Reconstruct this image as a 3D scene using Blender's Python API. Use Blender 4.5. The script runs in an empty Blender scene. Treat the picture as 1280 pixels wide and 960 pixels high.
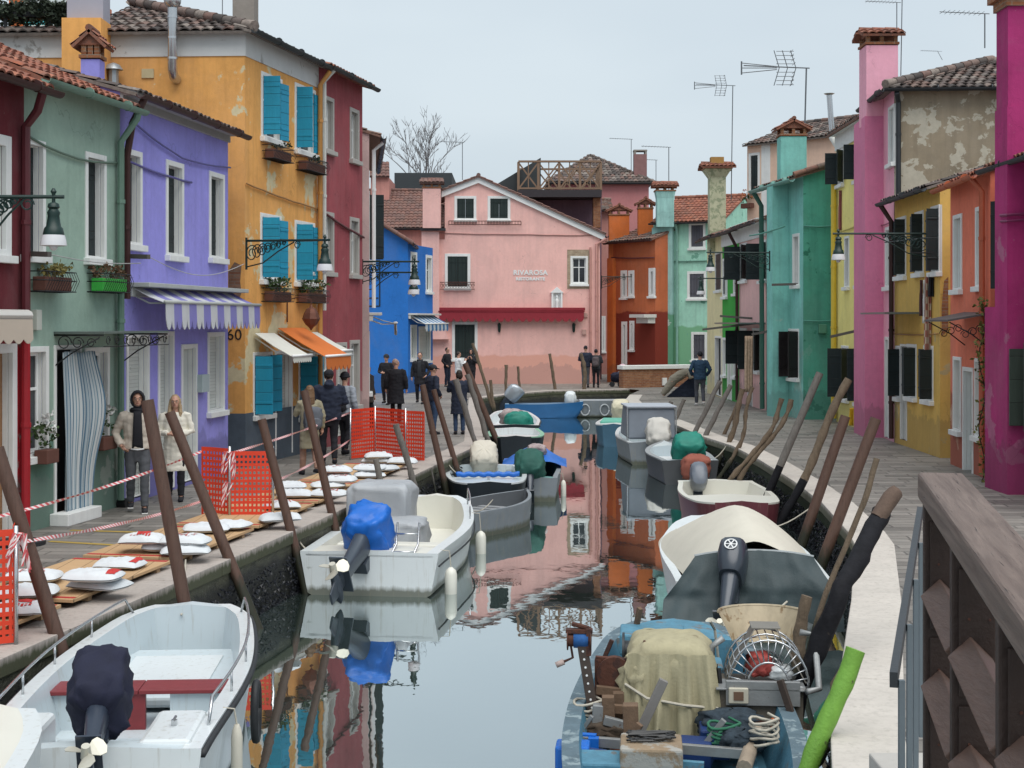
import bpy, math, random
from mathutils import Vector, Matrix, noise as mnoise
R=math.radians; PI=math.pi
rnd=random.Random(7)
SC=bpy.context.scene; COL=SC.collection
F=1850.; HX=640.; HY=402.; CH=2.85; WZ=-0.85
def G(px,py,z=0.):
    s=(py-HY)/(CH-z); return Vector(((px-HX)/s, F/s, z))
def V(px,py,Y): return Vector(((px-HX)*Y/F, Y, CH-(py-HY)*Y/F))
def V2(v): return Vector((v[0],v[1]))
# ---------------------------------------------------------------- materials
MATS={}
class NT:
    def __init__(s,name):
        s.m=bpy.data.materials.new(name); s.m.use_nodes=True; s.t=s.m.node_tree
        s.b=s.t.nodes['Principled BSDF']; s.out=s.t.nodes['Material Output']
    def n(s,ty,**kw):
        x=s.t.nodes.new(ty)
        for k,v in kw.items():
            if k in x.inputs: x.inputs[k].default_value=v
            else: setattr(x,k,v)
        return x
    def l(s,a,b): s.t.links.new(a,b)
    def obj(s,scale=(1,1,1)):
        tc=s.n('ShaderNodeTexCoord'); mp=s.n('ShaderNodeMapping'); mp.inputs['Scale'].default_value=scale
        s.l(tc.outputs['Object'],mp.inputs['Vector']); return mp.outputs['Vector']
    def noise(s,vec,scale=5,detail=5,rough=.6,dist=0):
        x=s.n('ShaderNodeTexNoise',Scale=scale,Detail=detail,Roughness=rough,Distortion=dist); s.l(vec,x.inputs['Vector']); return x.outputs['Fac']
    def ramp(s,fac,stops,interp='LINEAR'):
        x=s.n('ShaderNodeValToRGB'); cr=x.color_ramp; cr.interpolation=interp
        while len(cr.elements)<len(stops): cr.elements.new(.5)
        for e,(p,c) in zip(cr.elements,stops):
            e.position=p; e.color=(c[0],c[1],c[2],1) if not isinstance(c,(int,float)) else (c,c,c,1)
        s.l(fac,x.inputs['Fac']); return x.outputs['Color']
    def mix(s,fac,a,b,mode='MIX'):
        x=s.n('ShaderNodeMix',data_type='RGBA',blend_type=mode)
        for inp,v in ((x.inputs[0],fac),(x.inputs[6],a),(x.inputs[7],b)):
            if isinstance(v,(int,float)): inp.default_value=v
            elif isinstance(v,(tuple,list)): inp.default_value=(v[0],v[1],v[2],1)
            else: s.l(v,inp)
        return x.outputs[2]
    def math(s,op,a,b=0.):
        x=s.n('ShaderNodeMath',operation=op)
        for i,v in ((0,a),(1,b)):
            if isinstance(v,(int,float)): x.inputs[i].default_value=v
            else: s.l(v,x.inputs[i])
        return x.outputs[0]
    def bump(s,h,strength=.3,dist=.01):
        x=s.n('ShaderNodeBump',Strength=strength,Distance=dist); s.l(h,x.inputs['Height']); s.l(x.outputs['Normal'],s.b.inputs['Normal'])
    def sepz(s,vec):
        x=s.n('ShaderNodeSeparateXYZ'); s.l(vec,x.inputs[0]); return x.outputs
    def done(s,col=None,rough=.7,metal=0.,spec=.4):
        if col is not None:
            if isinstance(col,(tuple,list)): s.b.inputs['Base Color'].default_value=(col[0],col[1],col[2],1)
            else: s.l(col,s.b.inputs['Base Color'])
        if isinstance(rough,(int,float)): s.b.inputs['Roughness'].default_value=rough
        else: s.l(rough,s.b.inputs['Roughness'])
        s.b.inputs['Metallic'].default_value=metal; s.b.inputs['Specular IOR Level'].default_value=spec
        return s.m
def sc(c,k): return tuple(min(1,x*k) for x in c)
def srgb(r,g,b):
    f=lambda u:(u/255/12.92 if u/255<=.04045 else ((u/255+.055)/1.055)**2.4)
    return (f(r),f(g),f(b))
def P(name,col,rough=.6,metal=0.,var=.12,scale=6,bump=.15,streak=0,dirt=None,spec=.4,bs=40,wl=None,tide=None):
    if name in MATS: return MATS[name]
    t=NT(name); v=t.obj(); n=t.noise(v,scale,5)
    c=t.mix(n,sc(col,1-var*1.6),sc(col,1+var))
    if streak:
        n2=t.noise(t.obj((7,7,.5)),2.2,4); c=t.mix(t.ramp(n2,[(.45,0),(.75,streak)]),c,sc(col,.55))
    if dirt:
        dc,th,ds=dirt; n3=t.noise(v,ds,7,.65,.4); c=t.mix(t.ramp(n3,[(th,0),(th+.06,1)]),c,dc)
    if tide: z_=t.math('ADD',t.sepz(v)[2],t.math('MULTIPLY',t.noise(t.obj((9,9,2)),2.5,6,.7),-.35)); c=t.mix(t.ramp(z_,[(tide-.16,.95),(tide-.08,.6),(tide,0)]),c,(.020,.024,.014)); c=t.mix(t.ramp(t.noise(t.obj((14,14,1.2)),3,6,.7),[(.52,0),(.66,.55)]),c,sc(col,.4))
    if wl: z_=t.math('ADD',t.sepz(v)[2],t.math('MULTIPLY',t.noise(t.obj((5,5,1)),2,5),-.14)); c=t.mix(t.ramp(z_,[(.0,.85),(.07,0)]),c,(.07,.075,.045)); c=t.mix(t.ramp(t.noise(t.obj((9,9,.8)),2.2,5),[(.56,0),(.7,.35)]),c,(.28,.25,.18))
    if bump: t.bump(t.noise(v,bs,4),bump,.01)
    MATS[name]=t.done(c,rough,metal,spec); return MATS[name]
def stucco(name,col,old=None,amt=.0,low=None,lowz=0,streak=.25,var=.10,patch2=None,band=None,os_=.8):
    """painted plaster: slow tone drift, rain streaks, peeled patches, a repainted lower band"""
    if name in MATS: return MATS[name]
    col=sc(col,1.22); t=NT(name); v=t.obj(); n=t.noise(v,.9,6,.6)
    c=t.mix(t.ramp(n,[(.3,0),(.7,1)]),sc(col,1-var*2),sc(col,1+var*1.2))
    nf=t.noise(v,9,5,.7); c=t.mix(t.ramp(nf,[(.35,.0),(.75,.3)]),c,sc(col,1.35)); nd=t.noise(t.obj((1,1,.6)),.55,7,.7,.5); c=t.mix(t.ramp(nd,[(.48,0),(.62,.30)]),c,tuple(q*.55+.10 for q in col))
    if streak:
        n2=t.noise(t.obj((3.5,3.5,.28)),1.6,6,.65); c=t.mix(t.ramp(n2,[(.46,0),(.70,min(.8,streak*1.35))]),c,sc(col,.62))
    xyz=t.sepz(v)
    if low:
        h=t.math('ADD',xyz[2],t.math('MULTIPLY',t.math('SUBTRACT',t.noise(v,1.6,6),.5),.45))
        c=t.mix(t.ramp(t.math('DIVIDE',h,8.),[(max(0,lowz/8-.004),1),(lowz/8+.004,0)]),c,low)
    if old:
        n3=t.noise(v,os_,9,.62,.25); k=t.math('ADD',n3,t.math('MULTIPLY',xyz[2],-.016))
        m=t.ramp(k,[(.60-amt,0),(.615-amt,1)]); n4=t.noise(v,7,5)
        c=t.mix(m,c,t.mix(n4,sc(old,.72),sc(old,1.2)))
    if patch2:
        n5=t.noise(v,1.5,8,.65,.3); c=t.mix(t.ramp(n5,[(.61,0),(.63,1)]),c,patch2)
    hd=t.math('ADD',xyz[2],t.math('MULTIPLY',t.noise(t.obj((1,1,.5)),1.3,8,.7),-1.5)); c=t.mix(t.ramp(hd,[(.0,.5),(.06,0)]),c,tuple(q*.45+.035 for q in col))
    ch=t.noise(v,11,7,.75,.2); c=t.mix(t.math('MULTIPLY',t.ramp(ch,[(.655,0),(.67,.6)]),t.ramp(t.noise(v,.7,3),[(.42,0),(.58,1)])),c,tuple(min(1,q*.5+.22) for q in col))
    # hairline cracks
    vo=t.n('ShaderNodeTexVoronoi',feature='DISTANCE_TO_EDGE',Scale=.7); w=t.n('ShaderNodeVectorMath',operation='ADD')
    nn=t.n('ShaderNodeTexNoise',Scale=1.7,Detail=5); t.l(v,nn.inputs['Vector']); t.l(v,w.inputs[0]); t.l(nn.outputs['Color'],w.inputs[1]); t.l(w.outputs[0],vo.inputs['Vector'])
    ck=t.ramp(vo.outputs['Distance'],[(.0,.45),(.006,0)]); c=t.mix(t.math('MULTIPLY',ck,t.ramp(t.noise(v,.6,3),[(.5,0),(.6,1)])),c,sc(col,.35))
    b=t.math('ADD',t.noise(v,2.5,8,.7),t.math('MULTIPLY',t.noise(v,60,4),.25)); t.bump(b,.35,.03)
    MATS[name]=t.done(c,.88,0,.2); return MATS[name]
def planks(name,col,axis=0,w=.12,gap=.08,rough=.65,var=.2,grain=(1,1,14)):
    """boards: narrow dark joints every w metres along one object axis, grain between"""
    if name in MATS: return MATS[name]
    t=NT(name); v=t.obj(); xyz=t.sepz(v); a=xyz[axis]
    f=t.math('FRACT',t.math('DIVIDE',a,w)); m=t.ramp(f,[(0,1),(gap,0),(1-gap,0),(1,1)])
    g=t.noise(t.obj(grain),3,6,.6); wn=t.n('ShaderNodeTexWhiteNoise',noise_dimensions='1D'); t.l(t.math('FLOOR',t.math('DIVIDE',a,w)),wn.inputs['W'])
    c=t.mix(g,sc(col,1-var*1.5),sc(col,1+var)); c=t.mix(t.math('MULTIPLY',wn.outputs['Value'],.35),c,sc(col,.6)); c=t.mix(m,c,sc(col,.25))
    t.bump(t.math('SUBTRACT',g,t.math('MULTIPLY',m,2.)),.5,.01)
    MATS[name]=t.done(c,rough,0,.3); return MATS[name]
def tilemat(name,cols):
    if name in MATS: return MATS[name]
    t=NT(name); uv=t.n('ShaderNodeUVMap'); fl=t.n('ShaderNodeVectorMath',operation='FLOOR'); t.l(uv.outputs[0],fl.inputs[0])
    wn=t.n('ShaderNodeTexWhiteNoise',noise_dimensions='2D'); t.l(fl.outputs[0],wn.inputs['Vector'])
    c=t.ramp(wn.outputs['Value'],[(i/(len(cols)-1),q) for i,q in enumerate(cols)])
    v=t.obj(); n=t.noise(v,14,6,.7); c=t.mix(t.ramp(n,[(.4,0),(.7,.75)]),c,(.10,.085,.075))
    n2=t.noise(v,1.2,4); c=t.mix(t.ramp(n2,[(.5,0),(.8,.5)]),c,(.09,.08,.07)); t.bump(n,.4,.02)
    MATS[name]=t.done(c,.9,0,.2); return MATS[name]
def brickmat(name,c1,c2,mortar,w=.24,h=.07,slime=None,rot=None,m=.1):
    if name in MATS: return MATS[name]
    t=NT(name); tc=t.n('ShaderNodeTexCoord'); sx=t.n('ShaderNodeSeparateXYZ'); t.l(tc.outputs['Object'],sx.inputs[0])
    cb=t.n('ShaderNodeCombineXYZ'); t.l(t.math('ADD',sx.outputs[0],sx.outputs[1]),cb.inputs[0]); t.l(sx.outputs[2],cb.inputs[1])
    br=t.n('ShaderNodeTexBrick',Scale=1.0); br.inputs['Brick Width'].default_value=w; br.inputs['Row Height'].default_value=h
    br.inputs['Mortar Size'].default_value=h*m; br.inputs['Color1'].default_value=(*c1,1); br.inputs['Color2'].default_value=(*c2,1); br.inputs['Mortar'].default_value=(*mortar,1)
    t.l(cb.outputs[0],br.inputs['Vector']); v=tc.outputs['Object']; n=t.noise(v,6,6,.7)
    c=t.mix(t.ramp(n,[(.35,0),(.8,.7)]),br.outputs['Color'],sc(c1,.45))
    if slime:
        n2=t.noise(v,3,6); z=t.math('ADD',sx.outputs[2],t.math('MULTIPLY',n2,.5)); c=t.mix(t.ramp(z,[(.15,1),(.45,0)]),c,slime)
    t.bump(t.math('SUBTRACT',t.noise(v,30,4),br.outputs['Fac']),.5,.02)
    MATS[name]=t.done(c,.85,0,.3); return MATS[name]
# ---------------------------------------------------------------- mesh builder
class MB:
    def __init__(s): s.v=[]; s.f=[]; s.uv=[]; s.mi=[]; s.cur=0; s.hasuv=False
    def add(s,vs,fs,uvs=None):
        o=len(s.v); s.v+= [tuple(x) for x in vs]
        for i,f in enumerate(fs):
            s.f.append(tuple(o+j for j in f)); s.mi.append(s.cur)
            s.uv.append(uvs[i] if uvs else None)
        if uvs: s.hasuv=True
        return s
    def pbox(s,o,a,b,c):
        o=Vector(o);a=Vector(a);b=Vector(b);c=Vector(c)
        vs=[o,o+a,o+a+b,o+b,o+c,o+a+c,o+a+b+c,o+b+c]
        fs=[(0,3,2,1),(4,5,6,7),(0,1,5,4),(1,2,6,5),(2,3,7,6),(3,0,4,7)]
        if a.cross(b).dot(c)<0: fs=[f[::-1] for f in fs]
        return s.add(vs,fs)
    def box(s,x0,x1,y0,y1,z0,z1): return s.pbox((x0,y0,z0),(x1-x0,0,0),(0,y1-y0,0),(0,0,z1-z0))
    def beam(s,p,q,w,h,up=(0,0,1)):
        p=Vector(p);q=Vector(q);d=(q-p).normalized(); sd=d.cross(Vector(up))
        if sd.length<1e-4: sd=d.cross(Vector((0,1,0)))
        sd.normalize(); u=sd.cross(d).normalized()
        return s.pbox(p-sd*w/2-u*h/2,q-p,sd*w,u*h)
    def tube(s,pts,r,n=8,cap=True,squash=1.,twist=0):
        pts=[Vector(p) for p in pts]; rs=r if isinstance(r,(list,tuple)) else [r]*len(pts)
        vs=[];fs=[]; prev=None
        for i,p in enumerate(pts):
            d=(pts[min(i+1,len(pts)-1)]-pts[max(i-1,0)])
            if d.length<1e-9: d=Vector((0,0,1))
            d.normalize()
            if prev is None:
                a=d.cross(Vector((0,0,1)));
                if a.length<1e-2: a=d.cross(Vector((0,1,0)))
            else: a=prev-d*prev.dot(d)
            a.normalize(); prev=a; b=d.cross(a)
            for k in range(n):
                t=2*PI*k/n; vs.append(p+a*math.cos(t)*rs[i]+b*math.sin(t)*rs[i]*squash)
        m=len(pts)
        for i in range(m-1):
            for k in range(n):
                k2=(k+1)%n; fs.append((i*n+k,i*n+k2,(i+1)*n+k2,(i+1)*n+k))
        if cap: fs.append(tuple(range(n))[::-1]); fs.append(tuple((m-1)*n+k for k in range(n)))
        return s.add(vs,fs)
    def loft(s,rings,cap=True,closed=True):
        n=len(rings[0]); vs=[p for r in rings for p in r]; fs=[]
        for i in range(len(rings)-1):
            for k in range(n if closed else n-1):
                k2=(k+1)%n; fs.append((i*n+k,i*n+k2,(i+1)*n+k2,(i+1)*n+k))
        if cap: fs.append(tuple(range(n))[::-1]); fs.append(tuple((len(rings)-1)*n+k for k in range(n)))
        return s.add(vs,fs)
    def grid(s,rows,uvs=False):
        return s.loft(rows,cap=False,closed=False)
    def sph(s,c,rx,ry=None,rz=None,n=10,m=7,rot=None):
        ry=rx if ry is None else ry; rz=rx if rz is None else rz; c=Vector(c)
        rings=[]
        for i in range(m+1):
            ph=-PI/2+PI*i/m; ph=max(-PI/2+.02,min(PI/2-.02,ph))
            ring=[]
            for k in range(n):
                t=2*PI*k/n; p=Vector((rx*math.cos(ph)*math.cos(t),ry*math.cos(ph)*math.sin(t),rz*math.sin(ph)))
                if rot: p=rot@p
                ring.append(c+p)
            rings.append(ring)
        return s.loft(rings)
    def prism(s,poly,ext):
        """poly: list of 3D points (planar), ext: extrusion vector"""
        poly=[Vector(p) for p in poly]; n=len(poly); e=Vector(ext); vs=poly+[p+e for p in poly]
        nrm=Vector((0,0,0))
        for i in range(n): nrm+=poly[i].cross(poly[(i+1)%n])
        fs=[tuple(range(n))[::-1],tuple(range(n,2*n))]+[(i,(i+1)%n,n+(i+1)%n,n+i) for i in range(n)]
        if nrm.dot(e)<0: fs=[f[::-1] for f in fs]
        return s.add(vs,fs)
    def xform(s,M,start=0):
        s.v[start:]=[tuple(M@Vector(p)) for p in s.v[start:]]; return s
    def build(s,name,mats,parent=None,loc=None,smooth=False,bevel=0,auto=None,label=None,kind=None):
        me=bpy.data.meshes.new(name)
        off=Vector((0,0,0))
        q=parent
        while q is not None:
            if q.get('_w') is not None: off=Vector(q['_w'])
            q=q.parent
        if loc is not None: off=Vector(loc)
        me.from_pydata([tuple(Vector(p)-off) for p in s.v],[],s.f)
        if s.hasuv:
            uvl=me.uv_layers.new(name='UVMap'); k=0
            for f,u in zip(s.f,s.uv):
                for j in range(len(f)):
                    uvl.data[k].uv=u[j] if u else (0,0); k+=1
        if not isinstance(mats,(list,tuple)): mats=[mats]
        for m in mats: me.materials.append(m)
        if len(mats)>1: me.polygons.foreach_set('material_index',s.mi)
        if smooth:
            me.polygons.foreach_set('use_smooth',[True]*len(me.polygons))
            if auto is not None:
                try: me.set_sharp_from_angle(angle=R(auto))
                except Exception: pass
        me.update()
        o=bpy.data.objects.new(name,me); COL.objects.link(o)
        if parent is not None:
            o.parent=parent
        elif loc is not None: o.location=loc
        if bevel:
            b=o.modifiers.new('Bevel','BEVEL'); b.width=bevel; b.segments=2; b.limit_method='ANGLE'
        if label: o['label']=label
        if kind: o['kind']=kind
        return o
def root(name,loc,label,cat,group=None,rot=0,world=True):
    o=bpy.data.objects.new(name,None); COL.objects.link(o); o.location=loc; o.rotation_euler=(0,0,rot); o.empty_display_size=.2
    o['label']=label; o['category']=cat
    if group: o['group']=group
    if world: o['_w']=tuple(loc)
    return o
def tag(o,label,cat,group=None,kind=None):
    o['label']=label; o['category']=cat
    if group: o['group']=group
    if kind: o['kind']=kind
    return o
def solo(mb,name,mats,loc,label,cat,group=None,kind=None,**kw):
    return tag(mb.build(name,mats,loc=loc,**kw),label,cat,group,kind)
def copytree(o,parent=None):
    c=o.copy(); COL.objects.link(c)
    if parent is not None: c.parent=parent
    for ch in [x for x in o.children]: copytree(ch,c)
    return c
# ---------------------------------------------------------------- palette
WHITE=P('white_stone',(.76,.77,.75),.75,0,.08,5,.2,.15)
WPAINT=P('white_paint',(.80,.81,.80),.5,0,.05,4,.05)
DSHUT=planks('dark_green_boards',(.018,.028,.030),2,.42,.02,.5,.15,(8,8,1))
BSHUT=planks('turquoise_boards',(.02,.30,.47),2,.24,.03,.5,.12,(8,8,1))
GSHUT=planks('faded_grey_boards',(.10,.10,.12),0,.12,.06,.7,.2,(8,8,1))
OSHUT=planks('olive_green_boards',(.055,.075,.06),2,.38,.02,.5,.2,(8,8,1))
GLASS=P('window_glass',(.02,.025,.03),.08,0,.05,2,0,spec=.6)
IRON=P('dark_green_iron',(.008,.028,.024),.45,0,.1,9,.1)
BLACKM=P('black_iron',(.012,.013,.015),.5,0,.1,9,.1)
GUTD=P('dark_gutter_metal',(.035,.04,.045),.5,.3,.15,6,.1)
GUTB=P('brown_gutter_metal',(.055,.022,.02),.5,.2,.15,6,.1)
STEEL=P('stainless_steel',(.55,.56,.57),.25,.9,.05,6,0)
LGLASS=P('frosted_lamp_glass',(.62,.62,.64),.25,0,.03,6,0)
TILE_OLD=tilemat('weathered_roof_tiles',[(.10,.075,.065),(.17,.10,.08),(.22,.11,.085),(.15,.13,.115),(.27,.13,.09),(.2,.17,.15)])
TILE_RED=tilemat('red_roof_tiles',[(.26,.085,.05),(.35,.12,.07),(.30,.11,.075),(.22,.09,.06),(.40,.16,.10)])
TILE_BRN=tilemat('brown_roof_tiles',[(.20,.10,.08),(.25,.125,.10),(.17,.09,.08),(.22,.13,.11)])
TILE_DK=tilemat('sooty_roof_tiles',[(.05,.045,.045),(.10,.08,.075),(.14,.11,.10),(.20,.12,.10),(.28,.24,.21),(.08,.07,.07)])
BRICK=brickmat('old_red_brick',(.28,.105,.05),(.40,.19,.09),(.32,.26,.20))

def smooth(t): t=max(0,min(1,t)); return t*t*(3-2*t)
def folds(p,amp,f=7.,seed=0):
    q=Vector(p)*f+Vector((seed*3.1,seed*1.7,seed)); return amp*(mnoise.noise(q)+.5*mnoise.noise(q*2.1)-.2*abs(mnoise.noise(q*.6)))
def blob(mb,c,rx,ry,rz,n=26,m=16,e=2.6,fold=.03,seed=0,M=None,vert=9,flat=None):
    """draped cloth over a bulky thing: superellipsoid with pleats running down and irregular creases"""
    c=Vector(c); rows=[]
    for i in range(m+1):
        ph=-PI/2+PI*i/m; cp=max(.02,math.cos(ph))**(2/e); sp=math.copysign(abs(math.sin(ph))**(2/e),math.sin(ph)); row=[]
        for k in range(n):
            t=2*PI*k/n; ct=math.copysign(abs(math.cos(t))**(2/e),math.cos(t)); st=math.copysign(abs(math.sin(t))**(2/e),math.sin(t))
            p=Vector((rx*cp*ct,ry*cp*st,rz*sp)); dn=Vector((ct,st,0)); low=(1-sp)/2
            rg=1-abs(mnoise.noise(Vector((ct*1.7+seed*2,st*1.7,sp*1.5+seed))))*4; k2=fold*(.55*max(0,rg)+math.sin(t*vert+seed+2*math.sin(ph*2+seed))*.45*low+1.1*mnoise.noise(Vector((ct*2.2+seed,st*2.2,sp*3.)))+.7*mnoise.noise(Vector((ct*5+seed,st*5,sp*6.))))
            p+=dn*k2+Vector((0,0,.5*fold*mnoise.noise(Vector((ct*3,st*3,seed+sp*2)))))
            if flat is not None and p.z<flat: p.z=flat-.02*(flat-p.z)
            if M: p=M@p
            row.append(c+p)
        rows.append(row)
    mb.loft(rows); return mb
# ---------------------------------------------------------------- people
def remeshed(mb,name,m,par,vox=.012,smooth_it=2,noise_=0.,nf=6.):
    me=bpy.data.meshes.new(name); me.from_pydata(mb.v,[],mb.f); me.update(); o=bpy.data.objects.new(name,me); COL.objects.link(o)
    md=o.modifiers.new('r','REMESH'); md.mode='VOXEL'; md.voxel_size=vox; md.use_smooth_shade=True
    if smooth_it: s_=o.modifiers.new('s','SMOOTH'); s_.iterations=smooth_it; s_.factor=.5
    dg=bpy.context.evaluated_depsgraph_get(); dg.update(); me2=bpy.data.meshes.new_from_object(o.evaluated_get(dg)); bpy.data.objects.remove(o); bpy.data.meshes.remove(me)
    me2.name=name; me2.materials.clear(); me2.materials.append(m)
    if noise_:
        N=len(me2.vertices); cs=[0.]*(3*N); ns=[0.]*(3*N); me2.vertices.foreach_get('co',cs); me2.vertices.foreach_get('normal',ns)
        for i in range(0,3*N,3):
            q=Vector(cs[i:i+3])*nf; n=(mnoise.noise(Vector((q.x*1.0,q.y*1.0,q.z*2.2)))+.6*mnoise.noise(q*2.3)-.9*max(0,.25-abs(mnoise.noise(Vector((q.x*.7,q.y*.7,q.z*1.3+4)))))*2)*noise_
            for k in (0,1,2): cs[i+k]+=ns[i+k]*n
        me2.vertices.foreach_set('co',cs)
    me2.polygons.foreach_set('use_smooth',[True]*len(me2.polygons)); me2.update()
    o=bpy.data.objects.new(name,me2); COL.objects.link(o); o.parent=par; return o
SKIN=P('skin',(.50,.28,.20),.55,0,.06,8,.03); HBR=P('dark_brown_hair',(.022,.014,.010),.6,0,.3,20,.5); HLB=P('light_brown_hair',(.16,.09,.045),.6,0,.3,20,.5); HBL=P('blonde_hair',(.36,.26,.15),.6,0,.3,20,.5); HGR=P('cropped_grey_hair',(.35,.24,.2),.7,0,.2,20,.3)
EYEW=P('eye_white',(.6,.58,.55),.3,0,0,8,0); EYED=P('eye_dark',(.02,.015,.012),.2,0,0,8,0); LIP=P('lips',(.36,.12,.10),.5,0,.05,8,0)
CBLK=P('black_cloth',(.015,.015,.02),.9); CNAV=P('navy_cloth',(.016,.022,.042),.9,0,.2,8,.2); JEAN=P('blue_denim',(.035,.065,.13),.9,0,.25,12,.2); CGREY=P('grey_trouser_cloth',(.085,.09,.10),.9,0,.15,9,.2)
def ell(c,rx,ry,n=14,rot=0): return [Vector((c[0]+rx*math.cos(2*PI*k/n),c[1]+ry*math.sin(2*PI*k/n),c[2])) for k in range(n)]
def hand(mb,w,dirv,side,curl=.5,s=1.):
    d=Vector(dirv).normalized(); sd_=Vector((side,0,0)); sd_=(sd_-d*sd_.dot(d)).normalized(); wd=d.cross(sd_).normalized()  # wd: across the palm
    pc=w+d*.045*s; st=len(mb.v); mb.tube([w,w+d*.03*s,w+d*.085*s],[.024*s,.034*s,.036*s],8,squash=.6)
    for k,(o_,L) in enumerate(((-.028,.062),(-.010,.072),(.009,.068),(.027,.055))):
        b0=w+d*.082*s+wd*o_*s; k1=b0+(d*math.cos(curl*.5)-sd_*math.sin(curl*.5))*L*.5*s; k2=k1+(d*math.cos(curl*1.3)-sd_*math.sin(curl*1.3))*L*.5*s; mb.tube([b0-d*.02,b0,k1,k2],[.009*s,.0095*s,.009*s,.007*s],6)
    t0=w+d*.025*s-wd*.028*s; t1=t0+(d*.6-wd*.7-sd_*.25).normalized()*.035*s; t2=t1+(d*.85-wd*.25-sd_*.35).normalized()*.03*s; mb.tube([t0+wd*.012,t0,t1,t2],[.012*s,.0125*s,.011*s,.008*s],6)
def person(px,py,h,face,label,top,tl=.86,bulk=1.,legs=None,hair=HBR,hairk='short',arms=('down','down'),stride=0.,hat=None,shoes=None,hood=None,collar=None,lean=0.,vox=.014,skirt=1.,open_=None,group='people along the canal',head_turn=0.,Y=None,z0=0.,under=None,bare=None,sole=None,nod=0.):
    base=G(px,py); k=h/1.75; rt=root('person',(base.x,base.y,0),label,'person',group,R(face),world=False); rt.scale=(k,k,k)
    legs=legs or CBLK; shoes=shoes or CBLK
    fy=stride*.26
    Hp={-1:Vector((-.095,0,.90)),1:Vector((.095,0,.90))}; An={}; Kn={}
    for sg in(-1,1):
        y=-fy*sg; a=Vector((sg*.10,y,.085+(.05 if y>0.05 else 0))); kn=Hp[sg].lerp(a,.49)+Vector((0,-.035-(.04 if y>.05 else 0),0)); An[sg]=a;Kn[sg]=kn
    def sh_(sg): return Vector((sg*.185*bulk**.5,lean*-.10,1.42))
    pose={'down':((.255,.035,1.14),(.262,-.035,.90),(0,-.15,-1)),'pocket':((.30,.06,1.15),(.215,-.10,.97),(-.6,-.4,-.6)),'phone':((.25,-.10,1.18),(.07,-.30,1.36),(-.2,-.2,1)),'front':((.26,-.02,1.15),(.08,-.24,1.12),(-1,-.3,.0)),'face':((.30,-.16,1.30),(.10,-.16,1.56),(-.3,-.2,1)),'chest':((.27,-.02,1.15),(.10,-.20,1.25),(-1,-.3,.3))}
    EL={};WR={};HD={}
    for sg,pz in zip((-1,1),arms):
        e,w_,d=pose[pz]; b_=1+(bulk-1)*.5; EL[sg]=Vector((sg*e[0]*b_,e[1]-lean*.07,e[2])); WR[sg]=Vector((sg*w_[0]*b_,w_[1]-lean*.06,w_[2])); HD[sg]=Vector((sg*d[0],d[1],d[2]))
    hc=Vector((0,-.015-lean*.14,1.635))
    Mh=Matrix.Translation(hc)@Matrix.Rotation(R(head_turn),4,'Z')@Matrix.Rotation(R(nod),4,'X')
    # ---- continuous body
    mb=MB()
    mb.loft([ell((0,0,.86),.13,.09),ell((0,0,.95),.145,.10),ell((0,-.01-lean*.03,1.1),.12,.09),ell((0,-.01-lean*.07,1.28),.15,.10),ell((0,-lean*.1,1.42),.16,.075),ell((0,-lean*.11,1.47),.06,.055),ell((0,-lean*.12,1.56),.052,.055)])
    for sg in(-1,1):
        mb.tube([Hp[sg]+Vector((0,0,.02)),Kn[sg],An[sg]],[.082,.052,.036],10); mb.tube([An[sg]+Vector((0,.03,-.03)),An[sg]+Vector((0,-.10,-.055)),An[sg]+Vector((0,-.16,-.06))],[.035,.032,.02],8)
        mb.tube([sh_(sg)+Vector((-sg*.03,0,0)),EL[sg],WR[sg]],[.046,.036,.024],9); hand(mb,WR[sg]-HD[sg].normalized()*.005,HD[sg],sg,1.0 if arms[0 if sg<0 else 1] in('phone','face','front','chest') else .5,1.0)
    st=len(mb.v)
    mb.sph((0,.012,.012),.076,.092,.105,16,12); mb.sph((0,-.022,-.045),.055,.06,.075,12,9); mb.tube([(0,-.078,.018),(0,-.098,-.018),(0,-.085,-.026)],[.009,.014,.010],7); mb.sph((0,-.066,.03),.05,.03,.018,10,6); mb.sph((0,-.074,-.088+.02),.022,.018,.014,8,6)
    for sg in(-1,1): mb.sph((sg*.078,.012,-.005),.012,.022,.032,8,6)
    mb.xform(Mh,st); body=remeshed(mb,'body',SKIN,rt,.0095 if vox<.013 else .0115,1)
    mb=MB()
    for sg in(-1,1): mb.sph((sg*.030,-.079,.012),.0115,.008,.007,8,5)
    mb.xform(Mh); mb.build('eyes',EYEW,rt,smooth=True)
    mb=MB()
    for sg in(-1,1): mb.sph((sg*.030,-.0865,.012),.0055,.003,.0055,8,5)
    for sg in(-1,1): mb.tube([(sg*.014,-.087,.031),(sg*.032,-.088,.036),(sg*.048,-.078,.030)],.0045,5)
    mb.xform(Mh); mb.build('brows_and_irises',EYED if hair!=HBL else HLB,rt,smooth=True)
    mb=MB(); mb.tube([(-.022,-.083,-.052),(0,-.091,-.050),(.022,-.083,-.052)],[.003,.0065,.003],6); mb.xform(Mh); mb.build('lips',LIP,rt,smooth=True)
    # ---- trousers
    mb=MB(); mb.loft([ell((0,.0,.74),.12,.09),ell((0,.0,.86),.165,.115),ell((0,.0,.95),.155,.11),ell((0,0,1.02),.14,.10)])
    for sg in(-1,1): mb.tube([Hp[sg]+Vector((0,0,.0)),Hp[sg].lerp(Kn[sg],.5),Kn[sg],Kn[sg].lerp(An[sg],.5)+Vector((0,.015,0)),An[sg]+Vector((0,.0,.01 if bare is None else .02))],[.098,.088,.068,.064,.055],12)
    if bare is None: remeshed(mb,'trousers',legs,rt,vox,2,.006,7)
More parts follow.
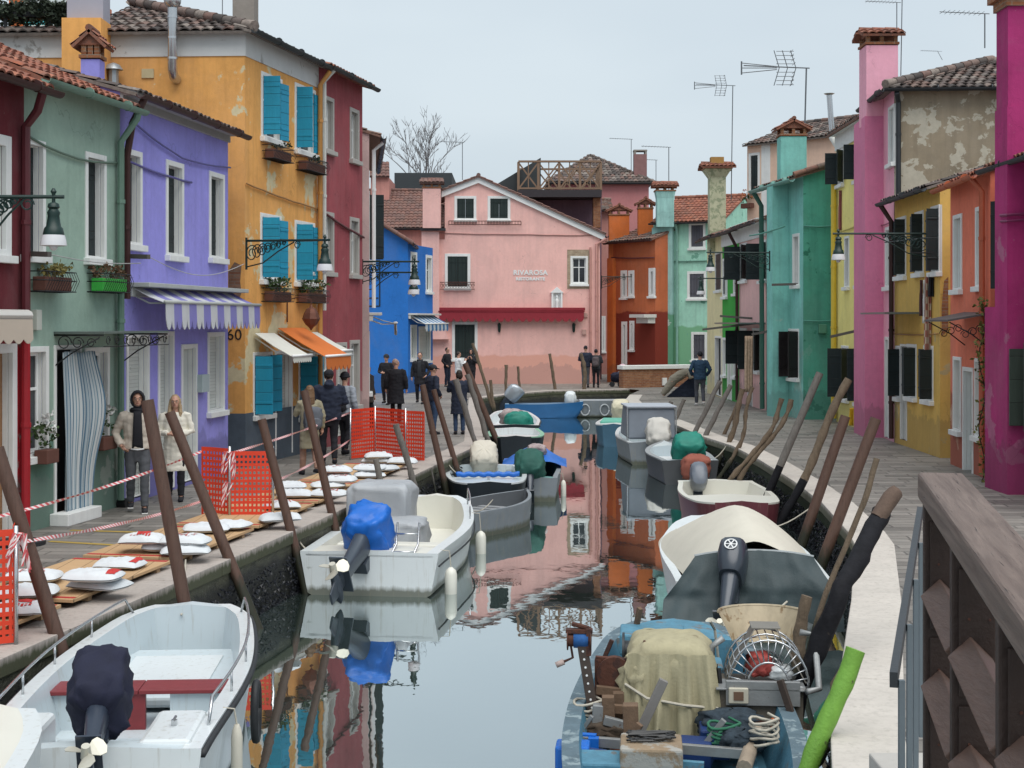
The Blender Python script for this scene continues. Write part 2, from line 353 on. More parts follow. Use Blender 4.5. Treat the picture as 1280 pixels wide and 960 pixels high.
    # ---- shoes
    for sg in(-1,1):
        mb=MB(); a=An[sg]; mb.tube([a+Vector((0,.035,.0)),a+Vector((0,.03,-.045)),a+Vector((0,-.04,-.05)),a+Vector((0,-.12,-.055)),a+Vector((0,-.17,-.058))],[.045,.045,.046,.043,.028],10,squash=1.0); mb.v=[(x,y,max(z,a.z-.082)) for x,y,z in mb.v]; s_=mb.build('shoe',shoes,rt,smooth=True)
        if sole: mb=MB(); mb.box(a.x-.043,a.x+.043,a.y-.19,a.y+.07,a.z-.084,a.z-.064); mb.build('sole',sole,s_,bevel=.012)
    # ---- jacket or coat
    mb=MB(); B_=bulk; L=-lean
    rings=[ell((0,L*.12,1.475),.085,.075),ell((0,L*.10,1.44),.165*B_,.095*B_),ell((0,L*.09,1.36),.195*B_,.125*B_),ell((0,L*.06,1.2),.185*B_,.13*B_),ell((0,L*.04,1.05),.172*B_,.125*B_)]
    if tl<.95: rings+=[ell((0,.0,.95),.18*B_,.13*B_)]
    z=.80
    while z>tl: rings.append(ell((0,.0,z),(.185+.03*(.8-z)*skirt)*B_,(.135+.05*(.8-z)*skirt)*B_)); z-=.15
    rings.append(ell((0,0,tl),(.18+.07*max(0,.85-tl)*skirt)*B_,(.13+.10*max(0,.85-tl)*skirt)*B_))
    mb.loft(rings[::-1]); c=.058*B_
    for sg in(-1,1): mb.tube([sh_(sg)+Vector((-sg*.05,0,.0)),sh_(sg),EL[sg],EL[sg].lerp(WR[sg],.55),WR[sg]+(EL[sg]-WR[sg])*.06],[c*1.1,c*1.12,c,c*.92,c*.72],11)
    if hood: mb.tube([Vector((0,.06+L*.1,1.42)),Vector((0,.10+L*.1,1.50)),Vector((0,.08+L*.1,1.56))],[.09,.10,.06],12)
    remeshed(mb,'coat' if tl<.75 else 'jacket',top,rt,vox,2,.009*B_,7)
    if open_: # darker garment showing at the open front
        mb=MB(); rows=[]
        for i in range(9):
            t_=i/8; z=1.47-(1.47-max(tl+.02,.9))*t_; ry={0:.1}.get(i,.1+.034*math.sin(PI*min(1,t_*1.1)))*B_+.012; rows.append([Vector((x*.06*(.9+.4*t_),L*(.11-.08*t_)-ry-.006*(1-x*x),z)) for x in(-1,-.5,0,.5,1)])
        mb.grid(rows); o=mb.build('shirt_front',open_,rt,smooth=True); md=o.modifiers.new('Solidify','SOLIDIFY'); md.thickness=.012
    if under: 
        mb=MB(); mb.tube([(-.09,-.15*B_,tl+.01),(0,-.165*B_,tl-.0),(.09,-.15*B_,tl+.01)],.012,6); mb.build('shirt_hem',under,rt,smooth=True)
    if collar:
        mb=MB(); mb.tube([Vector((.085*math.cos(a),L*.11+.078*math.sin(a),1.485+.012*math.sin(a*2))) for a in [2*PI*q/16 for q in range(17)]],.034,8); remeshed(mb,'collar',collar,rt,.013,1,.006,18)
    # ---- hair / hats
    mb=MB(); hm=hair
    if hairk in('short','long','bun','bob'):
        mb.sph((0,.028,.028),.087,.090,.100,18,12); 
        if hairk=='long':
            mb.tube([(0,.05,.03),(0,.075,-.10),(0,.085,-.24),(0,.085,-.36)],[.085,.088,.085,.045],12,squash=.7)
            for sg in(-1,1): mb.tube([(sg*.06,.0,.05),(sg*.082,-.005,-.06),(sg*.09,-.045,-.18),(sg*.085,-.075,-.30)],[.03,.032,.036,.018],8)
        if hairk=='bob': mb.sph((0,.04,-.03),.10,.085,.11,14,10)
        if hairk=='bun': mb.sph((0,.11,.05),.045,n=12,m=8)
        mb.xform(Mh); o=remeshed(mb,'hair',hm,rt,.012,1,.006,22)
        for v in o.data.vertices:  # keep the face clear
            pass
    if hairk=='hoodup':
        mb=MB(); rings=[]
        for i in range(8):
            t_=i/7; yy=-.075+.20*t_; rr_=.100+.018*math.sin(PI*t_) - (.07*max(0,t_-.7)/.3); rings.append([Vector((rr_*.92*math.cos(a),yy,.005+rr_*1.15*math.sin(a))) for a in [2*PI*q/18 for q in range(18)]])
        inner=[[Vector((p.x*.83,p.y,p.z*.86)) for p in r_] for r_ in rings[:5]][::-1]
        mb.loft(inner+rings,cap=True); mb.xform(Mh); mb2=mb; o=mb2.build('hood',hair,rt,smooth=True)
        mb=MB(); mb.tube([Vector((0,.0,1.44)),Vector((0,.01,1.52))],[.12,.09],14); mb.build('hood_neck',hair,rt,smooth=True)
    if hat:
        kind_,m_=hat; mb=MB()
        if kind_=='cap':
            mb.sph((0,.015,.045),.092,.105,.080,18,10); st=len(mb.v); mb.loft([[Vector((x*.075,-.07-.0*abs(x),.055+(.008*(1-x*x)))) for x in(-1,-.5,0,.5,1)]+[Vector((x*.075,-.07,.045)) for x in(1,0,-1)],[Vector((x*.06,-.155-.01*(1-x*x),.04)) for x in(-1,-.5,0,.5,1)]+[Vector((x*.06,-.15,.032)) for x in(1,0,-1)]])
        elif kind_=='beanie': mb.sph((0,.012,.055),.096,.108,.090,18,10); mb.tube([Vector((.094*math.cos(a),.012+.105*math.sin(a),.035)) for a in [2*PI*q/18 for q in range(19)]],.018,8)
        elif kind_=='bucket': mb.sph((0,.012,.06),.094,.104,.080,18,10); mb.tube([(0,.01,.05),(0,.01,.035),(0,.01,.02)],[.10,.125,.145],18)
        mb.xform(Mh); mb.build('hat',m_,rt,smooth=True,auto=60)
    return rt,rt.matrix_basis.copy()
def wpt(rt,p): 
    M=Matrix.Translation(rt.location)@Matrix.Rotation(rt.rotation_euler.z,4,'Z')@Matrix.Scale(rt.scale[0],4); return M@Vector(p)
def backpack(rt,m,label,w_=.30,h_=.42,d_=.18,z=1.2,y=.20,straps=True):
    k=rt.scale[0]; loc=wpt(rt,(0,y,z-h_/2)); r_=root('backpack',loc,label,'backpack','backpacks and bags carried by people',rt.rotation_euler.z,world=False); r_.scale=(k,k,k)
    mb=MB(); blob(mb,(0,0,h_/2),w_/2,d_/2,h_/2,n=24,m=16,e=3.2,fold=.02,seed=4); mb.build('pack',m,r_,smooth=True)
    mb=MB(); blob(mb,(0,d_*.45,h_*.32),w_*.36,d_*.22,h_*.22,n=18,m=12,e=3.2,fold=.012,seed=6); mb.build('pocket',m,r_,smooth=True)
    if straps:
        mb=MB()
        for sg in(-1,1): mb.tube([(sg*.09,-.04,h_*.92),(sg*.13,-.20-.02,h_*.98),(sg*.14,-.35,h_*.75),(sg*.16,-.30,h_*.3),(sg*.12,-.05,.06)],.018,6,squash=.5)
        mb.build('straps',m,r_,smooth=True)
    return r_
BEI=P('beige_bomber_cloth',(.52,.46,.39),.85,0,.08,6,.2); CRC=P('cream_coat_cloth',(.70,.67,.58),.85,0,.06,5,.2); OLV=P('olive_khaki_cloth',(.28,.25,.17),.85,0,.12,6,.2); GPF=P('grey_puffer_cloth',(.27,.30,.34),.7,0,.12,6,.3); BRN=P('brown_parka_cloth',(.06,.045,.04),.9,0,.2,6,.2); WHT=P('white_jacket_cloth',(.62,.63,.64),.8,0,.06,5,.2); DGY=P('dark_grey_cloth',(.03,.033,.04),.9,0,.2,6,.2); BLJ=P('dark_blue_jacket_cloth',(.018,.05,.095),.85,0,.2,6,.2)
FUR=P('brown_fur_trim',(.16,.10,.06),.95,0,.4,40,.8); SNK=P('black_canvas_shoe',(.02,.02,.025),.7); WSO=P('white_rubber_sole',(.62,.62,.6),.6); GPK=P('grey_backpack_cloth',(.11,.12,.14),.85,0,.2,7,.2)
A,_=person(172,640,1.80,14,'young man in a beige bomber jacket with black hood up and grey trousers',BEI,tl=.92,bulk=1.12,legs=CGREY,hair=CBLK,hairk='hoodup',arms=('pocket','down'),stride=.55,shoes=SNK,open_=CBLK,under=WHT,sole=WSO,vox=.012,collar=CBLK)
Bp,_=person(219,626,1.68,8,'woman with long blonde hair in a cream hooded coat, black tights and black shoes',CRC,tl=.50,bulk=1.08,legs=CBLK,hair=HBL,hairk='long',arms=('front','front'),stride=.3,hood=True,skirt=.9,vox=.012,open_=None)
loc=wpt(Bp,(.0,-.18,1.0)); mb=MB(); blob(mb,(0,0,0),.11,.05,.08,seed=2); o=mb.build('shoulder_bag',CBLK,loc=loc,smooth=True); tag(o,'small black bag held in front of the woman in the cream coat','bag','backpacks and bags carried by people')
SHO=P('brown_leather_shoe',(.10,.05,.03),.5)
C_,_=person(387,594,1.66,205,'woman with very long brown hair in a khaki coat seen from behind',OLV,tl=.52,bulk=1.05,legs=P('tan_stocking',(.36,.21,.15),.6),hair=HLB,hairk='long',arms=('down','phone'),stride=.6,shoes=CBLK,skirt=.5); backpack(C_,GPK,'large grey backpack on the long haired woman in khaki',.36,.46,.22,1.12,.22)
D_,_=person(411,583,1.90,190,'big man in a black puffer jacket and black cap seen from behind',CNAV,tl=.84,bulk=1.30,legs=CBLK,arms=('front','front'),stride=.35,hat=('cap',CBLK),hood=True)
E_,_=person(431,569,1.76,150,'person in a pale grey puffer jacket and black beanie behind the big man',GPF,tl=.86,bulk=1.15,legs=CBLK,hat=('beanie',CBLK),arms=('down','down'),stride=.4); backpack(E_,DGY,'dark backpack on the person in the pale grey puffer',.32,.46,.2,1.15,.22)
F_,_=person(459,536,1.70,60,'person in a dark brown parka with a fur trimmed collar at the crimson corner',BRN,tl=.72,bulk=1.15,legs=CBLK,hair=HBR,collar=FUR,stride=.4)
G_,_=person(483,506,1.72,-20,'person in a black knee length coat and dark furry hat by the blue wall',CBLK,tl=.62,bulk=1.1,legs=CBLK,hat=('beanie',DGY),arms=('front','down'),stride=.2,vox=.018)
H_,_=person(495,527,1.78,175,'bald man in a long black overcoat seen from behind',CBLK,tl=.50,bulk=1.22,legs=CBLK,hair=HGR,hairk='short',arms=('down','down'),stride=.1,vox=.018,head_turn=-60)
I_,_=person(525,505,1.78,-5,'man in a black open coat and scarf facing us beside the blue house',CBLK,tl=.66,bulk=1.1,legs=CBLK,hair=HBR,arms=('down','pocket'),stride=.3,collar=DGY,open_=DGY,vox=.018)
J_,_=person(541,543,1.76,120,'man in a navy jacket, flat cap and blue jeans looking aside',CNAV,tl=.84,bulk=1.18,legs=JEAN,hat=('cap',DGY),arms=('pocket','pocket'),stride=.1,nod=12,vox=.016)
K_,_=person(559,484,1.72,60,'man in black standing beside the restaurant chimney buttress',CBLK,tl=.84,bulk=1.1,legs=CNAV,arms=('pocket','pocket'),stride=.05,shoes=SNK,sole=WSO,vox=.018)
L_,_=person(573,492,1.66,110,'person in a white jacket half hidden by the dark haired woman',WHT,tl=.84,bulk=1.12,legs=CBLK,arms=('phone','phone'),vox=.018)
M_,_=person(589,489,1.72,-10,'person in a black hooded jacket holding a phone in front of the restaurant door',CBLK,tl=.84,bulk=1.12,legs=CBLK,hair=DGY,hairk='hoodup',arms=('phone','phone'),vox=.018)
N_,_=person(574,543,1.62,190,'dark haired woman in a padded navy coat and jeans with her back to us',CNAV,tl=.56,bulk=1.25,legs=JEAN,hair=HBR,hairk='bob',arms=('phone','phone'),vox=.016,skirt=.7)
O1,_=person(732,484.5,1.80,170,'taller person with lowered head in the couple at the pink corner',CNAV,tl=.86,bulk=1.15,legs=CGREY,hair=CBLK,arms=('front','front'),nod=25,vox=.02)
O2,_=person(745,484.5,1.66,172,'shorter person with a backpack in the couple at the pink corner',DGY,tl=.84,bulk=1.15,legs=CBLK,hair=CBLK,arms=('front','front'),vox=.02); backpack(O2,P('taupe_backpack_cloth',(.10,.08,.085),.85),'taupe backpack on the couple\'s right hand person',.32,.46,.2,1.18,.22)
R_,_=person(875,507,1.84,182,'man in a dark blue jacket and grey trousers walking away on the right quay',BLJ,tl=.84,bulk=1.15,legs=P('slate_trouser_cloth',(.065,.07,.085),.9),hair=CBLK,hairk='short',arms=('pocket','pocket'),stride=.35,shoes=P('white_sneaker',(.55,.54,.53),.6),vox=.014)
bg_=wpt(R_,(.05,.17,1.16)); mb=MB(); blob(mb,(0,0,0),.15,.06,.12,seed=5); mb.tube([(.12,-.02,.08),(-.1,-.05,.2),(-.16,-.2,.26)],.014,6); o=mb.build('sling_bag',CBLK,loc=bg_,smooth=True); tag(o,'black sling bag across the back of the man walking away','bag','backpacks and bags carried by people')
# bending photographer: torso leaning far over, arms holding a camera, by the brick parapet
def bender(px,py):
    b0=G(px,py); rt=root('person',b0,'person in an olive coat bending right over to take a photo beside the brick parapet','person','people along the canal',0,world=False)
    mb=MB(); hip=Vector((-.05,0,.62)); sh=Vector((.55,-.05,.95)); 
    for sg in(-1,1): mb.tube([hip+Vector((0,sg*.1,0)),Vector((-.20,sg*.05,.33)),Vector((-.40,sg*.04,.06))],[.09,.05,.035],10)
    mb.tube([hip,hip.lerp(sh,.5),sh],[.13,.13,.13],12); mb.tube([sh,Vector((.72,-.05,.98)),],[.06,.05],10); mb.sph((.80,-.08,.92),.09,.085,.11,14,10)
    for sg in(-1,1): mb.tube([sh+Vector((0,sg*.15,0)),Vector((.62,-.2+sg*.1,.72)),Vector((.78,-.22+sg*.04,.78))],[.05,.04,.03],8)
    hand(mb,Vector((.78,-.20,.78)),Vector((.3,-.3,.5)),1,1.); hand(mb,Vector((.78,-.26,.78)),Vector((.3,-.2,.5)),-1,1.)
    remeshed(mb,'body',SKIN,rt,.012,1)
    mb=MB(); mb.tube([Vector((-.42,0,.10)),Vector((-.22,0,.35)),Vector((.0,0,.66)),Vector((.3,0,.86)),Vector((.6,-.03,.98))],[.10,.15,.19,.19,.14],14)
    for sg in(-1,1): mb.tube([sh+Vector((0,sg*.16,0)),Vector((.60,-.2+sg*.1,.73)),Vector((.72,-.22+sg*.05,.77))],[.075,.06,.05],9)
    remeshed(mb,'coat',P('olive_grey_coat_cloth',(.21,.19,.15),.9,0,.2,6,.2),rt,.016,2,.01,6)
    mb=MB(); mb.sph((.84,-.05,.98),.115,.11,.115,14,10); mb.tube([(.80,.02,1.04),(.92,.0,.98),(.97,-.05,.80)],[.08,.08,.05],10); remeshed(mb,'hair',CBLK,rt,.014,1,.008,20)
    mb=MB(); mb.prism([Vector((-.25,.05,.0)),Vector((.92,.05,.0)),Vector((.90,.05,.80)),Vector((.62,.05,.72))],(0,.25,0)); remeshed(mb,'skirt',CNAV,rt,.018,3,.01,5)
    mb=MB(); mb.box(.80,.92,-.30,-.22,.84,.92); mb.build('camera',BLACKM,rt,bevel=.01)
bender(842,496.5)
mb=MB(); p=V(832,472,50.2); blob(mb,(0,0,0),.13,.12,.12,seed=5); o=mb.build('white_fur_hood',WHT,loc=p,smooth=True); bpy.data.objects.remove(o)
# ---------------------------------------------------------------- camera, sky, sun
cam=bpy.data.cameras.new('camera'); co=bpy.data.objects.new('camera',cam); COL.objects.link(co)
co.location=(0,0,CH); co.rotation_euler=(R(90),0,0); cam.sensor_width=36; cam.lens=36*F/1280; cam.shift_y=-(480-HY)/1280
cam.clip_start=.1; cam.clip_end=3000; SC.camera=co
w=bpy.data.worlds.new('World'); SC.world=w; w.use_nodes=True; wt=w.node_tree; bg=wt.nodes['Background']
sky=wt.nodes.new('ShaderNodeTexSky'); sky.sky_type='NISHITA'; sky.sun_disc=False
SE,SR=R(66),R(160)
sky.sun_elevation=SE; sky.sun_rotation=SR; sky.dust_density=4; sky.air_density=1.2
tc=wt.nodes.new('ShaderNodeTexCoord'); nz=wt.nodes.new('ShaderNodeTexNoise'); nz.inputs['Scale'].default_value=1.6; nz.inputs['Detail'].default_value=4
mpw=wt.nodes.new('ShaderNodeMapping'); mpw.inputs['Scale'].default_value=(1,1,3); wt.links.new(tc.outputs['Generated'],mpw.inputs[0]); wt.links.new(mpw.outputs[0],nz.inputs['Vector'])
rp=wt.nodes.new('ShaderNodeValToRGB'); rp.color_ramp.elements[0].position=.3; rp.color_ramp.elements[0].color=(2.65,3.12,3.55,1); rp.color_ramp.elements[1].position=.72; rp.color_ramp.elements[1].color=(3.55,4.0,4.3,1)
wt.links.new(nz.outputs['Fac'],rp.inputs['Fac'])
mxw=wt.nodes.new('ShaderNodeMix'); mxw.data_type='RGBA'; mxw.inputs[0].default_value=.93
wt.links.new(sky.outputs[0],mxw.inputs[6]); wt.links.new(rp.outputs[0],mxw.inputs[7]); wt.links.new(mxw.outputs[2],bg.inputs['Color']); bg.inputs['Strength'].default_value=.098
sl=bpy.data.lights.new('sun','SUN'); so=bpy.data.objects.new('sun',sl); COL.objects.link(so); sl.energy=1.5; sl.angle=R(60); sl.color=(1,.97,.93)
# sky sun_rotation: azimuth clockwise from +Y; sun lamp shines from the same place
az=SR; sd=Vector((math.sin(az)*math.cos(SE),math.cos(az)*math.cos(SE),math.sin(SE)))
so.rotation_euler=sd.to_track_quat('Z','Y').to_euler(); so.location=(0,0,40)
SC.view_settings.view_transform='Standard'; SC.view_settings.look='None'; SC.view_settings.gamma=1; SC.view_settings.exposure=1.03
SC.render.engine='CYCLES'
# ---------------------------------------------------------------- canal outline
LE=[G(0,825),G(400,650),G(590,560)]; LE=[LE[0]+(LE[0]-LE[1])*3.5]+LE
LE=[V2(p) for p in LE]+[V2(G(606,552)),V2(G(603,497))]
FE=[V2(G(649,491.5)),V2(G(690,488.5)),V2(G(787,486.5)),V2(G(800,487.5))]
RE=[V2(G(*p)) for p in [(787,493.5),(781.5,500),(789,508),(810,517),(842,530),(880,546),(915,557),(950,575),(990,600),(1027,628),(1059,664),(1068,680),(1064,750),(1038,919)]]
RE=RE+[Vector((1.75,8)),Vector((1.6,-20))]
CAN=LE+FE+RE
def offset(line,d):
    """offset a polyline to its left by d"""
    out=[]
    for i,p in enumerate(line):
        a=(line[i]-line[i-1]).normalized() if i>0 else None; b=(line[i+1]-line[i]).normalized() if i<len(line)-1 else None
        t=((a+b).normalized() if a is not None and b is not None else (a or b)); n=Vector((-t.y,t.x))
        k=1/max(.5,abs(n.dot(Vector((-(a or b).y,(a or b).x))))); out.append(p+n*d*k)
    return out
import bmesh
def stonepave(name,w,h,rotz,base):
    t=NT(name); tc=t.n('ShaderNodeTexCoord'); mp=t.n('ShaderNodeMapping'); mp.inputs['Rotation'].default_value=(0,0,rotz); t.l(tc.outputs['Object'],mp.inputs['Vector'])
    nn=t.n('ShaderNodeTexNoise',Scale=1.1,Detail=3); t.l(mp.outputs[0],nn.inputs['Vector']); ws=t.n('ShaderNodeVectorMath',operation='SCALE'); ws.inputs['Scale'].default_value=.10
    t.l(nn.outputs['Color'],ws.inputs[0]); ad=t.n('ShaderNodeVectorMath',operation='ADD'); t.l(mp.outputs[0],ad.inputs[0]); t.l(ws.outputs[0],ad.inputs[1])
    br=t.n('ShaderNodeTexBrick',Scale=1.0,offset=.37,squash=.75,squash_frequency=3)
    br.inputs['Brick Width'].default_value=w; br.inputs['Row Height'].default_value=h; br.inputs['Mortar Size'].default_value=.016; br.inputs['Mortar Smooth'].default_value=.3; br.inputs['Bias'].default_value=-.1
    br.inputs['Color1'].default_value=(*sc(base,.62),1); br.inputs['Color2'].default_value=(*sc(base,1.45),1); br.inputs['Mortar'].default_value=(*sc(base,.25),1)
    t.l(ad.outputs[0],br.inputs['Vector']); v=tc.outputs['Object']
    n=t.noise(v,3.5,8,.7); c=t.mix(t.ramp(n,[(.3,0),(.75,.65)]),br.outputs['Color'],sc(base,.5))
    n2=t.noise(v,.35,4); c=t.mix(t.ramp(n2,[(.4,0),(.65,.35)]),c,sc(base,1.5))
    n3=t.noise(t.obj((1,9,1)),5,4); c=t.mix(t.ramp(n3,[(.62,0),(.7,.5)]),c,sc(base,2.0))
    t.bump(t.math('SUBTRACT',t.noise(v,18,4),t.math('MULTIPLY',br.outputs['Fac'],1.5)),.5,.012)
    return t.done(c,t.ramp(n2,[(.3,.45),(.7,.75)]),0,.45)
PAVE=stonepave('trachyte_paving',.85,.27,R(3),(.21,.195,.175))
# one ground sheet with the canal as an inlet cut into it
far=900
b=MB()
LL=[Vector((LE[0].x-.3,-20))]+LE; RR=[FE[-1]]+RE; CC=[LE[-1]]+FE
for p,q in zip(LL[:-1],LL[1:]): b.add([(-far,p.y,0),(p.x,p.y,0),(q.x,q.y,0),(-far,q.y,0)],[(0,1,2,3)])
for p,q in zip(RR[:-1],RR[1:]): b.add([(q.x,q.y,0),(far,q.y,0),(far,p.y,0),(p.x,p.y,0)],[(0,1,2,3)])
for p,q in zip(CC[:-1],CC[1:]): b.add([(p.x,p.y,0),(q.x,q.y,0),(q.x,far,0),(p.x,far,0)],[(0,1,2,3)])
p=LE[-1]; b.add([(-far,p.y,0),(p.x,p.y,0),(p.x,far,0),(-far,far,0)],[(0,1,2,3)])
p=FE[-1]; b.add([(p.x,p.y,0),(far,p.y,0),(far,far,0),(p.x,far,0)],[(0,1,2,3)])
o=b.build('pavement',PAVE,kind='structure')
bm=bmesh.new(); bm.from_mesh(o.data); bmesh.ops.remove_doubles(bm,verts=bm.verts,dist=.001); bm.to_mesh(o.data); bm.free()
# canal walls
MUD=None
L0=LE[0]
def wallstrip(name,line,m,z0,z1,inset=0.):
    b=MB(); ln=offset(line,inset) if inset else line; rows=[[Vector((p.x,p.y,z)) for p in ln] for z in (z0,z1)]
    b.grid(rows); return b.build(name,m,kind='structure')
t=NT('slimy_quay_stone'); v=t.obj(); z=t.sepz(v)[2]; n=t.noise(v,5,8,.7); n2=t.noise(v,24,5,.7)
c=t.mix(n,(.010,.010,.010),(.035,.037,.03)); zz=t.math('ADD',z,t.math('MULTIPLY',n,.35)); c=t.mix(t.ramp(t.math('ADD',zz,1.),[(.86,0),(1.0,1)]),c,t.mix(n2,(.05,.06,.03),(.17,.16,.11))); t.bump(n2,1,.05)
SLIME=t.done(c,.55,0,.5)
SLBRICK=brickmat('slimy_brick',(.10,.045,.03),(.14,.075,.05),(.055,.06,.04),.25,.07,(.028,.04,.02))
wallstrip('canal_wall',[Vector((L0.x-.3,-20))]+LE+FE,SLIME,-1.6,-.14,.03)
wallstrip('canal_wall',FE[-1:]+RE,SLBRICK,-1.6,-.14,.03)
# kerb stones: pale istrian stone blocks with butt joints
def kerbmat(name,c1,jx,lowc):
    t=NT(name); v=t.obj(); n=t.noise(v,2.2,8,.65); c=t.mix(n,sc(c1,.72),sc(c1,1.12)); n2=t.noise(v,12,6,.7); c=t.mix(t.ramp(n2,[(.5,0),(.72,.5)]),c,sc(c1,.55))
    z=t.sepz(v)[2]; n3=t.noise(t.obj((8,8,2)),2,5); m=t.ramp(t.math('ADD',t.math('MULTIPLY',z,-1.),t.math('MULTIPLY',n3,.16)),[(.085,0),(.15,1)]); c=t.mix(m,c,lowc)
    t.bump(n2,.35,.015); return t.done(c,.8,0,.3)
KL=kerbmat('worn_kerb_stone',(.42,.375,.34),0,(.07,.075,.045)); KR=kerbmat('white_kerb_stone',(.54,.50,.45),0,(.14,.14,.10))
def kerb(line,width,m,seg=1.35,z=.006,h=.165,jitter=.01):
    b=MB(); inn=offset(line,width)
    # cumulative pairs
    for i in range(len(line)-1):
        a,c_=line[i],line[i+1]; L=(c_-a).length; n=max(1,round(L/seg))
        for k in range(n):
            t0,t1=k/n,(k+1)/n; g=.006/L; t0+=g*(k>0); t1-=g*(k<n-1)
            o0=a.lerp(c_,t0);o1=a.lerp(c_,t1); i0=inn[i].lerp(inn[i+1],t0);i1=inn[i].lerp(inn[i+1],t1)
            dz=rnd.uniform(-.003,.004); zt=z+dz
            vs=[Vector((o0.x,o0.y,-h)),Vector((o1.x,o1.y,-h)),Vector((i1.x,i1.y,-h)),Vector((i0.x,i0.y,-h)),Vector((o0.x,o0.y,zt)),Vector((o1.x,o1.y,zt)),Vector((i1.x,i1.y,zt)),Vector((i0.x,i0.y,zt))]
            b.add(vs,[(0,3,2,1),(4,5,6,7),(0,1,5,4),(1,2,6,5),(2,3,7,6),(3,0,4,7)])
    return b.build('kerb',m,kind='structure',bevel=.012)
kerb([Vector((L0.x-.3,-20))]+LE,.5,KL); kerb(FE[:3],.45,KL)
kerb([LE[-1],FE[0]],.45,KL)
kerb(RE,.5,KR,1.6)
# water
t=NT('canal_water'); v=t.obj((1.0,.5,1)); n=t.noise(v,.9,2,.4,.3); n2=t.noise(t.obj((1.5,.9,1)),3.5,2,.4); h=t.math('ADD',t.math('MULTIPLY',n,1.),t.math('MULTIPLY',n2,.16))
bpn=t.n('ShaderNodeBump',Strength=.04,Distance=.10); t.l(h,bpn.inputs['Height'])
gl=t.n('ShaderNodeBsdfGlossy',Roughness=.012); gl.inputs['Color'].default_value=(.86,.91,.92,1); df=t.n('ShaderNodeBsdfDiffuse'); df.inputs['Color'].default_value=(.045,.065,.058,1)
lw=t.n('ShaderNodeLayerWeight',Blend=.5); mx=t.n('ShaderNodeMixShader'); fac=t.ramp(lw.outputs['Facing'],[(.0,.05),(.55,.45),(.78,.78),(1,.97)])
t.l(bpn.outputs[0],gl.inputs['Normal']); t.l(fac,mx.inputs[0]); t.l(df.outputs[0],mx.inputs[1]); t.l(gl.outputs[0],mx.inputs[2]); t.l(mx.outputs[0],t.out.inputs['Surface'])
WATER=t.m
b=MB(); b.add([(-14,-22,WZ),(10,-22,WZ),(10,70,WZ),(-14,70,WZ)],[(0,1,2,3)]); b.build('canal_water',WATER,kind='structure')
# canal bed
b=MB(); b.add([(-14,-22,-2.2),(10,-22,-2.2),(10,70,-2.2),(-14,70,-2.2)],[(0,1,2,3)]); b.build('canal_bed',SLIME,kind='structure')
# mussels
MUS=P('mussel_shells',(.012,.013,.018),.35,0,.3,30,.3)
def mussels(line,n,zlo,zhi,off=.02,label=''):
    b=MB(); segs=[(line[i],line[i+1]) for i in range(len(line)-1)]; Ls=[(c-a).length/max(8,(a.y+c.y)/2) for a,c in segs]; T=sum(Ls)
    for k in range(n):
        x=rnd.random()*T
        for (a,c),L in zip(segs,Ls):
            if x<L: break
            x-=L
        p=a.lerp(c,min(1,x/L)); d=(c-a).normalized(); nn=Vector((d.y,-d.x))
        z=zlo+(zhi-zlo)*(rnd.random()**1.6); s_=rnd.uniform(.022,.05)
        cpt=Vector((p.x+nn.x*off,p.y+nn.y*off,z)); ax=Vector((rnd.uniform(-1,1),rnd.uniform(-1,1),rnd.uniform(-.6,1.2))).normalized(); bx=ax.orthogonal().normalized()*s_*.45; cx=ax.cross(bx).normalized()*s_*.35; ax=ax*s_
        b.add([cpt+ax,cpt+bx,cpt+cx,cpt-bx,cpt-cx,cpt-ax],[(0,1,2),(0,2,3),(0,3,4),(0,4,1),(5,2,1),(5,3,2),(5,4,3),(5,1,4)])
    o=b.build('mussels',MUS,kind='stuff'); tag(o,label,'mussels',kind='stuff'); return o
mussels(LE,17000,-.86,-.30,-(-.02),'dark mussels and weed crusting the left canal wall')
mussels(RE[:-1],14000,-.86,-.30,.02,'dark mussels and weed crusting the right brick canal wall')
# ---------------------------------------------------------------- walls and windows
CAM=Vector((0,0,CH))
class Wall:
    def __init__(s,A,B,z1,z0=-.05):
        s.A=V2(A); s.B=V2(B); s.L=(s.B-s.A).length; s.u=(s.B-s.A)/s.L; s.n=Vector((s.u.y,-s.u.x)); s.z0=z0; s.z1=z1; s.holes=[]
    def uz(s,px,py):
        d=Vector(((px-HX)/F,1)); t=s.A.dot(s.n)/d.dot(s.n); p=d*t
        return (p-s.A).dot(s.u), CH-(py-HY)/F*t
    def pt(s,u,z,n=0.): p=s.A+s.u*u+s.n*n; return Vector((p.x,p.y,z))
    def rect(s,x0,x1,yt,yb):
        xm=(x0+x1)/2; return s.uz(x0,yt)[0],s.uz(x1,yt)[0],s.uz(xm,yb)[1],s.uz(xm,yt)[1]
    def box(s,mb,u0,u1,z0,z1,n0,n1):
        return mb.pbox(s.pt(u0,z0,n0),s.pt(u1,z0,n0)-s.pt(u0,z0,n0),s.pt(u0,z0,n1)-s.pt(u0,z0,n0),Vector((0,0,z1-z0)))
    def front(s,mb,depth=.16):
        us=sorted({0,s.L}|{min(max(h[i],0),s.L) for h in s.holes for i in (0,1)}); zs=sorted({s.z0,s.z1}|{min(max(h[i],s.z0),s.z1) for h in s.holes for i in (2,3)})
        for i in range(len(us)-1):
            for j in range(len(zs)-1):
                uc=(us[i]+us[i+1])/2; zc=(zs[j]+zs[j+1])/2
                if any(h[0]<uc<h[1] and h[2]<zc<h[3] for h in s.holes): continue
                mb.add([s.pt(us[i],zs[j]),s.pt(us[i+1],zs[j]),s.pt(us[i+1],zs[j+1]),s.pt(us[i],zs[j+1])],[(0,1,2,3)])
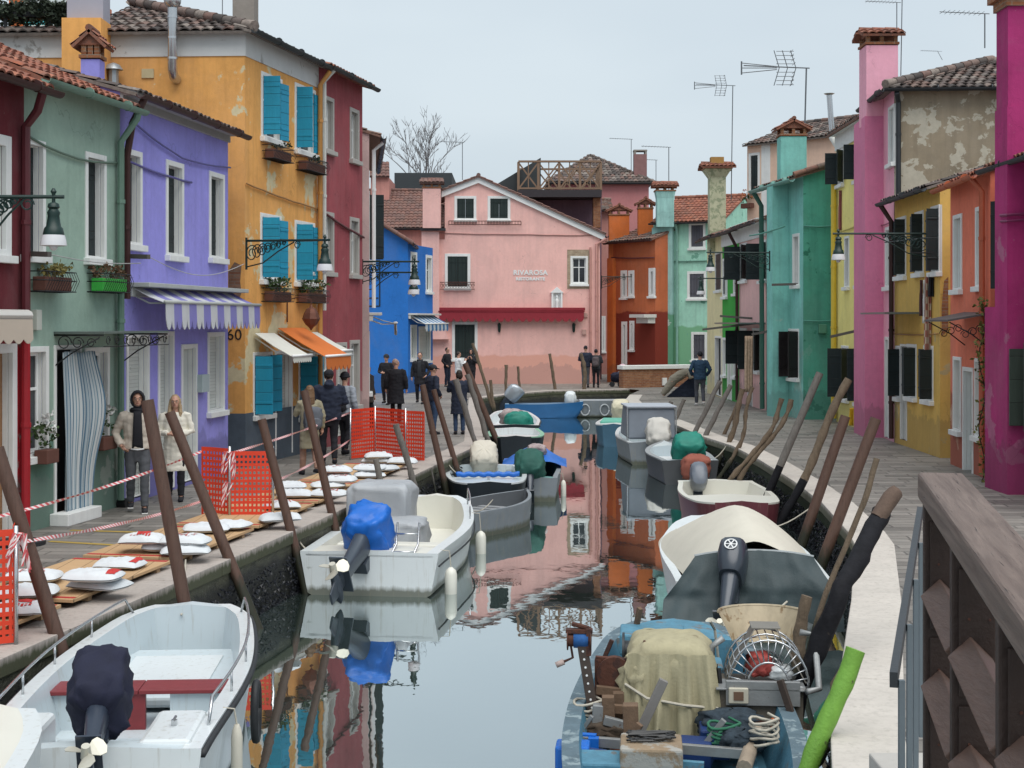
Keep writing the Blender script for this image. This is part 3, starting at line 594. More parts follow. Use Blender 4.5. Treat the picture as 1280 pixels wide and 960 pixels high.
def window(W,par,px,kind='closed',fw=.09,sill=True,sm=None,frame=WHITE,rec=.13,pane=None,ang=(80,80),world=None,top=None,leaf=None,name=None):
    """px=(x0,x1,ytop,ybottom) of the outer surround in photo pixels, or world (u0,u1,z0,z1)"""
    sm=sm or DSHUT
    u0,u1,z0,z1 = world if world else W.rect(*px)
    if name is None: name='door' if kind.startswith('door') else 'window'
    a0,a1,b0,b1=u0+fw,u1-fw,z0+(0 if 'door' in kind else fw*.8),z1-fw
    W.holes.append((a0,a1,b0,b1))
    mb=MB(); pr=.022
    for (q0,q1,r0,r1) in ((u0,a0,z0,z1),(a1,u1,z0,z1),(a0,a1,b1,z1)): W.box(mb,q0,q1,r0,r1,-.05,pr)
    if b0>z0: W.box(mb,a0,a1,z0,b0,-.05,pr)
    # reveal lining
    t=.012
    W.box(mb,a0,a0+t,b0,b1,-rec,-.051); W.box(mb,a1-t,a1,b0,b1,-rec,-.051); W.box(mb,a0+t,a1-t,b1-t,b1,-rec,-.051); W.box(mb,a0+t,a1-t,b0,b0+t,-rec,-.051)
    o=mb.build(name,frame,par,bevel=.006)
    a0+=t;a1-=t;b0+=t;b1-=t; um=(a0+a1)/2
    if sill:
        mb=MB(); W.box(mb,u0-.04,u1+.04,z0-.07,z0+.03,-.04,.10); mb.build('sill',frame,o,bevel=.008)
        o.children[-1].parent=o
    def leafbox(h,du,ang_,w):
        # hinged leaf: h hinge u, du direction +1/-1 of closed leaf, opened by ang from closed (180=flat on wall)
        mb=MB(); c=math.cos(R(ang_)); sn=math.sin(R(ang_)); p=W.pt(h,b0,.024+.0); d=W.u*du*c*w+W.n*sn*w; d=Vector((d.x,d.y,0)); th=Vector((-d.y,d.x,0)).normalized()*.032
        mb.pbox(p,d,th,Vector((0,0,b1-b0)))
        for zz in (.18,.82):
            q=p+Vector((0,0,(b1-b0)*zz)); mb.pbox(q-th*.35,d*.98,th*1.7,Vector((0,0,.045)))
        ob=mb.build('shutter',sm,o,bevel=.004); return ob
    if kind in('closed','doorclosed'):
        for (q0,q1) in ((a0,um-.004),(um+.004,a1)):
            mb=MB(); W.box(mb,q0,q1,b0,b1,-rec-.035,-rec); W.box(mb,q0+.02,q1-.02,b0+(b1-b0)*.18,b0+(b1-b0)*.18+.05,-rec,-rec+.012); W.box(mb,q0+.02,q1-.02,b0+(b1-b0)*.8,b0+(b1-b0)*.8+.05,-rec,-rec+.012)
            mb.build('shutter' if kind=='closed' else 'door_leaf',sm,o)
    elif kind=='flush':
        for (q0,q1) in ((a0,um-.004),(um+.004,a1)):
            mb=MB(); W.box(mb,q0,q1,b0,b1,-.04,-.004)
            for zz in (.15,.8): W.box(mb,q0+.02,q1-.02,b0+(b1-b0)*zz,b0+(b1-b0)*zz+.05,-.004,.012)
            mb.build('shutter',sm,o)
    else:
        mb=MB(); W.box(mb,a0,a1,b0,b1,-rec-.02,-rec); mb.build('pane' if 'door' not in kind else 'door_leaf',pane or GLASS,o)
        if kind in('glass','open'):
            mb=MB(); W.box(mb,um-.02,um+.02,b0,b1,-rec,-rec+.02)
            for zz in (.0,.62,.97): W.box(mb,a0,a1,b0+(b1-b0)*zz,b0+(b1-b0)*zz+.04,-rec+.001,-rec+.022)
            for q in (a0,a1-.035): W.box(mb,q,q+.035,b0,b1,-rec+.001,-rec+.024)
            mb.build('sash',WPAINT,o)
    if kind=='open':
        w=(leaf or (a1-a0)/2)
        if ang[0] is not None: leafbox(a0,1,ang[0],w)
        if ang[1] is not None: leafbox(a1,-1,ang[1],w)
    return o
def tiled(mb,P0,P1,S,over=0.,tw=.21,th=.36,amp=.045,rows=None):
    """curved roof tiles from eave P0-P1 up the slope vector S; each course steps over the one below"""
    P0=Vector(P0);P1=Vector(P1);S=Vector(S); U=P1-P0; L=U.length; U=U/L; SL=S.length; sv=S/SL; N=U.cross(sv).normalized()
    if N.z<0: N=-N
    nc=max(1,round(L/tw)); nr=max(1,round(SL/th)); tw=L/nc; th=SL/nr; seg=6
    for r in range(nr):
        v0=r*th; v1=(r+1)*th+.03
        vs=[];uv=[]; row0=[];row1=[]
        for c in range(nc):
            jit=rnd.uniform(-.008,.008); jz=rnd.uniform(-.006,.010)
            for k in range(seg+1):
                t=k/seg; hgt=amp*(math.sin(PI*t*1.0)**.8 if True else 0)*(1 if True else 0)
                hh=amp*(1-abs(2*t-1)**2.2)
                u=(c+t)*tw
                row0.append(P0+U*u+sv*(v0+jit)+N*(hh+.035+jz)); row1.append(P0+U*u+sv*(v1+jit)+N*(hh*.9+.005+jz))
        n=len(row0); o=len(mb.v); mb.v+= [tuple(p) for p in row0]+[tuple(p) for p in row1]+[tuple(p-N*.03) for p in row0]
        for c in range(nc):
            for k in range(seg):
                i=c*(seg+1)+k
                mb.f.append((o+i,o+i+1,o+n+i+1,o+n+i)); mb.uv.append([(c+.2,r+.2),(c+.8,r+.2),(c+.8,r+.8),(c+.2,r+.8)]); mb.mi.append(mb.cur)
                mb.f.append((o+2*n+i,o+2*n+i+1,o+i+1,o+i)); mb.uv.append([(c+.2,r+.2),(c+.8,r+.2),(c+.8,r+.8),(c+.2,r+.8)]); mb.mi.append(mb.cur)
            if c<nc-1:
                i=c*(seg+1)+seg
                mb.f.append((o+i,o+i+1,o+n+i+1,o+n+i)); mb.uv.append([(c+.2,r+.2)]*4); mb.mi.append(mb.cur)
    mb.hasuv=True
    # solid underside
    o=len(mb.v); q=[P0-N*.05,P1-N*.05,P1+S-N*.05,P0+S-N*.05,P0+N*.004,P1+N*.004,P1+S+N*.004,P0+S+N*.004]; mb.add(q,[(0,3,2,1),(4,5,6,7),(0,1,5,4),(1,2,6,5),(2,3,7,6),(3,0,4,7)])
    return mb
def ridge(mb,p,q,r=.09):
    p=Vector(p);q=Vector(q);L=(q-p).length;n=max(1,round(L/.36)); d=(q-p)/n
    for i in range(n):
        mb.tube([p+d*i,p+d*(i+1.08)],[r*1.12,r*.92],8)
        for k in range(8+2): mb.uv[-1-k]=[(i*1.3+.5,50.5)]*len(mb.f[-1-k])
    mb.hasuv=True
def gutter(mb,p,q,r=.075):
    p=Vector(p);q=Vector(q); d=(q-p).normalized(); s_=Vector((-d.y,d.x,0)).normalized(); rings=[]
    for e in (p,q):
        ring=[e+s_*math.cos(PI+PI*k/8)*r+Vector((0,0,math.sin(PI+PI*k/8)*r)) for k in range(9)]
        ring+=[e+s_*math.cos(PI-(PI*k/8))*(r-.012)*-1+Vector((0,0,-abs(math.sin(PI*k/8))*(r-.012))) for k in range(9)]
        rings.append(ring)
    mb.loft(rings); n=max(1,int((q-p).length/1.2))
    for i in range(1,n+1):
        c=p+(q-p)*(i/(n+.5)); mb.tube([c-d*.012+Vector((0,0,-.005)),c+d*.012+Vector((0,0,-.005))],r+.006,10)
def sidebox(W,D,mb):
    """side and back walls of a block of depth D behind W"""
    a0,a1=W.pt(0,W.z0),W.pt(W.L,W.z0); b0,b1=W.pt(0,W.z0,-D),W.pt(W.L,W.z0,-D); h=Vector((0,0,W.z1-W.z0))
    mb.add([a0,a0+h,b0+h,b0],[(0,1,2,3)]); mb.add([a1,b1,b1+h,a1+h],[(0,1,2,3)]); mb.add([b0,b0+h,b1+h,b1],[(0,1,2,3)])
    mb.add([a0+h,a1+h,b1+h,b0+h],[(0,1,2,3)])
def frontroof(W,par,D,pitch=17,over=.28,tm=TILE_OLD,gm=GUTD,gut=True,ends=(.05,.05),cornice=None,ch=.35,mat=None,pipe=None,pipem=None,gy=0.):
    """roof sloping up from the facade eave to a ridge at D/2, gables closed with the wall material"""
    e0,e1=-ends[0],W.L+ends[1]; z=W.z1; tp=math.tan(R(pitch)); zr=z+tp*D/2
    P0=W.pt(e0,z-over*tp+.03,over); P1=W.pt(e1,z-over*tp+.03,over); S=W.pt(0,zr+.03,-D/2)-W.pt(0,z-over*tp+.03,over)
    mb=MB(); tiled(mb,P0,P1,S); Q0=W.pt(e0,z+.03,-D); Q1=W.pt(e1,z+.03,-D); S2=W.pt(0,zr+.03,-D/2)-W.pt(0,z+.03,-D); tiled(mb,Q1,Q0,S2)
    ridge(mb,P0+S+Vector((0,0,.07)),P1+S+Vector((0,0,.07))); ro=mb.build('roof',tm,par,smooth=True,auto=50)
    for u in (0,W.L): mb=MB(); mb.prism([W.pt(u,z-.01,0),W.pt(u,z-.01,-D),W.pt(u,zr-.03,-D/2)],(W.u.x*(.1 if u==0 else -.1),W.u.y*(.1 if u==0 else -.1),0)); mb.build('gable',mat,par)
    if gut:
        mb=MB(); gutter(mb,W.pt(e0-.05,P0.z-.02,over+.07),W.pt(e1+.05,P0.z-.02,over+.07)); mb.build('gutter',gm,par,smooth=True,auto=40)
    if cornice:
        mb=MB(); W.box(mb,-.01,W.L+.01,z-ch,z+.02,0,.05); W.box(mb,-.02,W.L+.02,z-.08,z+.03,.05,over-.04); mb.build('cornice',cornice,par,bevel=.01)
    return P0,P1,S
def pipe(par,pts,m,r=.05,name='downpipe'):
    mb=MB(); mb.tube(pts,r,8); L=0
    for i in range(len(pts)-1):
        a,b=Vector(pts[i]),Vector(pts[i+1]); n=int((b-a).length/1.5)
        for k in range(n): c=a.lerp(b,(k+.5)/n); d=(b-a).normalized(); mb.tube([c-d*.03,c+d*.03],r+.012,8)
    mb.build(name,m,par,smooth=True,auto=40)
def cable(par,W,uzs,m,r=.012,n=.03,name='cable'):
    pts=[]
    for i in range(len(uzs)-1):
        (u0,z0),(u1,z1)=uzs[i],uzs[i+1]; k=max(2,int(abs(u1-u0)/.4))
        for j in range(k): t=j/k; pts.append(W.pt(u0+(u1-u0)*t,z0+(z1-z0)*t-.03*math.sin(PI*t)+rnd.uniform(-.006,.006),n))
    pts.append(W.pt(uzs[-1][0],uzs[-1][1],n)); mb=MB(); mb.tube(pts,r,5); mb.build(name,m,par,smooth=True)
def finish(W,par,mat,D=5.,extra=None,name='wall'):
    mb=MB(); W.front(mb); sidebox(W,D,mb)
    if extra: extra(mb)
    return mb.build(name,mat,par)
def hroot(W,name,label,cat='house'): 
    return root(name,W.pt(W.L/2,0),label,cat)
def chimney(par,cx,cy,z0,z1,w,d,m,cap='tiles',capm=None,name='chimney',flare=.0,rot=0.,crown=None):
    mb=MB(); M=Matrix.Translation((cx,cy,0))@Matrix.Rotation(rot,4,'Z')
    st=len(mb.v); mb.box(-w/2,w/2,-d/2,d/2,z0,z1)
    if flare: mb.loft([[Vector((sx*(w/2),sy*(d/2),z1-.3)) for sx,sy in((-1,-1),(1,-1),(1,1),(-1,1))],[Vector((sx*(w/2+flare),sy*(d/2+flare),z1+.02)) for sx,sy in((-1,-1),(1,-1),(1,1),(-1,1))]])
    mb.xform(M,st); o=mb.build(name,m,par)
    W2,D2=w/2+flare+.07,d/2+flare+.07
    if cap in('tiles','arched','gable'):
        mb=MB(); mb.box(-W2+.04,W2-.04,-D2+.04,D2-.04,z1+.021,z1+.08)
        if cap!='tiles':
            for sx in(-1,0,1):
                for sy in(-1,1): mb.box(sx*(w/2-.05)-.045,sx*(w/2-.05)+.045,sy*(d/2-.05)-.045,sy*(d/2-.05)+.045,z1+.081,z1+.25)
        mb.xform(M); mb.build('chimney_crown',crown or BRICK,o)
        mb=MB(); z=z1+(.25 if cap!='tiles' else .085)
        if cap=='gable':
            hh=.26; mb.prism([Vector((-W2+.03,-D2+.05,z)),Vector((W2-.03,-D2+.05,z)),Vector((0,-D2+.05,z+hh-.03))],(0,2*D2-.1,0))
            for sx in(-1,1): tiled(mb,Vector((sx*(W2+.08),-D2*sx*1.1,z-.03)),Vector((sx*(W2+.08),D2*sx*1.1,z-.03)),Vector((-sx*(W2+.08),0,hh+.03)),tw=.17,th=.25,amp=.03)
            ridge(mb,(0,-D2*1.1,z+hh+.03),(0,D2*1.1,z+hh+.03),.06)
        else:
            for (a,b,c) in ((Vector((-W2-.08,-D2-.08,z)),Vector((W2+.08,-D2-.08,z)),Vector((0,D2*.9,.16))),(Vector((W2+.08,D2+.08,z)),Vector((-W2-.08,D2+.08,z)),Vector((0,-D2*.9,.16)))):
                tiled(mb,a,b,c,tw=.17,th=.22,amp=.04)
            mb.box(-W2*.8,W2*.8,-D2*.6,D2*.6,z+.0,z+.15)
            ridge(mb,(-W2*1.05,0,z+.2),(W2*1.05,0,z+.2),.06)
        mb.xform(M); mb.build('chimney_cap',capm or TILE_RED,o,smooth=True,auto=45)
    elif cap=='slab':
        mb=MB()
        for sx in(-1,1): mb.box(sx*(w/2-.06)-.06,sx*(w/2-.06)+.06,-d/2,d/2,z1+.001,z1+.18)
        mb.box(-W2+.05,W2-.05,-D2+.05,D2-.05,z1+.18,z1+.26); mb.xform(M); mb.build('chimney_cap',capm or WHITE,o)
    return o
CABLE=P('grey_cable',(.10,.10,.10),.6,0,.1,5,0)
# ---------------------------------------------------------------- LEFT ROW
gB=V2(G(150,633)); gA=V2(G(30,667)); dr=Vector((.17,.985)).normalized()
# 1 dark red house at the frame edge
RED1=stucco('maroon_plaster',(.115,.022,.028),(.25,.2,.18),.02,(.36,.012,.022),2.55,.2)
W=Wall(gA-dr*4.2,gA,6.1); h=hroot(W,'red_house','maroon house with bright red ground floor cut off by the left frame edge')
window(W,h,(-12,13,168,322),'glass',.14)
window(W,h,(-30,20,430,690),'doorclosed',.12,False,planks('varnished_door_wood',(.32,.17,.08),0,.15,.05,.5))
finish(W,h,RED1,5.5); frontroof(W,h,5.5,25,.4,TILE_RED,GUTB,mat=RED1)
pipe(h,[W.pt(W.L-.25,5.95,.42),W.pt(W.L-.2,5.65,.3),W.pt(W.L-.12,5.45,.09),W.pt(W.L-.12,2.9,.09)],P('red_pipe_paint_dark',(.10,.018,.024),.5),.06)
pipe(h,[W.pt(W.L-.12,2.89,.09),W.pt(W.L-.12,.05,.09)],P('red_pipe_paint',(.35,.012,.02),.5),.06)
# rolled awning of the red house
AWH=P('awning_housing',(.60,.58,.54),.5,0,.06,4,.05)
mb=MB(); u1=W.L-.35
rings=[[W.pt(u,2.93+.08*math.sin(a),.22+.10*math.cos(a)) for a in [2*PI*k/10 for k in range(10)]] for u in (.5,u1)]
mb.loft(rings); aw=mb.build('rolled_awning',AWH,h,smooth=True,auto=40)
mb=MB(); n=26; row0=[];row1=[]
for i in range(n*4+1):
    u=.5+(u1-.5)*i/(n*4); row0.append(W.pt(u,2.88,.31)); row1.append(W.pt(u,2.62-.06*abs(math.sin(PI*i/8)),.32))
mb.grid([row0,row1]); mb.grid([[p+Vector((W.n.x*-.01,W.n.y*-.01,0)) for p in row0],[p+Vector((W.n.x*-.01,W.n.y*-.01,0)) for p in row1]])
mb.build('valance',P('cream_canvas',(.52,.44,.36),.8,0,.06,3,.1),aw)
# 2 sage green house
GRN=stucco('sage_green_plaster',(.25,.345,.285),(.36,.40,.35),.015,(.115,.21,.165),1.25,.22)
W=Wall(gA,gB,6.22); WG=W; h=hroot(W,'green_house','sage green house with striped door curtain and two small flower rails')
window(W,h,(27,56,174,322),'closed',.08); window(W,h,(106,132,192,326),'closed',.08)
window(W,h,(32,60,433,572),'glass',.08); window(W,h,(105,136,434,556),'glass',.08)
dw=window(W,h,(67,101,431,650),'door',.06,False,pane=P('dark_doorway',(.015,.015,.017),.7))
mb=MB(); u0,u1,z0,z1=W.rect(64,103,650,664); W.box(mb,u0-.05,u1+.05,0,.17,0,.28); mb.build('doorstep',WHITE,h,bevel=.01)
finish(W,h,GRN,5.2)
P0,P1,S=frontroof(W,h,5.2,24,.3,TILE_RED,P('green_gutter_paint',(.15,.24,.19),.5),mat=GRN)
pipe(h,[W.pt(W.L-.12,6.08,.37),W.pt(W.L-.12,5.95,.33),W.pt(W.L-.16,5.6,.09),W.pt(W.L-.16,.12,.09)],P('green_pipe_paint',(.14,.23,.18),.5),.055)
cable(h,W,[(0,5.35),(W.L*.5,5.2),(W.L,5.3)],P('green_cable',(.12,.18,.14),.6),.018,.04)
# open dark shutters of the ground windows
mb=MB(); W.box(mb,-.0,.001,0,.001,0,.001)
# iron and glass canopy
mb=MB(); u0,_=W.uz(67,431); u1=W.L+.1; zc=2.68
W.box(mb,u0,u1,zc,zc+.03,.0,.75); cn=mb.build('door_canopy',P('canopy_glass',(.12,.15,.14),.3),h)
mb=MB()
for u in (u0+.02,u1-.02):
    mb.tube([W.pt(u,zc-.02,.0),W.pt(u,zc-.02,.74)],.014,6)
    for k in range(3):
        c0=.15+.2*k; rr=.11-.02*k; mb.tube([W.pt(u,zc-.13+rr*math.sin(a)*(1-a/14),c0+rr*math.cos(a)*(1-a/14)) for a in [q*.45 for q in range(18)]],.008,5)
    mb.tube([W.pt(u,zc-.45,.01),W.pt(u,zc-.28,.25),W.pt(u,zc-.05,.68)],.011,5)
for k in range(8):
    c=u0+(u1-u0)*(k+.5)/8; mb.tube([W.pt(c+.07*math.cos(a)*(1-a/14),zc-.1+.07*math.sin(a)*(1-a/14),.75) for a in [q*.45 for q in range(18)]],.007,5)
mb.tube([W.pt(u0,zc-.18,.75),W.pt(u1,zc-.18,.75)],.008,5); mb.build('scrollwork',BLACKM,cn,smooth=True)
# striped door curtain
CURT=None
t=NT('striped_curtain'); uvn=t.n('ShaderNodeUVMap'); sp=t.sepz(uvn.outputs[0]); fr=t.math('FRACT',t.math('MULTIPLY',sp[0],9.)); c=t.ramp(fr,[(0,(.36,.42,.45)),(.22,(.07,.16,.24)),(.3,(.52,.56,.57)),(.5,(.2,.3,.36)),(.6,(.55,.58,.58)),(.85,(.12,.2,.27))],'CONSTANT')
CURT=t.done(c,.85,0,.1)
u0,u1,z0,z1=W.rect(70,106,440,640); mb=MB(); rows=[];nu=60;nv=26;uvs=[]
for j in range(nv+1):
    v=j/nv; row=[]
    sh=.10*math.sin(v*1.3)*1.0; wd=1-.45*(1-min(1,v*3.2))*0-(.10*v)
    for i in range(nu+1):
        q=i/nu; uu=u0+(u1-u0)*(.0+ (q*wd)) + sh*(.9-.2*q)+.18*(1-v)*0; d=.10+.035*math.sin(q*2*PI*7+v*1.5)*(.5+.5*v)+.22*math.exp(-((v-.35)/.3)**2)*q
        row.append(W.pt(uu,z1-(z1-z0)*v+.012*math.sin(q*9),d))
    rows.append(row)
n=nu+1; vs=[p for r in rows for p in r]; fs=[];us=[]
for j in range(nv):
    for i in range(nu): fs.append((j*n+i,(j+1)*n+i,(j+1)*n+i+1,j*n+i+1)); us.append([(i/nu,j/nv),(i/nu,(j+1)/nv),((i+1)/nu,(j+1)/nv),((i+1)/nu,j/nv)])
mb.add(vs,fs,us); cu=solo(mb,'door_curtain',CURT,W.pt(u0,0,.1),'blue and white striped curtain hanging over the green house doorway','curtain',smooth=True)
md=cu.modifiers.new('Solidify','SOLIDIFY'); md.thickness=.008
# electric box
mb=MB(); u,z=W.uz(42,400); W.box(mb,u-.07,u+.07,z-.14,z+.14,0,.09); mb.build('meter_box',P('pale_grey_plastic',(.5,.52,.47),.5),h,bevel=.01)
# 3 lavender house
PUR=stucco('lavender_plaster',(.26,.245,.60),None,0,(.22,.21,.50),.7,.2,.07)
pB=V2(G(285,591)); W=Wall(gB,pB,6.42); WP=W; h=hroot(W,'lavender_house','lavender blue house with a striped awning and white door surrounds')
window(W,h,(152,177,187,308),'closed',.09); window(W,h,(207,229,202,322),'closed',.09); window(W,h,(261,280,216,325),'closed',.09)
WBL=planks('white_roller_shutter',(.60,.63,.60),2,.06,.05,.5,.04)
window(W,h,(157,186,415,622),'doorclosed',.09,False,WBL,name='window'); window(W,h,(197,217,414,612),'doorclosed',.08,False,WBL)
window(W,h,(226,246,430,602),'doorclosed',.08,False,planks('white_door_boards',(.56,.6,.58),0,.2,.03,.5,.03)); window(W,h,(259,280,415,516),'closed',.08,True,WBL)
finish(W,h,PUR,4.8); frontroof(W,h,4.8,16,.3,TILE_DK,GUTB,cornice=P('grey_plaster_cornice',(.36,.36,.36),.8),ch=.2,mat=PUR)
pipe(h,[W.pt(.1,6.3,.36),W.pt(.0,5.9,.2),W.pt(.03,5.4,.1),W.pt(.03,3.2,.1)],GUTB,.055)
cable(h,W,[(.3,6.0),(W.L*.5,5.65),(W.L,5.75)],P('violet_cable',(.12,.11,.3),.6),.016,.05); cable(h,W,[(.3,5.35),(W.L*.6,5.28)],P('violet_cable',(.12,.11,.3),.6),.02,.03)
mb=MB(); u0,u1,z0,z1=W.rect(245,254,468,490); W.box(mb,u0,u1,z0,z1,0,.12); mb.build('letter_box',P('pale_blue_metal',(.42,.5,.52),.4),h,bevel=.008)
def stripes(name,c1,c2,n):
    t=NT(name); uvn=t.n('ShaderNodeUVMap'); fr=t.math('FRACT',t.math('MULTIPLY',t.sepz(uvn.outputs[0])[0],float(n))); c=t.ramp(fr,[(0,c1),(.5,c2)],'CONSTANT'); v=t.obj(); c=t.mix(t.ramp(t.noise(v,3,5),[(.4,0),(.8,.3)]),c,sc(c1,.5)); return t.done(c,.85,0,.15)
def awning(W,par,u0,u1,z0,n0,z1,n1,drop,m,scal=8,housing=True,valm=None,hm=None,name='awning'):
    """sloped canvas from (z0,n0) at the wall to (z1,n1), with a scalloped valance"""
    mb=MB(); N=scal*6; rows=[];th=Vector((0,0,.008))
    def uvrow(f): return [f(i/N) for i in range(N+1)]
    r=[uvrow(lambda t:W.pt(u0+(u1-u0)*t,z0,n0)),uvrow(lambda t:W.pt(u0+(u1-u0)*t,(z0+z1)/2-.02,(n0+n1)/2)),uvrow(lambda t:W.pt(u0+(u1-u0)*t,z1,n1)),uvrow(lambda t:W.pt(u0+(u1-u0)*t,z1-drop+.35*drop*(1-abs(math.sin(PI*t*scal))**.6),n1+.01))]
    vs=[p for q in r for p in q]; n=N+1; fs=[];us=[]
    for j in range(3):
        for i in range(N): fs.append((j*n+i,(j+1)*n+i,(j+1)*n+i+1,j*n+i+1)); us.append([(i/N,j),(i/N,j+1),((i+1)/N,j+1),((i+1)/N,j)])
    mb.add(vs,fs,us); o=mb.build(name,m,par); md=o.modifiers.new('Solidify','SOLIDIFY'); md.thickness=.012
    mb=MB(); mb.tube([W.pt(u0-.04,z1+.02,n1),W.pt(u1+.04,z1+.02,n1)],.028,8)
    for u in (u0+.1,u1-.1): mb.tube([W.pt(u,z0-.1,.02),W.pt(u,(z0+z1)/2-.12,n1*.5),W.pt(u,z1,n1)],.016,6)
    mb.build('awning_arm',hm or WPAINT,o,smooth=True)
    if housing: mb=MB(); W.box(mb,u0-.08,u1+.08,z0+.01,z0+.08,0,n0+.28); W.box(mb,u0-.06,u1+.06,z0-.14,z0+.009,.001,.10); mb.build('awning_cover',hm or AWH,o,bevel=.01)
    return o
awning(W,h,W.uz(160,380)[0],W.L+.0,3.38,.1,3.14,.62,.42,stripes('lavender_stripes',(.55,.56,.58),(.215,.20,.50),7),21,hm=P('grey_awning_housing',(.42,.44,.42),.6))
# 4 orange house: front, hip roof, long side wall over the neighbours' roofs
ORG=stucco('orange_plaster',(.62,.275,.055),(.60,.50,.24),.0,(.50,.17,.05),2.9,.3,.07,patch2=None)
ORG=stucco('orange_plaster_peeling',(.62,.31,.095),(.66,.57,.36),.125,None,0,.32,.09)
SLATE=P('blue_grey_plinth_paint',(.085,.11,.14),.85,0,.3,3,.3)
oA=V2(G(306,584)); oM=V2(G(397,562)); oB=V2(G(453,548))
W=Wall(oA,oM,8.55); WO=W; h=hroot(W,'orange_house','tall orange house with turquoise shutters and peeling paint')
for px in ((326,352,94,176),(368,394,108,192)): window(W,h,px,'open',.08,sm=BSHUT,ang=(84,172),leaf=.34)
for px in ((325,351,268,352),(368,393,277,355)): window(W,h,px,'open',.08,sm=BSHUT,ang=(84,172),leaf=.34)
window(W,h,(316,340,440,520),'open',.06,sm=BSHUT,ang=(88,165),leaf=.36); window(W,h,(343,365,438,568),'doorclosed',.07,False,WBL); window(W,h,(373,393,442,522),'open',.06,sm=BSHUT,ang=(88,165),leaf=.36)
D=7.5; side=Wall(W.pt(0,0)+Vector((-9.2,.5,0)),W.pt(0,0),8.55)
def ex(mb):
    side.front(mb)
finish(W,h,ORG,D,ex)
mb=MB(); side.box(mb,0,side.L+.02,8.05,8.56,0,.025); W.box(mb,0,W.L,8.05,8.56,0,.025); mb.build('cornice',P('chipped_white_band',(.60,.61,.60),.85,0,.08,3,.3,dirt=((.33,.32,.30),.62,2.5)),h)
mb=MB(); W.box(mb,0,W.L,0,1.05,0,.02); side.box(mb,side.L-1.2,side.L+.02,0,1.05,0,.02); mb.build('plinth',SLATE,h)
mb=MB(); sl_=Vector((0,0,0))
# side slope (towards camera) and front slope (towards canal), meeting on a hip
tp=math.tan(R(19)); ov=.25; c0=side.pt(side.L,8.6-ov*tp,ov)+Vector((W.n.x*ov,W.n.y*ov,0))
run=3.3
def hipslope(mb,Wl,ua,ub,zb,run,cutL,cutR,ov=.25,tm=None):
    """sloped tiled roof with mitred ends: rows shortened at cutL/cutR"""
    nr=round((run+ov)/math.cos(R(19))/.36); 
    for r in range(nr):
        d0=(run+ov)*r/nr; d1=(run+ov)*(r+1)/nr; a=ua+(d0 if cutL else 0); b_=ub-(d0 if cutR else 0)
        if b_-a<.2: break
        st=len(mb.f)
        tiled(mb,Wl.pt(a,zb-ov*tp+d0*tp+.03,ov-d0),Wl.pt(b_,zb-ov*tp+d0*tp+.03,ov-d0),Wl.pt(0,zb+d1*tp,-d1)-Wl.pt(0,zb+d0*tp,-d0),th=.5)
        for i in range(st,len(mb.f)):
            if mb.uv[i]: mb.uv[i]=[(x,y+r) for x,y in mb.uv[i]]
uc=side.uz(96,45)[0]; hipslope(mb,side,uc,side.L+.25,8.55,run,False,True); hipslope(mb,side,1.2,side.uz(94,45)[0],8.55,.45,False,False); hipslope(mb,W,-.25,W.L+.02,8.55,run,True,False)
hp=side.pt(side.L+.25,8.62-ov*tp,ov); tr=side.pt(side.L-run,8.62+run*tp,-run)
ridge(mb,hp+Vector((0,0,.05)),tr+Vector((0,0,.12)),.1); ridge(mb,side.pt(uc,8.62+run*tp+.03,-run),tr+Vector((0,0,.08)),.1)
mb.build('roof',TILE_DK,h,smooth=True,auto=50)
mb=MB(); gutter(mb,W.pt(-.3,8.5,.33),W.pt(W.L,8.5,.33)); mb.build('gutter',GUTD,h,smooth=True,auto=40)
pipe(h,[W.pt(W.L-.1,8.4,.33),W.pt(W.L-.1,8.1,.1),W.pt(W.L-.1,.1,.1)],P('orange_pipe_paint',(.55,.26,.07),.5),.055)
cable(h,W,[(0,5.55),(W.L,5.35)],P('ochre_cable',(.35,.18,.06),.6),.02,.04)
p=side.uz(185,92); mb=MB(); side.box(mb,p[0]-.12,p[0]+.12,p[1]-.09,p[1]+.09,0,.03); mb.build('wall_vent',P('cream_vent',(.5,.42,.25),.6),h)
# steel flue on the side wall
mb=MB(); u,zb=side.uz(221,100); mb.tube([side.pt(u,zb,.02),side.pt(u,zb+.03,.2),side.pt(u,zb+.15,.3),side.pt(u,zb+1.35,.3)],.095,10)
for k in range(3): mb.tube([side.pt(u,zb+.35+.4*k,.3),side.pt(u,zb+.39+.4*k,.3)],.105,10)
fl=mb.build('flue',STEEL,h,smooth=True,auto=40); mb=MB(); mb.sph(side.pt(u,zb+1.5,.3),.17,n=16,m=10); mb.build('flue_cowl',STEEL,fl,smooth=True)
u,z=side.uz(147,90); mb=MB(); mb.tube([side.pt(u,z-.3,.25),side.pt(u,z,.25)],.1,8); mb.tube([side.pt(u,z,.25),side.pt(u,z+.1,.25),side.pt(u,z+.14,.25)],[.19,.12,.02],10); mb.build('roof_vent',P('galvanised_metal',(.35,.38,.4),.4,.5),h,smooth=True,auto=40)
# orange chimney with lavender stack behind the ridge tiles
u0,_=side.uz(94,60);u1,_=side.uz(141,60); cx=side.pt((u0+u1)/2,0,.6); chimney(h,cx.x,cx.y+.2,6,side.uz(94,32)[1]-.0,u1-u0,.7,ORG,'none'); chimney(h,cx.x+.0,cx.y+.35,side.uz(94,32)[1],9.8,(u1-u0)*.93,.5,P('pale_lilac_plaster',(.36,.36,.42),.8,0,.1,2,.2),'none')
# brick chimney right
u0,_=side.uz(285,20);u1,_=side.uz(313,20); cx=side.pt((u0+u1)/2,0,-1.6); chimney(h,cx.x-.25,cx.y,8.8,9.75,u1-u0,.5,P('grey_render_chimney',(.28,.25,.22),.9,0,.2,4,.4),'slab')
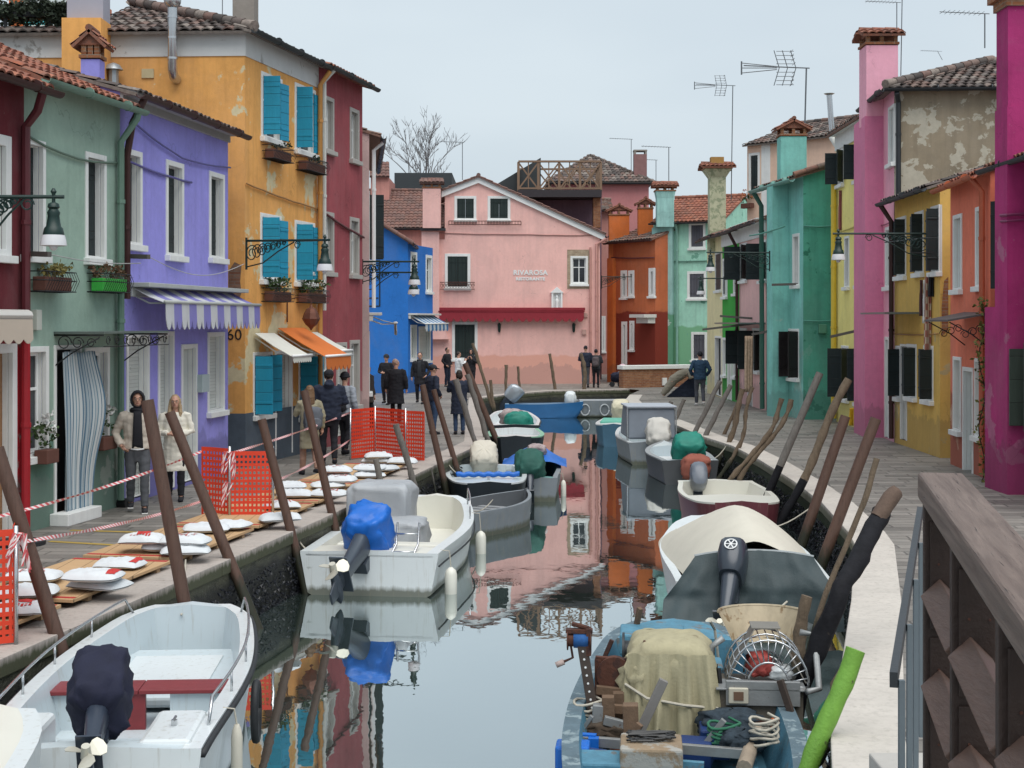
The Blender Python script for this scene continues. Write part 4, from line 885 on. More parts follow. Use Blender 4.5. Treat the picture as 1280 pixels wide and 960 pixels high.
# awnings over the orange shop
AWO=P('orange_canvas',(.60,.16,.03),.8,0,.08,3,.1); AWC=P('offwhite_canvas',(.62,.62,.56),.8,0,.05,3,.1)
awning(W,h,W.uz(316,430)[0],W.uz(340,430)[0],2.62,.05,2.15,.85,.12,AWC,8,False)
awning(W,h,W.uz(345,430)[0],W.uz(378,430)[0],2.72,.05,2.12,1.1,.28,AWO,6,False)
awning(W,h,W.uz(376,430)[0],W.L-.15,2.62,.05,2.2,.85,.12,AWC,8,False)
# lower gap wall: cracked ochre strip is the side wall itself. number plate
def text(name,body,size,loc,rot,m,par=None,align='CENTER',ext=.004):
    cu=bpy.data.curves.new(name,'FONT'); cu.body=body; cu.size=size; cu.extrude=ext; cu.offset=.010 if 'lettering' in name else 0; cu.align_x=align; cu.align_y='CENTER'; cu.space_character=1.05
    ob=bpy.data.objects.new(name,cu); COL.objects.link(ob); dg=bpy.context.evaluated_depsgraph_get(); dg.update()
    me=bpy.data.meshes.new_from_object(ob.evaluated_get(dg)); bpy.data.objects.remove(ob); me.materials.clear(); me.materials.append(m); o=bpy.data.objects.new(name,me); COL.objects.link(o)
    M=Matrix.Translation(Vector(loc))@rot
    if par is not None and par.get('_w') is not None: M=Matrix.Translation(-Vector(par['_w']))@M
    if par is not None: o.parent=par
    me.transform(M); return o
def wallrot(W): return Matrix((( W.u.x,0,W.n.x,0),(W.u.y,0,W.n.y,0),(0,1,0,0),(0,0,0,1)))
BP=brickmat('bare_brick_patch',(.20,.09,.055),(.26,.15,.10),(.20,.17,.14),.22,.065)
mb=MB(); u0,z0=side.uz(286,372); u1,z1=side.uz(302,332); mb.prism([side.pt(a_,z_,.002) for a_,z_ in ((u0,z0),(u0+.1,z0-.12),(u1-.06,z0-.06),(u1,z0+.1),(u1-.03,(z0+z1)/2),(u1,z1),(u0+.12,z1+.07),(u0,z1-.1))],(side.n.x*.012,side.n.y*.012,0)); mb.build('exposed_brick',BP,h)
u,z=side.uz(293,419); text('house_number','60',.30,side.pt(u+.0,z,.01),wallrot(side),BLACKM,h)
# 5 dark red house
RED2=stucco('dusty_red_plaster',(.27,.065,.075),(.40,.27,.26),.03,None,0,.45,.12,patch2=None)
W=Wall(oM,oB,8.6); WR=W; h=hroot(W,'crimson_house','tall faded crimson house with narrow grey framed windows')
GFR=P('grey_stone_frame',(.42,.40,.37),.8,0,.1,5,.3); CUR=P('lace_curtain_glass',(.22,.23,.21),.3,0,.4,9,0)
for px in ((404.5,417,121,190),(437,448.5,136,202),(404.5,417,265,342),(437,448.5,272,345)): window(W,h,px,'glass',.09,frame=GFR,pane=CUR)
for px in ((402,415,427,522),(437,449,425,508)): window(W,h,px,'glass',.09,frame=GFR,pane=CUR)
window(W,h,(420,433,428,545),'doorclosed',.09,False,WBL,frame=GFR)
finish(W,h,RED2,7); frontroof(W,h,7,17,.3,TILE_RED,GUTD,mat=RED2)
pipe(h,[W.pt(.1,8.45,.35),W.pt(.1,8.2,.12),W.pt(.1,3.1,.12)],P('white_pipe',(.6,.6,.56),.5),.05)
cable(h,W,[(0,5.35),(W.L,4.9)],P('red_cable',(.12,.03,.035),.6),.03,.04)
# 6 pale house peeping beyond
W=Wall(V2(G(453,548))+Vector((.05,1.2)),Vector((-4.52,46)),7.6); h=hroot(W,'pale_house','sliver of a pale pink house just beyond the crimson corner')
PPK=stucco('pale_pink_plaster',(.5,.36,.34)); 
W.z1=7.6; window(W,h,None,'open',.08,world=(.6,1.5,4.4,6.2),ang=(90,90)); window(W,h,None,'glass',.08,world=(.6,1.5,1.0,2.6)); finish(W,h,PPK,3); frontroof(W,h,3,17,.3,TILE_OLD,GUTD,mat=PPK)
awning(W,h,.3,2.6,3.0,.05,2.8,.7,.3,AWC,8,True)
pipe(h,[W.pt(.3,7.4,.35),W.pt(.3,7.2,.12),W.pt(.3,3.2,.12)],WPAINT,.05)
# 7 blue house: side gable towards the camera
BLU=stucco('cobalt_blue_plaster',(.022,.135,.43),None,0,None,0,.1,.05)
bA=V2(G(428,491.5)); bC=V2(G(510,491.5)); bD=V2(G(541,486.5)); 
S1=Wall(bA,bC,5.6); W=Wall(bC,bD,5.95); h=hroot(W,'blue_house','cobalt blue house beside the pink restaurant')
window(W,h,(513,521,315,362),'glass',.12); window(W,h,(532,540,319,366),'glass',.12); window(W,h,(513,521,406,450),'closed',.1,sm=WBL); window(W,h,(523,538,408,452),'closed',.12,sm=WBL)
zr=S1.uz(457,270)[1]; zl=S1.uz(428,252)[1]
def ex(mb):
    S1.z1=5.9; S1.front(mb); q=[S1.pt(0,5.9),S1.pt(S1.L,5.9),S1.pt(S1.L,6.0),S1.pt(0,zl)]; mb.add(q,[(0,1,2,3)])
finish(W,h,BLU,4.,ex)
mb=MB(); e=.22; A0=S1.pt(S1.L+e,6.02-.1,e); A1=S1.pt(S1.L+e,6.02-.1,-(W.L+.3)); SV=S1.pt(0,zl+.05,0)-S1.pt(S1.L+e,5.92,0); tiled(mb,A0,A1,SV); ridge(mb,A0+Vector((0,0,.04)),A0+SV+Vector((0,0,.04)),.08); mb.build('roof',TILE_BRN,h,smooth=True,auto=50)
mb=MB(); gutter(mb,A0+Vector((.05,0,-.06)),A1+Vector((.05,0,-.06))); mb.build('gutter',GUTD,h,smooth=True,auto=40)
awning(W,h,.1,W.L-.1,3.1,.1,2.75,.7,.3,stripes('blue_stripes',(.5,.54,.56),(.05,.16,.33),6),12)
window(S1,h,None,'flush',.05,world=(S1.L-1.72,S1.L-1.1,3.45,5.3),frame=DSHUT,sill=False)
# 8 pink restaurant
PNK=stucco('salmon_pink_plaster',(.68,.395,.355),None,0,(.72,.375,.30),1.3,.14,.05)
kA=V2(G(527,480)); kB=V2(G(750,479.5)); W=Wall(kA,kB,6.9); WK=W; h=hroot(W,'pink_restaurant','salmon pink gabled restaurant with a dark red awning at the canal end','restaurant')
hA=(568,595.5,245,275.5),(609.5,638,245,275.5)
zap=W.uz(598,222)[1]; ua=W.uz(598,222)[0]; ul=W.uz(556,238)[0]; zl=W.uz(556,238)[1]; ur=W.L+.12; zrr=W.uz(752,293)[1]
W.z1=zrr-.25
DS2=planks('dark_bottle_green_boards',(.018,.03,.028),0,.16,.05,.6,.1,(8,8,1))
for px in hA: window(W,h,px,'flush',.12,sm=DS2)
window(W,h,(556,588,317,361),'flush',.13,sm=DS2); window(W,h,(565,597,402,450),'flush',.13,sm=DS2)
QB=brickmat('pale_brick',(.38,.28,.19),(.48,.38,.27),(.42,.36,.28),.2,.08)
mb=MB(); u0,u1,z0,z1=W.rect(709,739.5,312,361); a0,a1,b0,b1=W.rect(713,735,320,356)
for q in ((u0,a0,z0,z1),(a1,u1,z0,z1),(a0,a1,z0,b0),(a0,a1,b1,z1)): W.box(mb,q[0],q[1],q[2],q[3],.001,.015)
mb.build('brick_surround',QB,h)
window(W,h,(713,735,320,356),'glass',.1)
# gable part as its own wall strip above z1
holes=list(W.holes); 
def ex(mb):
    W2=Wall(W.A,W.B,zap,W.z1); W2.holes=[x for x in holes]
    us=[ul]+sorted([v for hh in holes[:2] for v in hh[:2]])+[W.L]
    # strips between/around the two attic windows
    def top(u): return zl+(zap-zl)*(u-ul)/(ua-ul) if u<ua else zap+(zrr-zap)*(u-ua)/(ur-ua)
    cuts=sorted(set([ul,ua,W.L]+[v for hh in holes[:2] for v in hh[:2]]))
    for a,b_ in zip(cuts[:-1],cuts[1:]):
        m=(a+b_)/2; hh=[x for x in holes[:2] if x[0]<m<x[1]]
        if hh:
            x=hh[0]; mb.add([W.pt(a,W.z1),W.pt(b_,W.z1),W.pt(b_,x[2]),W.pt(a,x[2])],[(0,1,2,3)]); mb.add([W.pt(a,x[3]),W.pt(b_,x[3]),W.pt(b_,top(b_)),W.pt(a,top(a))],[(0,1,2,3)])
        else: mb.add([W.pt(a,W.z1),W.pt(b_,W.z1),W.pt(b_,top(b_)),W.pt(a,top(a))],[(0,1,2,3)])
W.holes=[x for x in holes if x[3]<W.z1]
finish(W,h,PNK,7.,ex)
for a,b_,za,zb_ in ((ul-.15,ua,zl-.05,zap+.02),(ua,ur+.1,zap+.02,zrr-.03)):
    mb=MB(); A_=W.pt(a,za,.12);B_=W.pt(b_,zb_,.12); mb.prism([A_,B_,B_-Vector((0,0,.27)),A_-Vector((0,0,.27))],(-W.n.x*.11,-W.n.y*.11,0)); mb.build('verge_board',WPAINT,h)
mb=MB()
E0=W.pt(ur+.15,zrr-.0,.22);E1=W.pt(ur+.15,zrr-.0,-7); tiled(mb,E0,E1,W.pt(ua,zap+.05)-W.pt(ur+.15,zrr)); E0=W.pt(ul-.15,zl,-7);E1=W.pt(ul-.15,zl,.22); tiled(mb,E0,E1,W.pt(ua,zap+.05)-W.pt(ul-.15,zl))
ridge(mb,W.pt(ua,zap+.1,.22),W.pt(ua,zap+.1,-7)); mb.build('roof',TILE_BRN,h,smooth=True,auto=50)
mb=MB(); gutter(mb,W.pt(ur+.2,zrr-.08,.25),W.pt(ur+.2,zrr-.08,-6)); mb.build('gutter',GUTD,h,smooth=True,auto=40)
pipe(h,[W.pt(ur+.15,zrr-.2,.15),W.pt(W.L-.15,zrr-.45,.08),W.pt(W.L-.15,.05,.08)],P('pink_pipe_paint',(.55,.28,.24),.5),.07); pipe(h,[W.pt(W.L-.45,zrr-.6,.08),W.pt(W.L-.45,.05,.08)],P('pink_pipe_paint',(.55,.28,.24),.5),.05)
cable(h,W,[(.5,W.uz(545,291)[1]),(W.L*.6,W.uz(660,293)[1]),(W.L-.3,W.uz(745,294)[1])],P('pink_cable',(.38,.2,.18),.6),.022,.03)
RA=P('dark_red_canvas',(.27,.022,.035),.8,0,.12,3,.1)
ra=awning(W,h,W.uz(549,390)[0],W.uz(729,390)[0],W.uz(640,385)[1]-.02,.10,W.uz(640,387)[1]-.1,.32,.46,RA,20,False,hm=RA)
mb=MB(); W.box(mb,W.uz(549,390)[0]-.03,W.uz(729,390)[0]+.06,W.uz(640,388)[1],W.uz(640,384.5)[1],0,.3); mb.build('awning_cover',RA,ra,bevel=.01)
wr=wallrot(W); u,z=W.uz(663,341); tt=text('restaurant_lettering','RIVAROSA',.31,W.pt(u,z,.02),wr@Matrix.Diagonal((1.05,1,1,1)),WPAINT,h)
u,z=W.uz(663,348.8); text('restaurant_lettering','RISTORANTE',.19,W.pt(u,z,.02),wr@Matrix.Diagonal((1.15,1,1,1)),WPAINT,h)
# ornamental rails under windows
RUST=P('rusty_iron',(.10,.035,.025),.8,0,.3,9,.3)
mb=MB(); u0,z=W.uz(561,276.5); u1,_=W.uz(651,276); zb=W.uz(600,281)[1]
for zz in (z,zb): mb.tube([W.pt(u0,zz,.02),W.pt(u0,zz,.2),W.pt(u1,zz,.2),W.pt(u1,zz,.02)],.018,5)
for k in range(25): u=u0+(u1-u0)*k/24; mb.tube([W.pt(u,z,.2),W.pt(u,zb,.2)],.012,4)
mb.build('flower_rail',RUST,h,smooth=True)
mb=MB(); u0,z=W.uz(550.5,353); u1,_=W.uz(593,353); zb=W.uz(600,361.5)[1]
for zz in (z,zb): mb.tube([W.pt(u0,zz,.02),W.pt(u0,zz,.22),W.pt(u1,zz,.22),W.pt(u1,zz,.02)],.018,5)
for k in range(12):
    u=u0+(u1-u0)*(k+.5)/12; mb.tube([W.pt(u+.06*math.cos(a)*(1-a/16),(z+zb)/2+.12*math.sin(a)*(1-a/16),.22) for a in [q*.5 for q in range(18)]],.010,4)
mb.build('balcony_rail',RUST,h,smooth=True)
# niche with a small white figure
mb=MB(); u0,z0=W.uz(690,387);u1,z1=W.uz(702,366)
W.box(mb,u0-.03,u0+.05,z0,z1,0,.14);W.box(mb,u1-.05,u1+.03,z0,z1,0,.14);W.box(mb,u0-.06,u1+.06,z0-.06,z0,0,.2)
mb.prism([W.pt(u0-.08,z1,.0),W.pt(u1+.08,z1,.0),W.pt((u0+u1)/2,z1+.27,.0)],(W.n.x*.16,W.n.y*.16,0)); W.box(mb,u0+.05,u1-.05,z0,z1,.003,.01)
ni=mb.build('wall_niche',WPAINT,h)
mb=MB(); c=W.pt((u0+u1)/2,z0,.09); mb.tube([c+Vector((0,0,q)) for q in (0,.1,.3,.42,.48,.5,.56,.63,.66)],[.07,.065,.06,.075,.05,.03,.045,.04,.01],9); mb.build('statuette',WPAINT,ni,smooth=True)
for px in (624,717):
    mb=MB(); u,z=W.uz(px,410); c=W.pt(u,z,.09); mb.tube([c+Vector((0,0,q)) for q in (-.2,-.14,.1,.16,.24)],[.03,.06,.075,.09,.01],8); mb.beam(c+Vector((0,0,.15)),W.pt(u,z+.15,0),.03,.03); mb.build('wall_light',IRON,h,smooth=True,auto=40)
mb=MB(); u,z=W.uz(730,415); W.box(mb,u-.1,u+.1,z-.12,z+.12,0,.1); u,z=W.uz(731,394); W.box(mb,u-.12,u+.12,z-.1,z+.1,0,.08); mb.build('service_box',P('pink_box_paint',(.5,.3,.26),.6),h,bevel=.01)
# left part with chimney buttress
u0,_=W.uz(529,230);u1,_=W.uz(551,230); c=W.pt((u0+u1)/2,0,.25); z=W.uz(540,237)[1]
chimney(h,c.x,c.y-.1,W.uz(540,286)[1],z,u1-u0,.5,PNK,'arched',TILE_BRN)
mb=MB(); W.box(mb,-.05,W.uz(557,286)[0],W.uz(540,286)[1]-.1,W.uz(540,286)[1],0,.5); mb.build('eave_board',GUTD,h)
mb=MB(); mb.prism([W.pt(.0,W.uz(530,424)[1],.002),W.pt(W.uz(561,424)[0],W.uz(530,424)[1],.002),W.pt(W.uz(549,395)[0],W.uz(549,395)[1],.002),W.pt(W.uz(549,290)[0],W.uz(549,290)[1],.002),W.pt(0,W.uz(549,290)[1],.002)],(W.n.x*.3,W.n.y*.3,0)); mb.build('chimney_buttress',PNK,h)
# ---------------------------------------------------------------- houses behind
def block(name,label,x0,x1,Y,D,z1,mat,win=[],roof=None,rk=dict(),z0=-.05,cat='house',dx=0.):
    """frontal block: x0,x1 photo pixels at depth Y"""
    A=V2(V(x0,HY,Y)); B=V2(V(x1,HY,Y+dx)); W=Wall(A,B,z1,z0); h=hroot(W,name,label,cat)
    for w_ in win: window(W,h,**w_)
    finish(W,h,mat,D)
    if roof: frontroof(W,h,D,mat=mat,**rk)
    return W,h
# tiled roof left of the pink gable (461-530, 230-285)
W=Wall(V2(V(440,HY,72)),V2(V(556,HY,72)),V(500,284,72).z); h=hroot(W,'tiled_house','low house with a big brown tiled roof left of the pink gable')
PK2=stucco('old_rose_plaster',(.42,.2,.17)); finish(W,h,PK2,9); frontroof(W,h,9,25,.2,TILE_BRN,GUTD,mat=PK2)
mb=MB(); a=V(462,222,73);  tiled(mb,V(462,221,75),V(487,221,75),V(462,203,76.5)-V(462,221,75)); mb.build('dormer_roof',TILE_BRN,h,smooth=True,auto=50)
mb=MB(); mb.box(V(463,0,75).x,V(486,0,75).x,75.2,79,V(0,236,75).z-.6,V(0,221,75).z-.02); mb.build('dormer',PK2,h)
W,h=block('flat_roofed_house','flat dark roofed house behind the brown tiles below the bare tree',493,565,80,6,V(0,216,80).z,P('dark_roof_felt',(.045,.055,.06),.8,0,.1,2,.2),[])
# dark metal lean-to and timber terrace above the pink roof
W,h=block('terrace_house','mauve walled house behind the pink gable carrying a timber roof terrace',668,752,73,7,V(0,246,73).z,stucco('mauve_plaster',(.18,.115,.15)))
MET=P('anthracite_sheet',(.04,.047,.05),.6,.1,.1,2,.1)
mb=MB(); Y=72.6; a=[V(608,238,Y),V(676,197,Y),V(676,245,Y),V(608,245,Y)]; mb.prism(a,(0,5,0)); mb.build('sloping_dormer',MET,h)
mb=MB(); mb.box(V(647,0,72).x,V(751,0,72).x,71.2,75,V(0,248,72).z,V(0,239,72).z); mb.build('terrace_deck',P('dark_deck_steel',(.035,.03,.035),.7),h)
TIM=P('terrace_timber',(.23,.15,.10),.8,0,.15,4,.2)
mb=MB(); xs=[V(x,0,71.3).x for x in (648,673,699,725,751)]; zt=V(0,203,71.3).z; zb=V(0,236.5,71.3).z
for x in xs: mb.box(x-.06,x+.06,71.25,71.37,zb-.1,zt)
mb.box(xs[0],xs[-1],71.22,71.38,zt,zt+.09); mb.box(xs[0],xs[-1],71.24,71.36,zb,zb+.08)
for i in range(4):
    a,b_=xs[i],xs[i+1]; mb.beam((a,71.29,zb),(b_,71.29,zt),.05,.07); mb.beam((a,71.34,zt),(b_,71.34,zb),.05,.07); mb.beam(((a+b_)/2,71.31,zb),((a+b_)/2,71.31,zt),.05,.05)
for i in range(3):
    a,b_=71.3+i*1.2,71.3+(i+1)*1.2
    for x in (xs[0],xs[-1]): mb.beam((x,a,zb),(x,b_,zt),.05,.07); mb.beam((x,a,zt),(x,b_,zb),.05,.07); mb.beam((x,a,zt),(x,b_,zt),.08,.08); mb.box(x-.05,x+.05,b_-.05,b_+.05,zb-.1,zt)
mb.box(xs[0],xs[-1],74.85,74.95,zt,zt+.09)
for i in range(4): mb.beam((xs[i],74.9,zb),(xs[i+1],74.9,zt),.05,.07); mb.beam((xs[i],74.9,zt),(xs[i+1],74.9,zb),.05,.07)
mb.build('terrace_railing',TIM,h)
mb=MB(); x=V(745,0,72).x; mb.box(x-.15,x+.2,71.6,72.4,V(0,285,72).z,V(0,248,72).z); mb.build('brick_pier',BRICK,h)
# rose house with hipped roof behind
ROS=stucco('dusty_rose_plaster',(.40,.165,.165),None,0,None,0,.12,.05)
Y=86; W=Wall(V2(V(690,HY,Y)),V2(V(811,HY,Y)),V(0,228,Y).z); h=hroot(W,'rose_house','dusty rose house with a hipped tile roof and square chimney on the skyline'); finish(W,h,ROS,9)
mb=MB(); o=.3; a0,a1=W.pt(-o,W.z1,o),W.pt(W.L+o,W.z1,o); b0,b1=W.pt(-o,W.z1,-9-o),W.pt(W.L+o,W.z1,-9-o); ap=V(738,194,Y+4)
def tri_tiles(mb,a,b_,ap):
    U=(b_-a); L=U.length; u=U/L; n=12
    for r in range(n):
        t0=r/n;t1=(r+1)/n; p=a.lerp(ap,t0);q=b_.lerp(ap,t0); s_=((a+b_)/2).lerp(ap,t1)-((a+b_)/2).lerp(ap,t0)
        perp=(ap-(a+b_)/2)
        st=len(mb.f); tiled(mb,p,q,(a.lerp(ap,t1)-p)+u*0 if False else s_-u*(s_.dot(u)),th=.5,tw=.24)
        for i in range(st,len(mb.f)):
            if mb.uv[i]: mb.uv[i]=[(x,y+r) for x,y in mb.uv[i]]
tri_tiles(mb,a0,a1,ap); tri_tiles(mb,a1,b1,ap); tri_tiles(mb,b0,a0,ap); ridge(mb,a1,ap); ridge(mb,a0,ap); mb.build('roof',TILE_DK,h,smooth=True,auto=50)
mb=MB(); gutter(mb,a0+Vector((0,-.05,-.05)),a1+Vector((0,-.05,-.05)),.1); mb.build('gutter',GUTD,h)
c=V(800,200,Y+1); chimney(h,c.x,c.y,V(0,214,Y).z-.3,V(0,191,Y).z,.75,.7,P('rose_render_chimney',(.26,.14,.135),.9,0,.2,4,.3),'slab',capm=P('grey_render_chimney',(.28,.25,.22),.9))
# pinkish low house between pink gable and orange
W,h=block('small_pink_house','narrow shaded pink house in the side lane beyond the restaurant corner',744,766,80,5,V(0,262,80).z,stucco('old_rose_plaster',(.42,.2,.17)),[dict(px=(752,757,395,440),kind='closed',fw=.1),dict(px=(761,766,342,378),kind='closed',fw=.1)],True,dict(tm=TILE_OLD,pitch=15))
# burnt orange house
OR2=stucco('burnt_orange_plaster',(.37,.105,.045),None,0,(.20,.035,.022),3.3,.25,.1)
Y=70; W=Wall(V2(V(763,HY,Y)),V2(V(819,HY,Y-3)),V(0,302,Y).z); h=hroot(W,'burnt_orange_house','burnt orange house with two tall chimneys behind the brick parapet')
for px in ((776,784,338,373),(785.5,793,338,371),(811,819,335,371)): window(W,h,px,'closed',.16)
window(W,h,(777,784,402,462),'doorclosed',.16,False,WBL); window(W,h,(787,793,401,438),'glass',.14)
finish(W,h,OR2,5); frontroof(W,h,5,20,.25,TILE_OLD,GUTB,mat=OR2)
c=V(773.5,0,Y+.1); chimney(h,c.x,c.y,3,V(0,270,Y).z,.95,.6,stucco('bright_orange_plaster',(.48,.13,.035),None,0,None,0,.2),'gable'); c=V(806.5,0,Y-1); chimney(h,c.x,c.y,3,V(0,262,Y-1).z,.68,.6,stucco('bright_orange_plaster',(.48,.13,.035)),'gable')
mb=MB(); W.box(mb,-.02,.45,0,W.z1-.8,0,.18); mb.build('corner_pilaster',stucco('bright_orange_plaster',(.48,.13,.035)),h)
cable(h,W,[(0,V(0,322,Y).z),(W.L,V(0,322,Y-3).z)],P('red_cable',(.12,.03,.035),.6),.03,.06)
mb=MB(); W.box(mb,W.uz(802,395)[0],W.L+.1,V(0,397,68).z,V(0,393,68).z,0,.7); W.box(mb,W.uz(804,395)[0],W.L,V(0,404,68).z,V(0,397,68).z,0,.4); mb.build('shop_awning_box',AWH,h)
# mint house
MNT=stucco('mint_green_plaster',(.30,.54,.43),(.52,.60,.52),.03,(.20,.44,.26),2.6,.3,.12,patch2=(.16,.36,.27))
Y=66.5; W=Wall(V2(V(817,HY,Y+1.5)),V2(V(905,HY,Y)),V(0,274,Y).z); h=hroot(W,'mint_house','mint green weathered house with grey closed shutters at the end of the right quay')
for px in ((861,882,278,311),(859,883,339,374),(864,884,415,451)): window(W,h,px,'flush',.12,sm=GSHUT)
finish(W,h,MNT,6); P0,P1,S=frontroof(W,h,6,22,.3,TILE_RED,GUTD,mat=MNT)
mb=MB(); W.box(mb,0,W.uz(837,300)[0]-.35,0,W.z1-.3,0,.22); W.box(mb,W.uz(828,300)[0],W.uz(843,300)[0],0,W.z1-.2,.0,.3); mb.build('chimney_breast',stucco('aqua_plaster',(.26,.45,.42),(.45,.55,.5),.02,(.13,.33,.21),3.2,.4,.15),h)
c=V(831,0,Y+.9); chimney(h,c.x,c.y,W.z1-.3,V(0,238,Y).z,.78,.6,stucco('aqua_plaster',(.26,.45,.42)),'arched',flare=.06)
cable(h,W,[(.2,V(0,325,Y).z),(W.L,V(0,325,Y).z)],P('mint_cable',(.12,.25,.2),.6),.03,.05); pipe(h,[W.pt(W.uz(847,300)[0],W.z1-.1,.3),W.pt(W.uz(847,300)[0],W.z1-.5,.08),W.pt(W.uz(847,300)[0],.1,.08)],P('mint_pipe',(.25,.45,.38),.5),.06)
# ---------------------------------------------------------------- RIGHT ROW (A far, B near)
pts_={}
yA=V2(G(884,491)); yB=V2(G(903,498)); gB2=V2(G(924,503.5)); kB2=V2(G(957,513)); 
# pale yellow
YEL=stucco('pale_yellow_plaster',(.66,.58,.34),(.58,.56,.44),.02,None,0,.22,.08)
W=Wall(yA,yB,6.15); h=hroot(W,'pale_yellow_house','narrow pale yellow house with a tall flared chimney next to the bright green one')
window(W,h,(894.5,902,315,364),'flush',.07); window(W,h,(894,902,420,495),'door',.08,False,pane=P('dark_doorway',(.015,.015,.017),.7))
finish(W,h,YEL,5); frontroof(W,h,5,18,.35,TILE_OLD,GUTD,mat=YEL)
c=V(896,0,57.2); chimney(h,c.x,c.y,5.5,V(0,213,57.2).z,.62,.6,P('lichen_render',(.50,.50,.34),.9,0,.15,4,.4,dirt=((.28,.31,.2),.5,5)),'tiles',flare=.2); mb=MB(); mb.box(c.x-.25,c.x+.25,c.y-.2,c.y+.2,V(0,206,57).z,V(0,196,57).z); mb.build('chimney_pot',P('ochre_brick',(.35,.2,.06),.8),h)
# bright green
GR2=stucco('bright_green_plaster',(.045,.30,.05),None,0,None,0,.15,.06)
W=Wall(yB,gB2,6.1); h=hroot(W,'bright_green_house','bright green narrow house with white window frames')
for px in ((903.5,909.5,323,372),(917,922,318,368),(903.5,908,422,470),(916,921,424,472)): window(W,h,px,'closed',.1,sm=WBL)
window(W,h,(909.5,915,423,500),'doorclosed',.1,False,WBL)
finish(W,h,GR2,5); frontroof(W,h,5,18,.3,TILE_OLD,GUTD,cornice=WHITE,ch=.5,mat=GR2)
# light pink
LPK=stucco('light_pink_plaster',(.62,.38,.36),None,0,None,0,.18,.05)
W=Wall(gB2,kB2,6.15); h=hroot(W,'light_pink_house','light pink house with black shutters between the green and teal houses')
for px in ((925,934,304,352),(949.5,958,300,352)): window(W,h,px,'open',.08,ang=(95,150))
window(W,h,(925.5,934,410,458),'open',.08,ang=(95,150)); window(W,h,(941,950,410,465),'open',.08,ang=(95,150)); window(W,h,(935,941,418,508),'door',.06,False,pane=P('dark_doorway',(.015,.015,.017),.7))
finish(W,h,LPK,5); frontroof(W,h,5,18,.35,TILE_OLD,GUTD,cornice=WHITE,ch=.55,mat=LPK)
pipe(h,[W.pt(.2,5.95,.4),W.pt(.15,5.5,.15),W.pt(.1,5.0,.1),W.pt(.1,.1,.1)],GUTB,.06)
mb=MB(); W.box(mb,W.uz(925,405)[0],W.L,W.uz(940,405)[1],W.uz(940,405)[1]+.05,0,.9)
mb.build('door_canopy',P('canopy_glass',(.12,.15,.14),.3),h)
# peach house rising behind with an open black shutter window
PCH=stucco('peach_plaster',(.60,.42,.32),None,0,None,0,.12,.04)
Y=56; W=Wall(V2(V(934,HY,Y+1)),V2(V(1046,HY,Y-2)),V(0,177,Y).z); h=hroot(W,'peach_house','peach coloured house rising behind the teal house with a dark shuttered window')
window(W,h,(936,950,191,240),'flush',.1); finish(W,h,PCH,6); P0,P1,S=frontroof(W,h,6,18,.25,TILE_DK,GUTD,gut=False,mat=PCH)
mb=MB(); W.box(mb,W.uz(952,200)[0],W.uz(963,200)[0],0,W.z1-.05,0,.02); mb.build('white_pilaster',WHITE,h)
# teal house: side wall to the camera + canal side with a chimney breast
TEA=stucco('teal_plaster',(.19,.46,.41),(.32,.52,.46),.03,None,0,.4,.14); TEB=stucco('shaded_teal_plaster',(.07,.285,.215),(.15,.38,.31),.02,None,0,.3,.14,patch2=(.035,.18,.125))  # TEB: teal darkened, shade of the camera-facing wall put into the colour
tA=V2(G(966,520)); tB=V2(G(1004,524.5)); tC=V2(G(1048,525.5))
tA=Vector((8.02,46.6)); tB=Vector((tB.x,tB.y))
W=Wall(tA,tB,7.15); h=hroot(W,'teal_house','teal green house projecting towards the quay with a tall chimney breast')
window(W,h,(965,972,320,366),'closed',.06,sm=WBL); window(W,h,(991,999.5,292,358),'closed',.09,sm=WBL)
BBB=planks('black_brown_boards',(.02,.017,.018),2,.3,.03,.5,.1,(8,8,1)); window(W,h,(985,999,411,474),'open',.07,sm=BBB,pane=BBB,ang=(60,120),leaf=.42)
S1=Wall(tB+W.u*.04+W.n*.01,tB+W.u*.04-W.n*1.3,7.15)
def ex(mb): S1.front(mb); mb.prism([S1.pt(0,7.15),S1.pt(S1.L,7.15),S1.pt(S1.L,7.75)],(-S1.n.x*.2,-S1.n.y*.2,0))
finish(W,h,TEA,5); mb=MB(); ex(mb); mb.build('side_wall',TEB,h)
mb=MB(); u0,u1=W.uz(975,400)[0],W.uz(986,400)[0]; mb.prism([W.pt(u0,0,0),W.pt(u1,0,0),W.pt(u1,0,.5),W.pt(u0+.3,0,.5)],(0,0,7.0)); mb.build('chimney_breast',TEA,h)
p=W.pt((u0+u1)/2+.2,0,-.3); chimney(h,V(990.5,0,44.6).x,44.7,7,V(0,172,44.7).z,.78,.6,TEA,'gable')
mb=MB(); tp=math.tan(R(19)); tiled(mb,W.pt(-.2,7.02,.35),W.pt(W.L+.2,7.02,.35),W.pt(0,7.9,-2.5)-W.pt(0,7.02,.35)); ridge(mb,W.pt(W.L+.2,7.1,.35),W.pt(W.L+.2,8.0,-2.5),.08); mb.build('roof',TILE_OLD,h,smooth=True,auto=50)
mb=MB(); gutter(mb,W.pt(-.3,6.98,.42),W.pt(W.L+.25,6.98,.42),.1); mb.build('gutter',P('teal_gutter_paint',(.14,.30,.26),.5),h,smooth=True)
pipe(h,[W.pt(-.05,6.9,.4),W.pt(-.08,6.5,.15),W.pt(-.08,.1,.12)],P('green_pipe_dark',(.04,.12,.09),.5),.08)
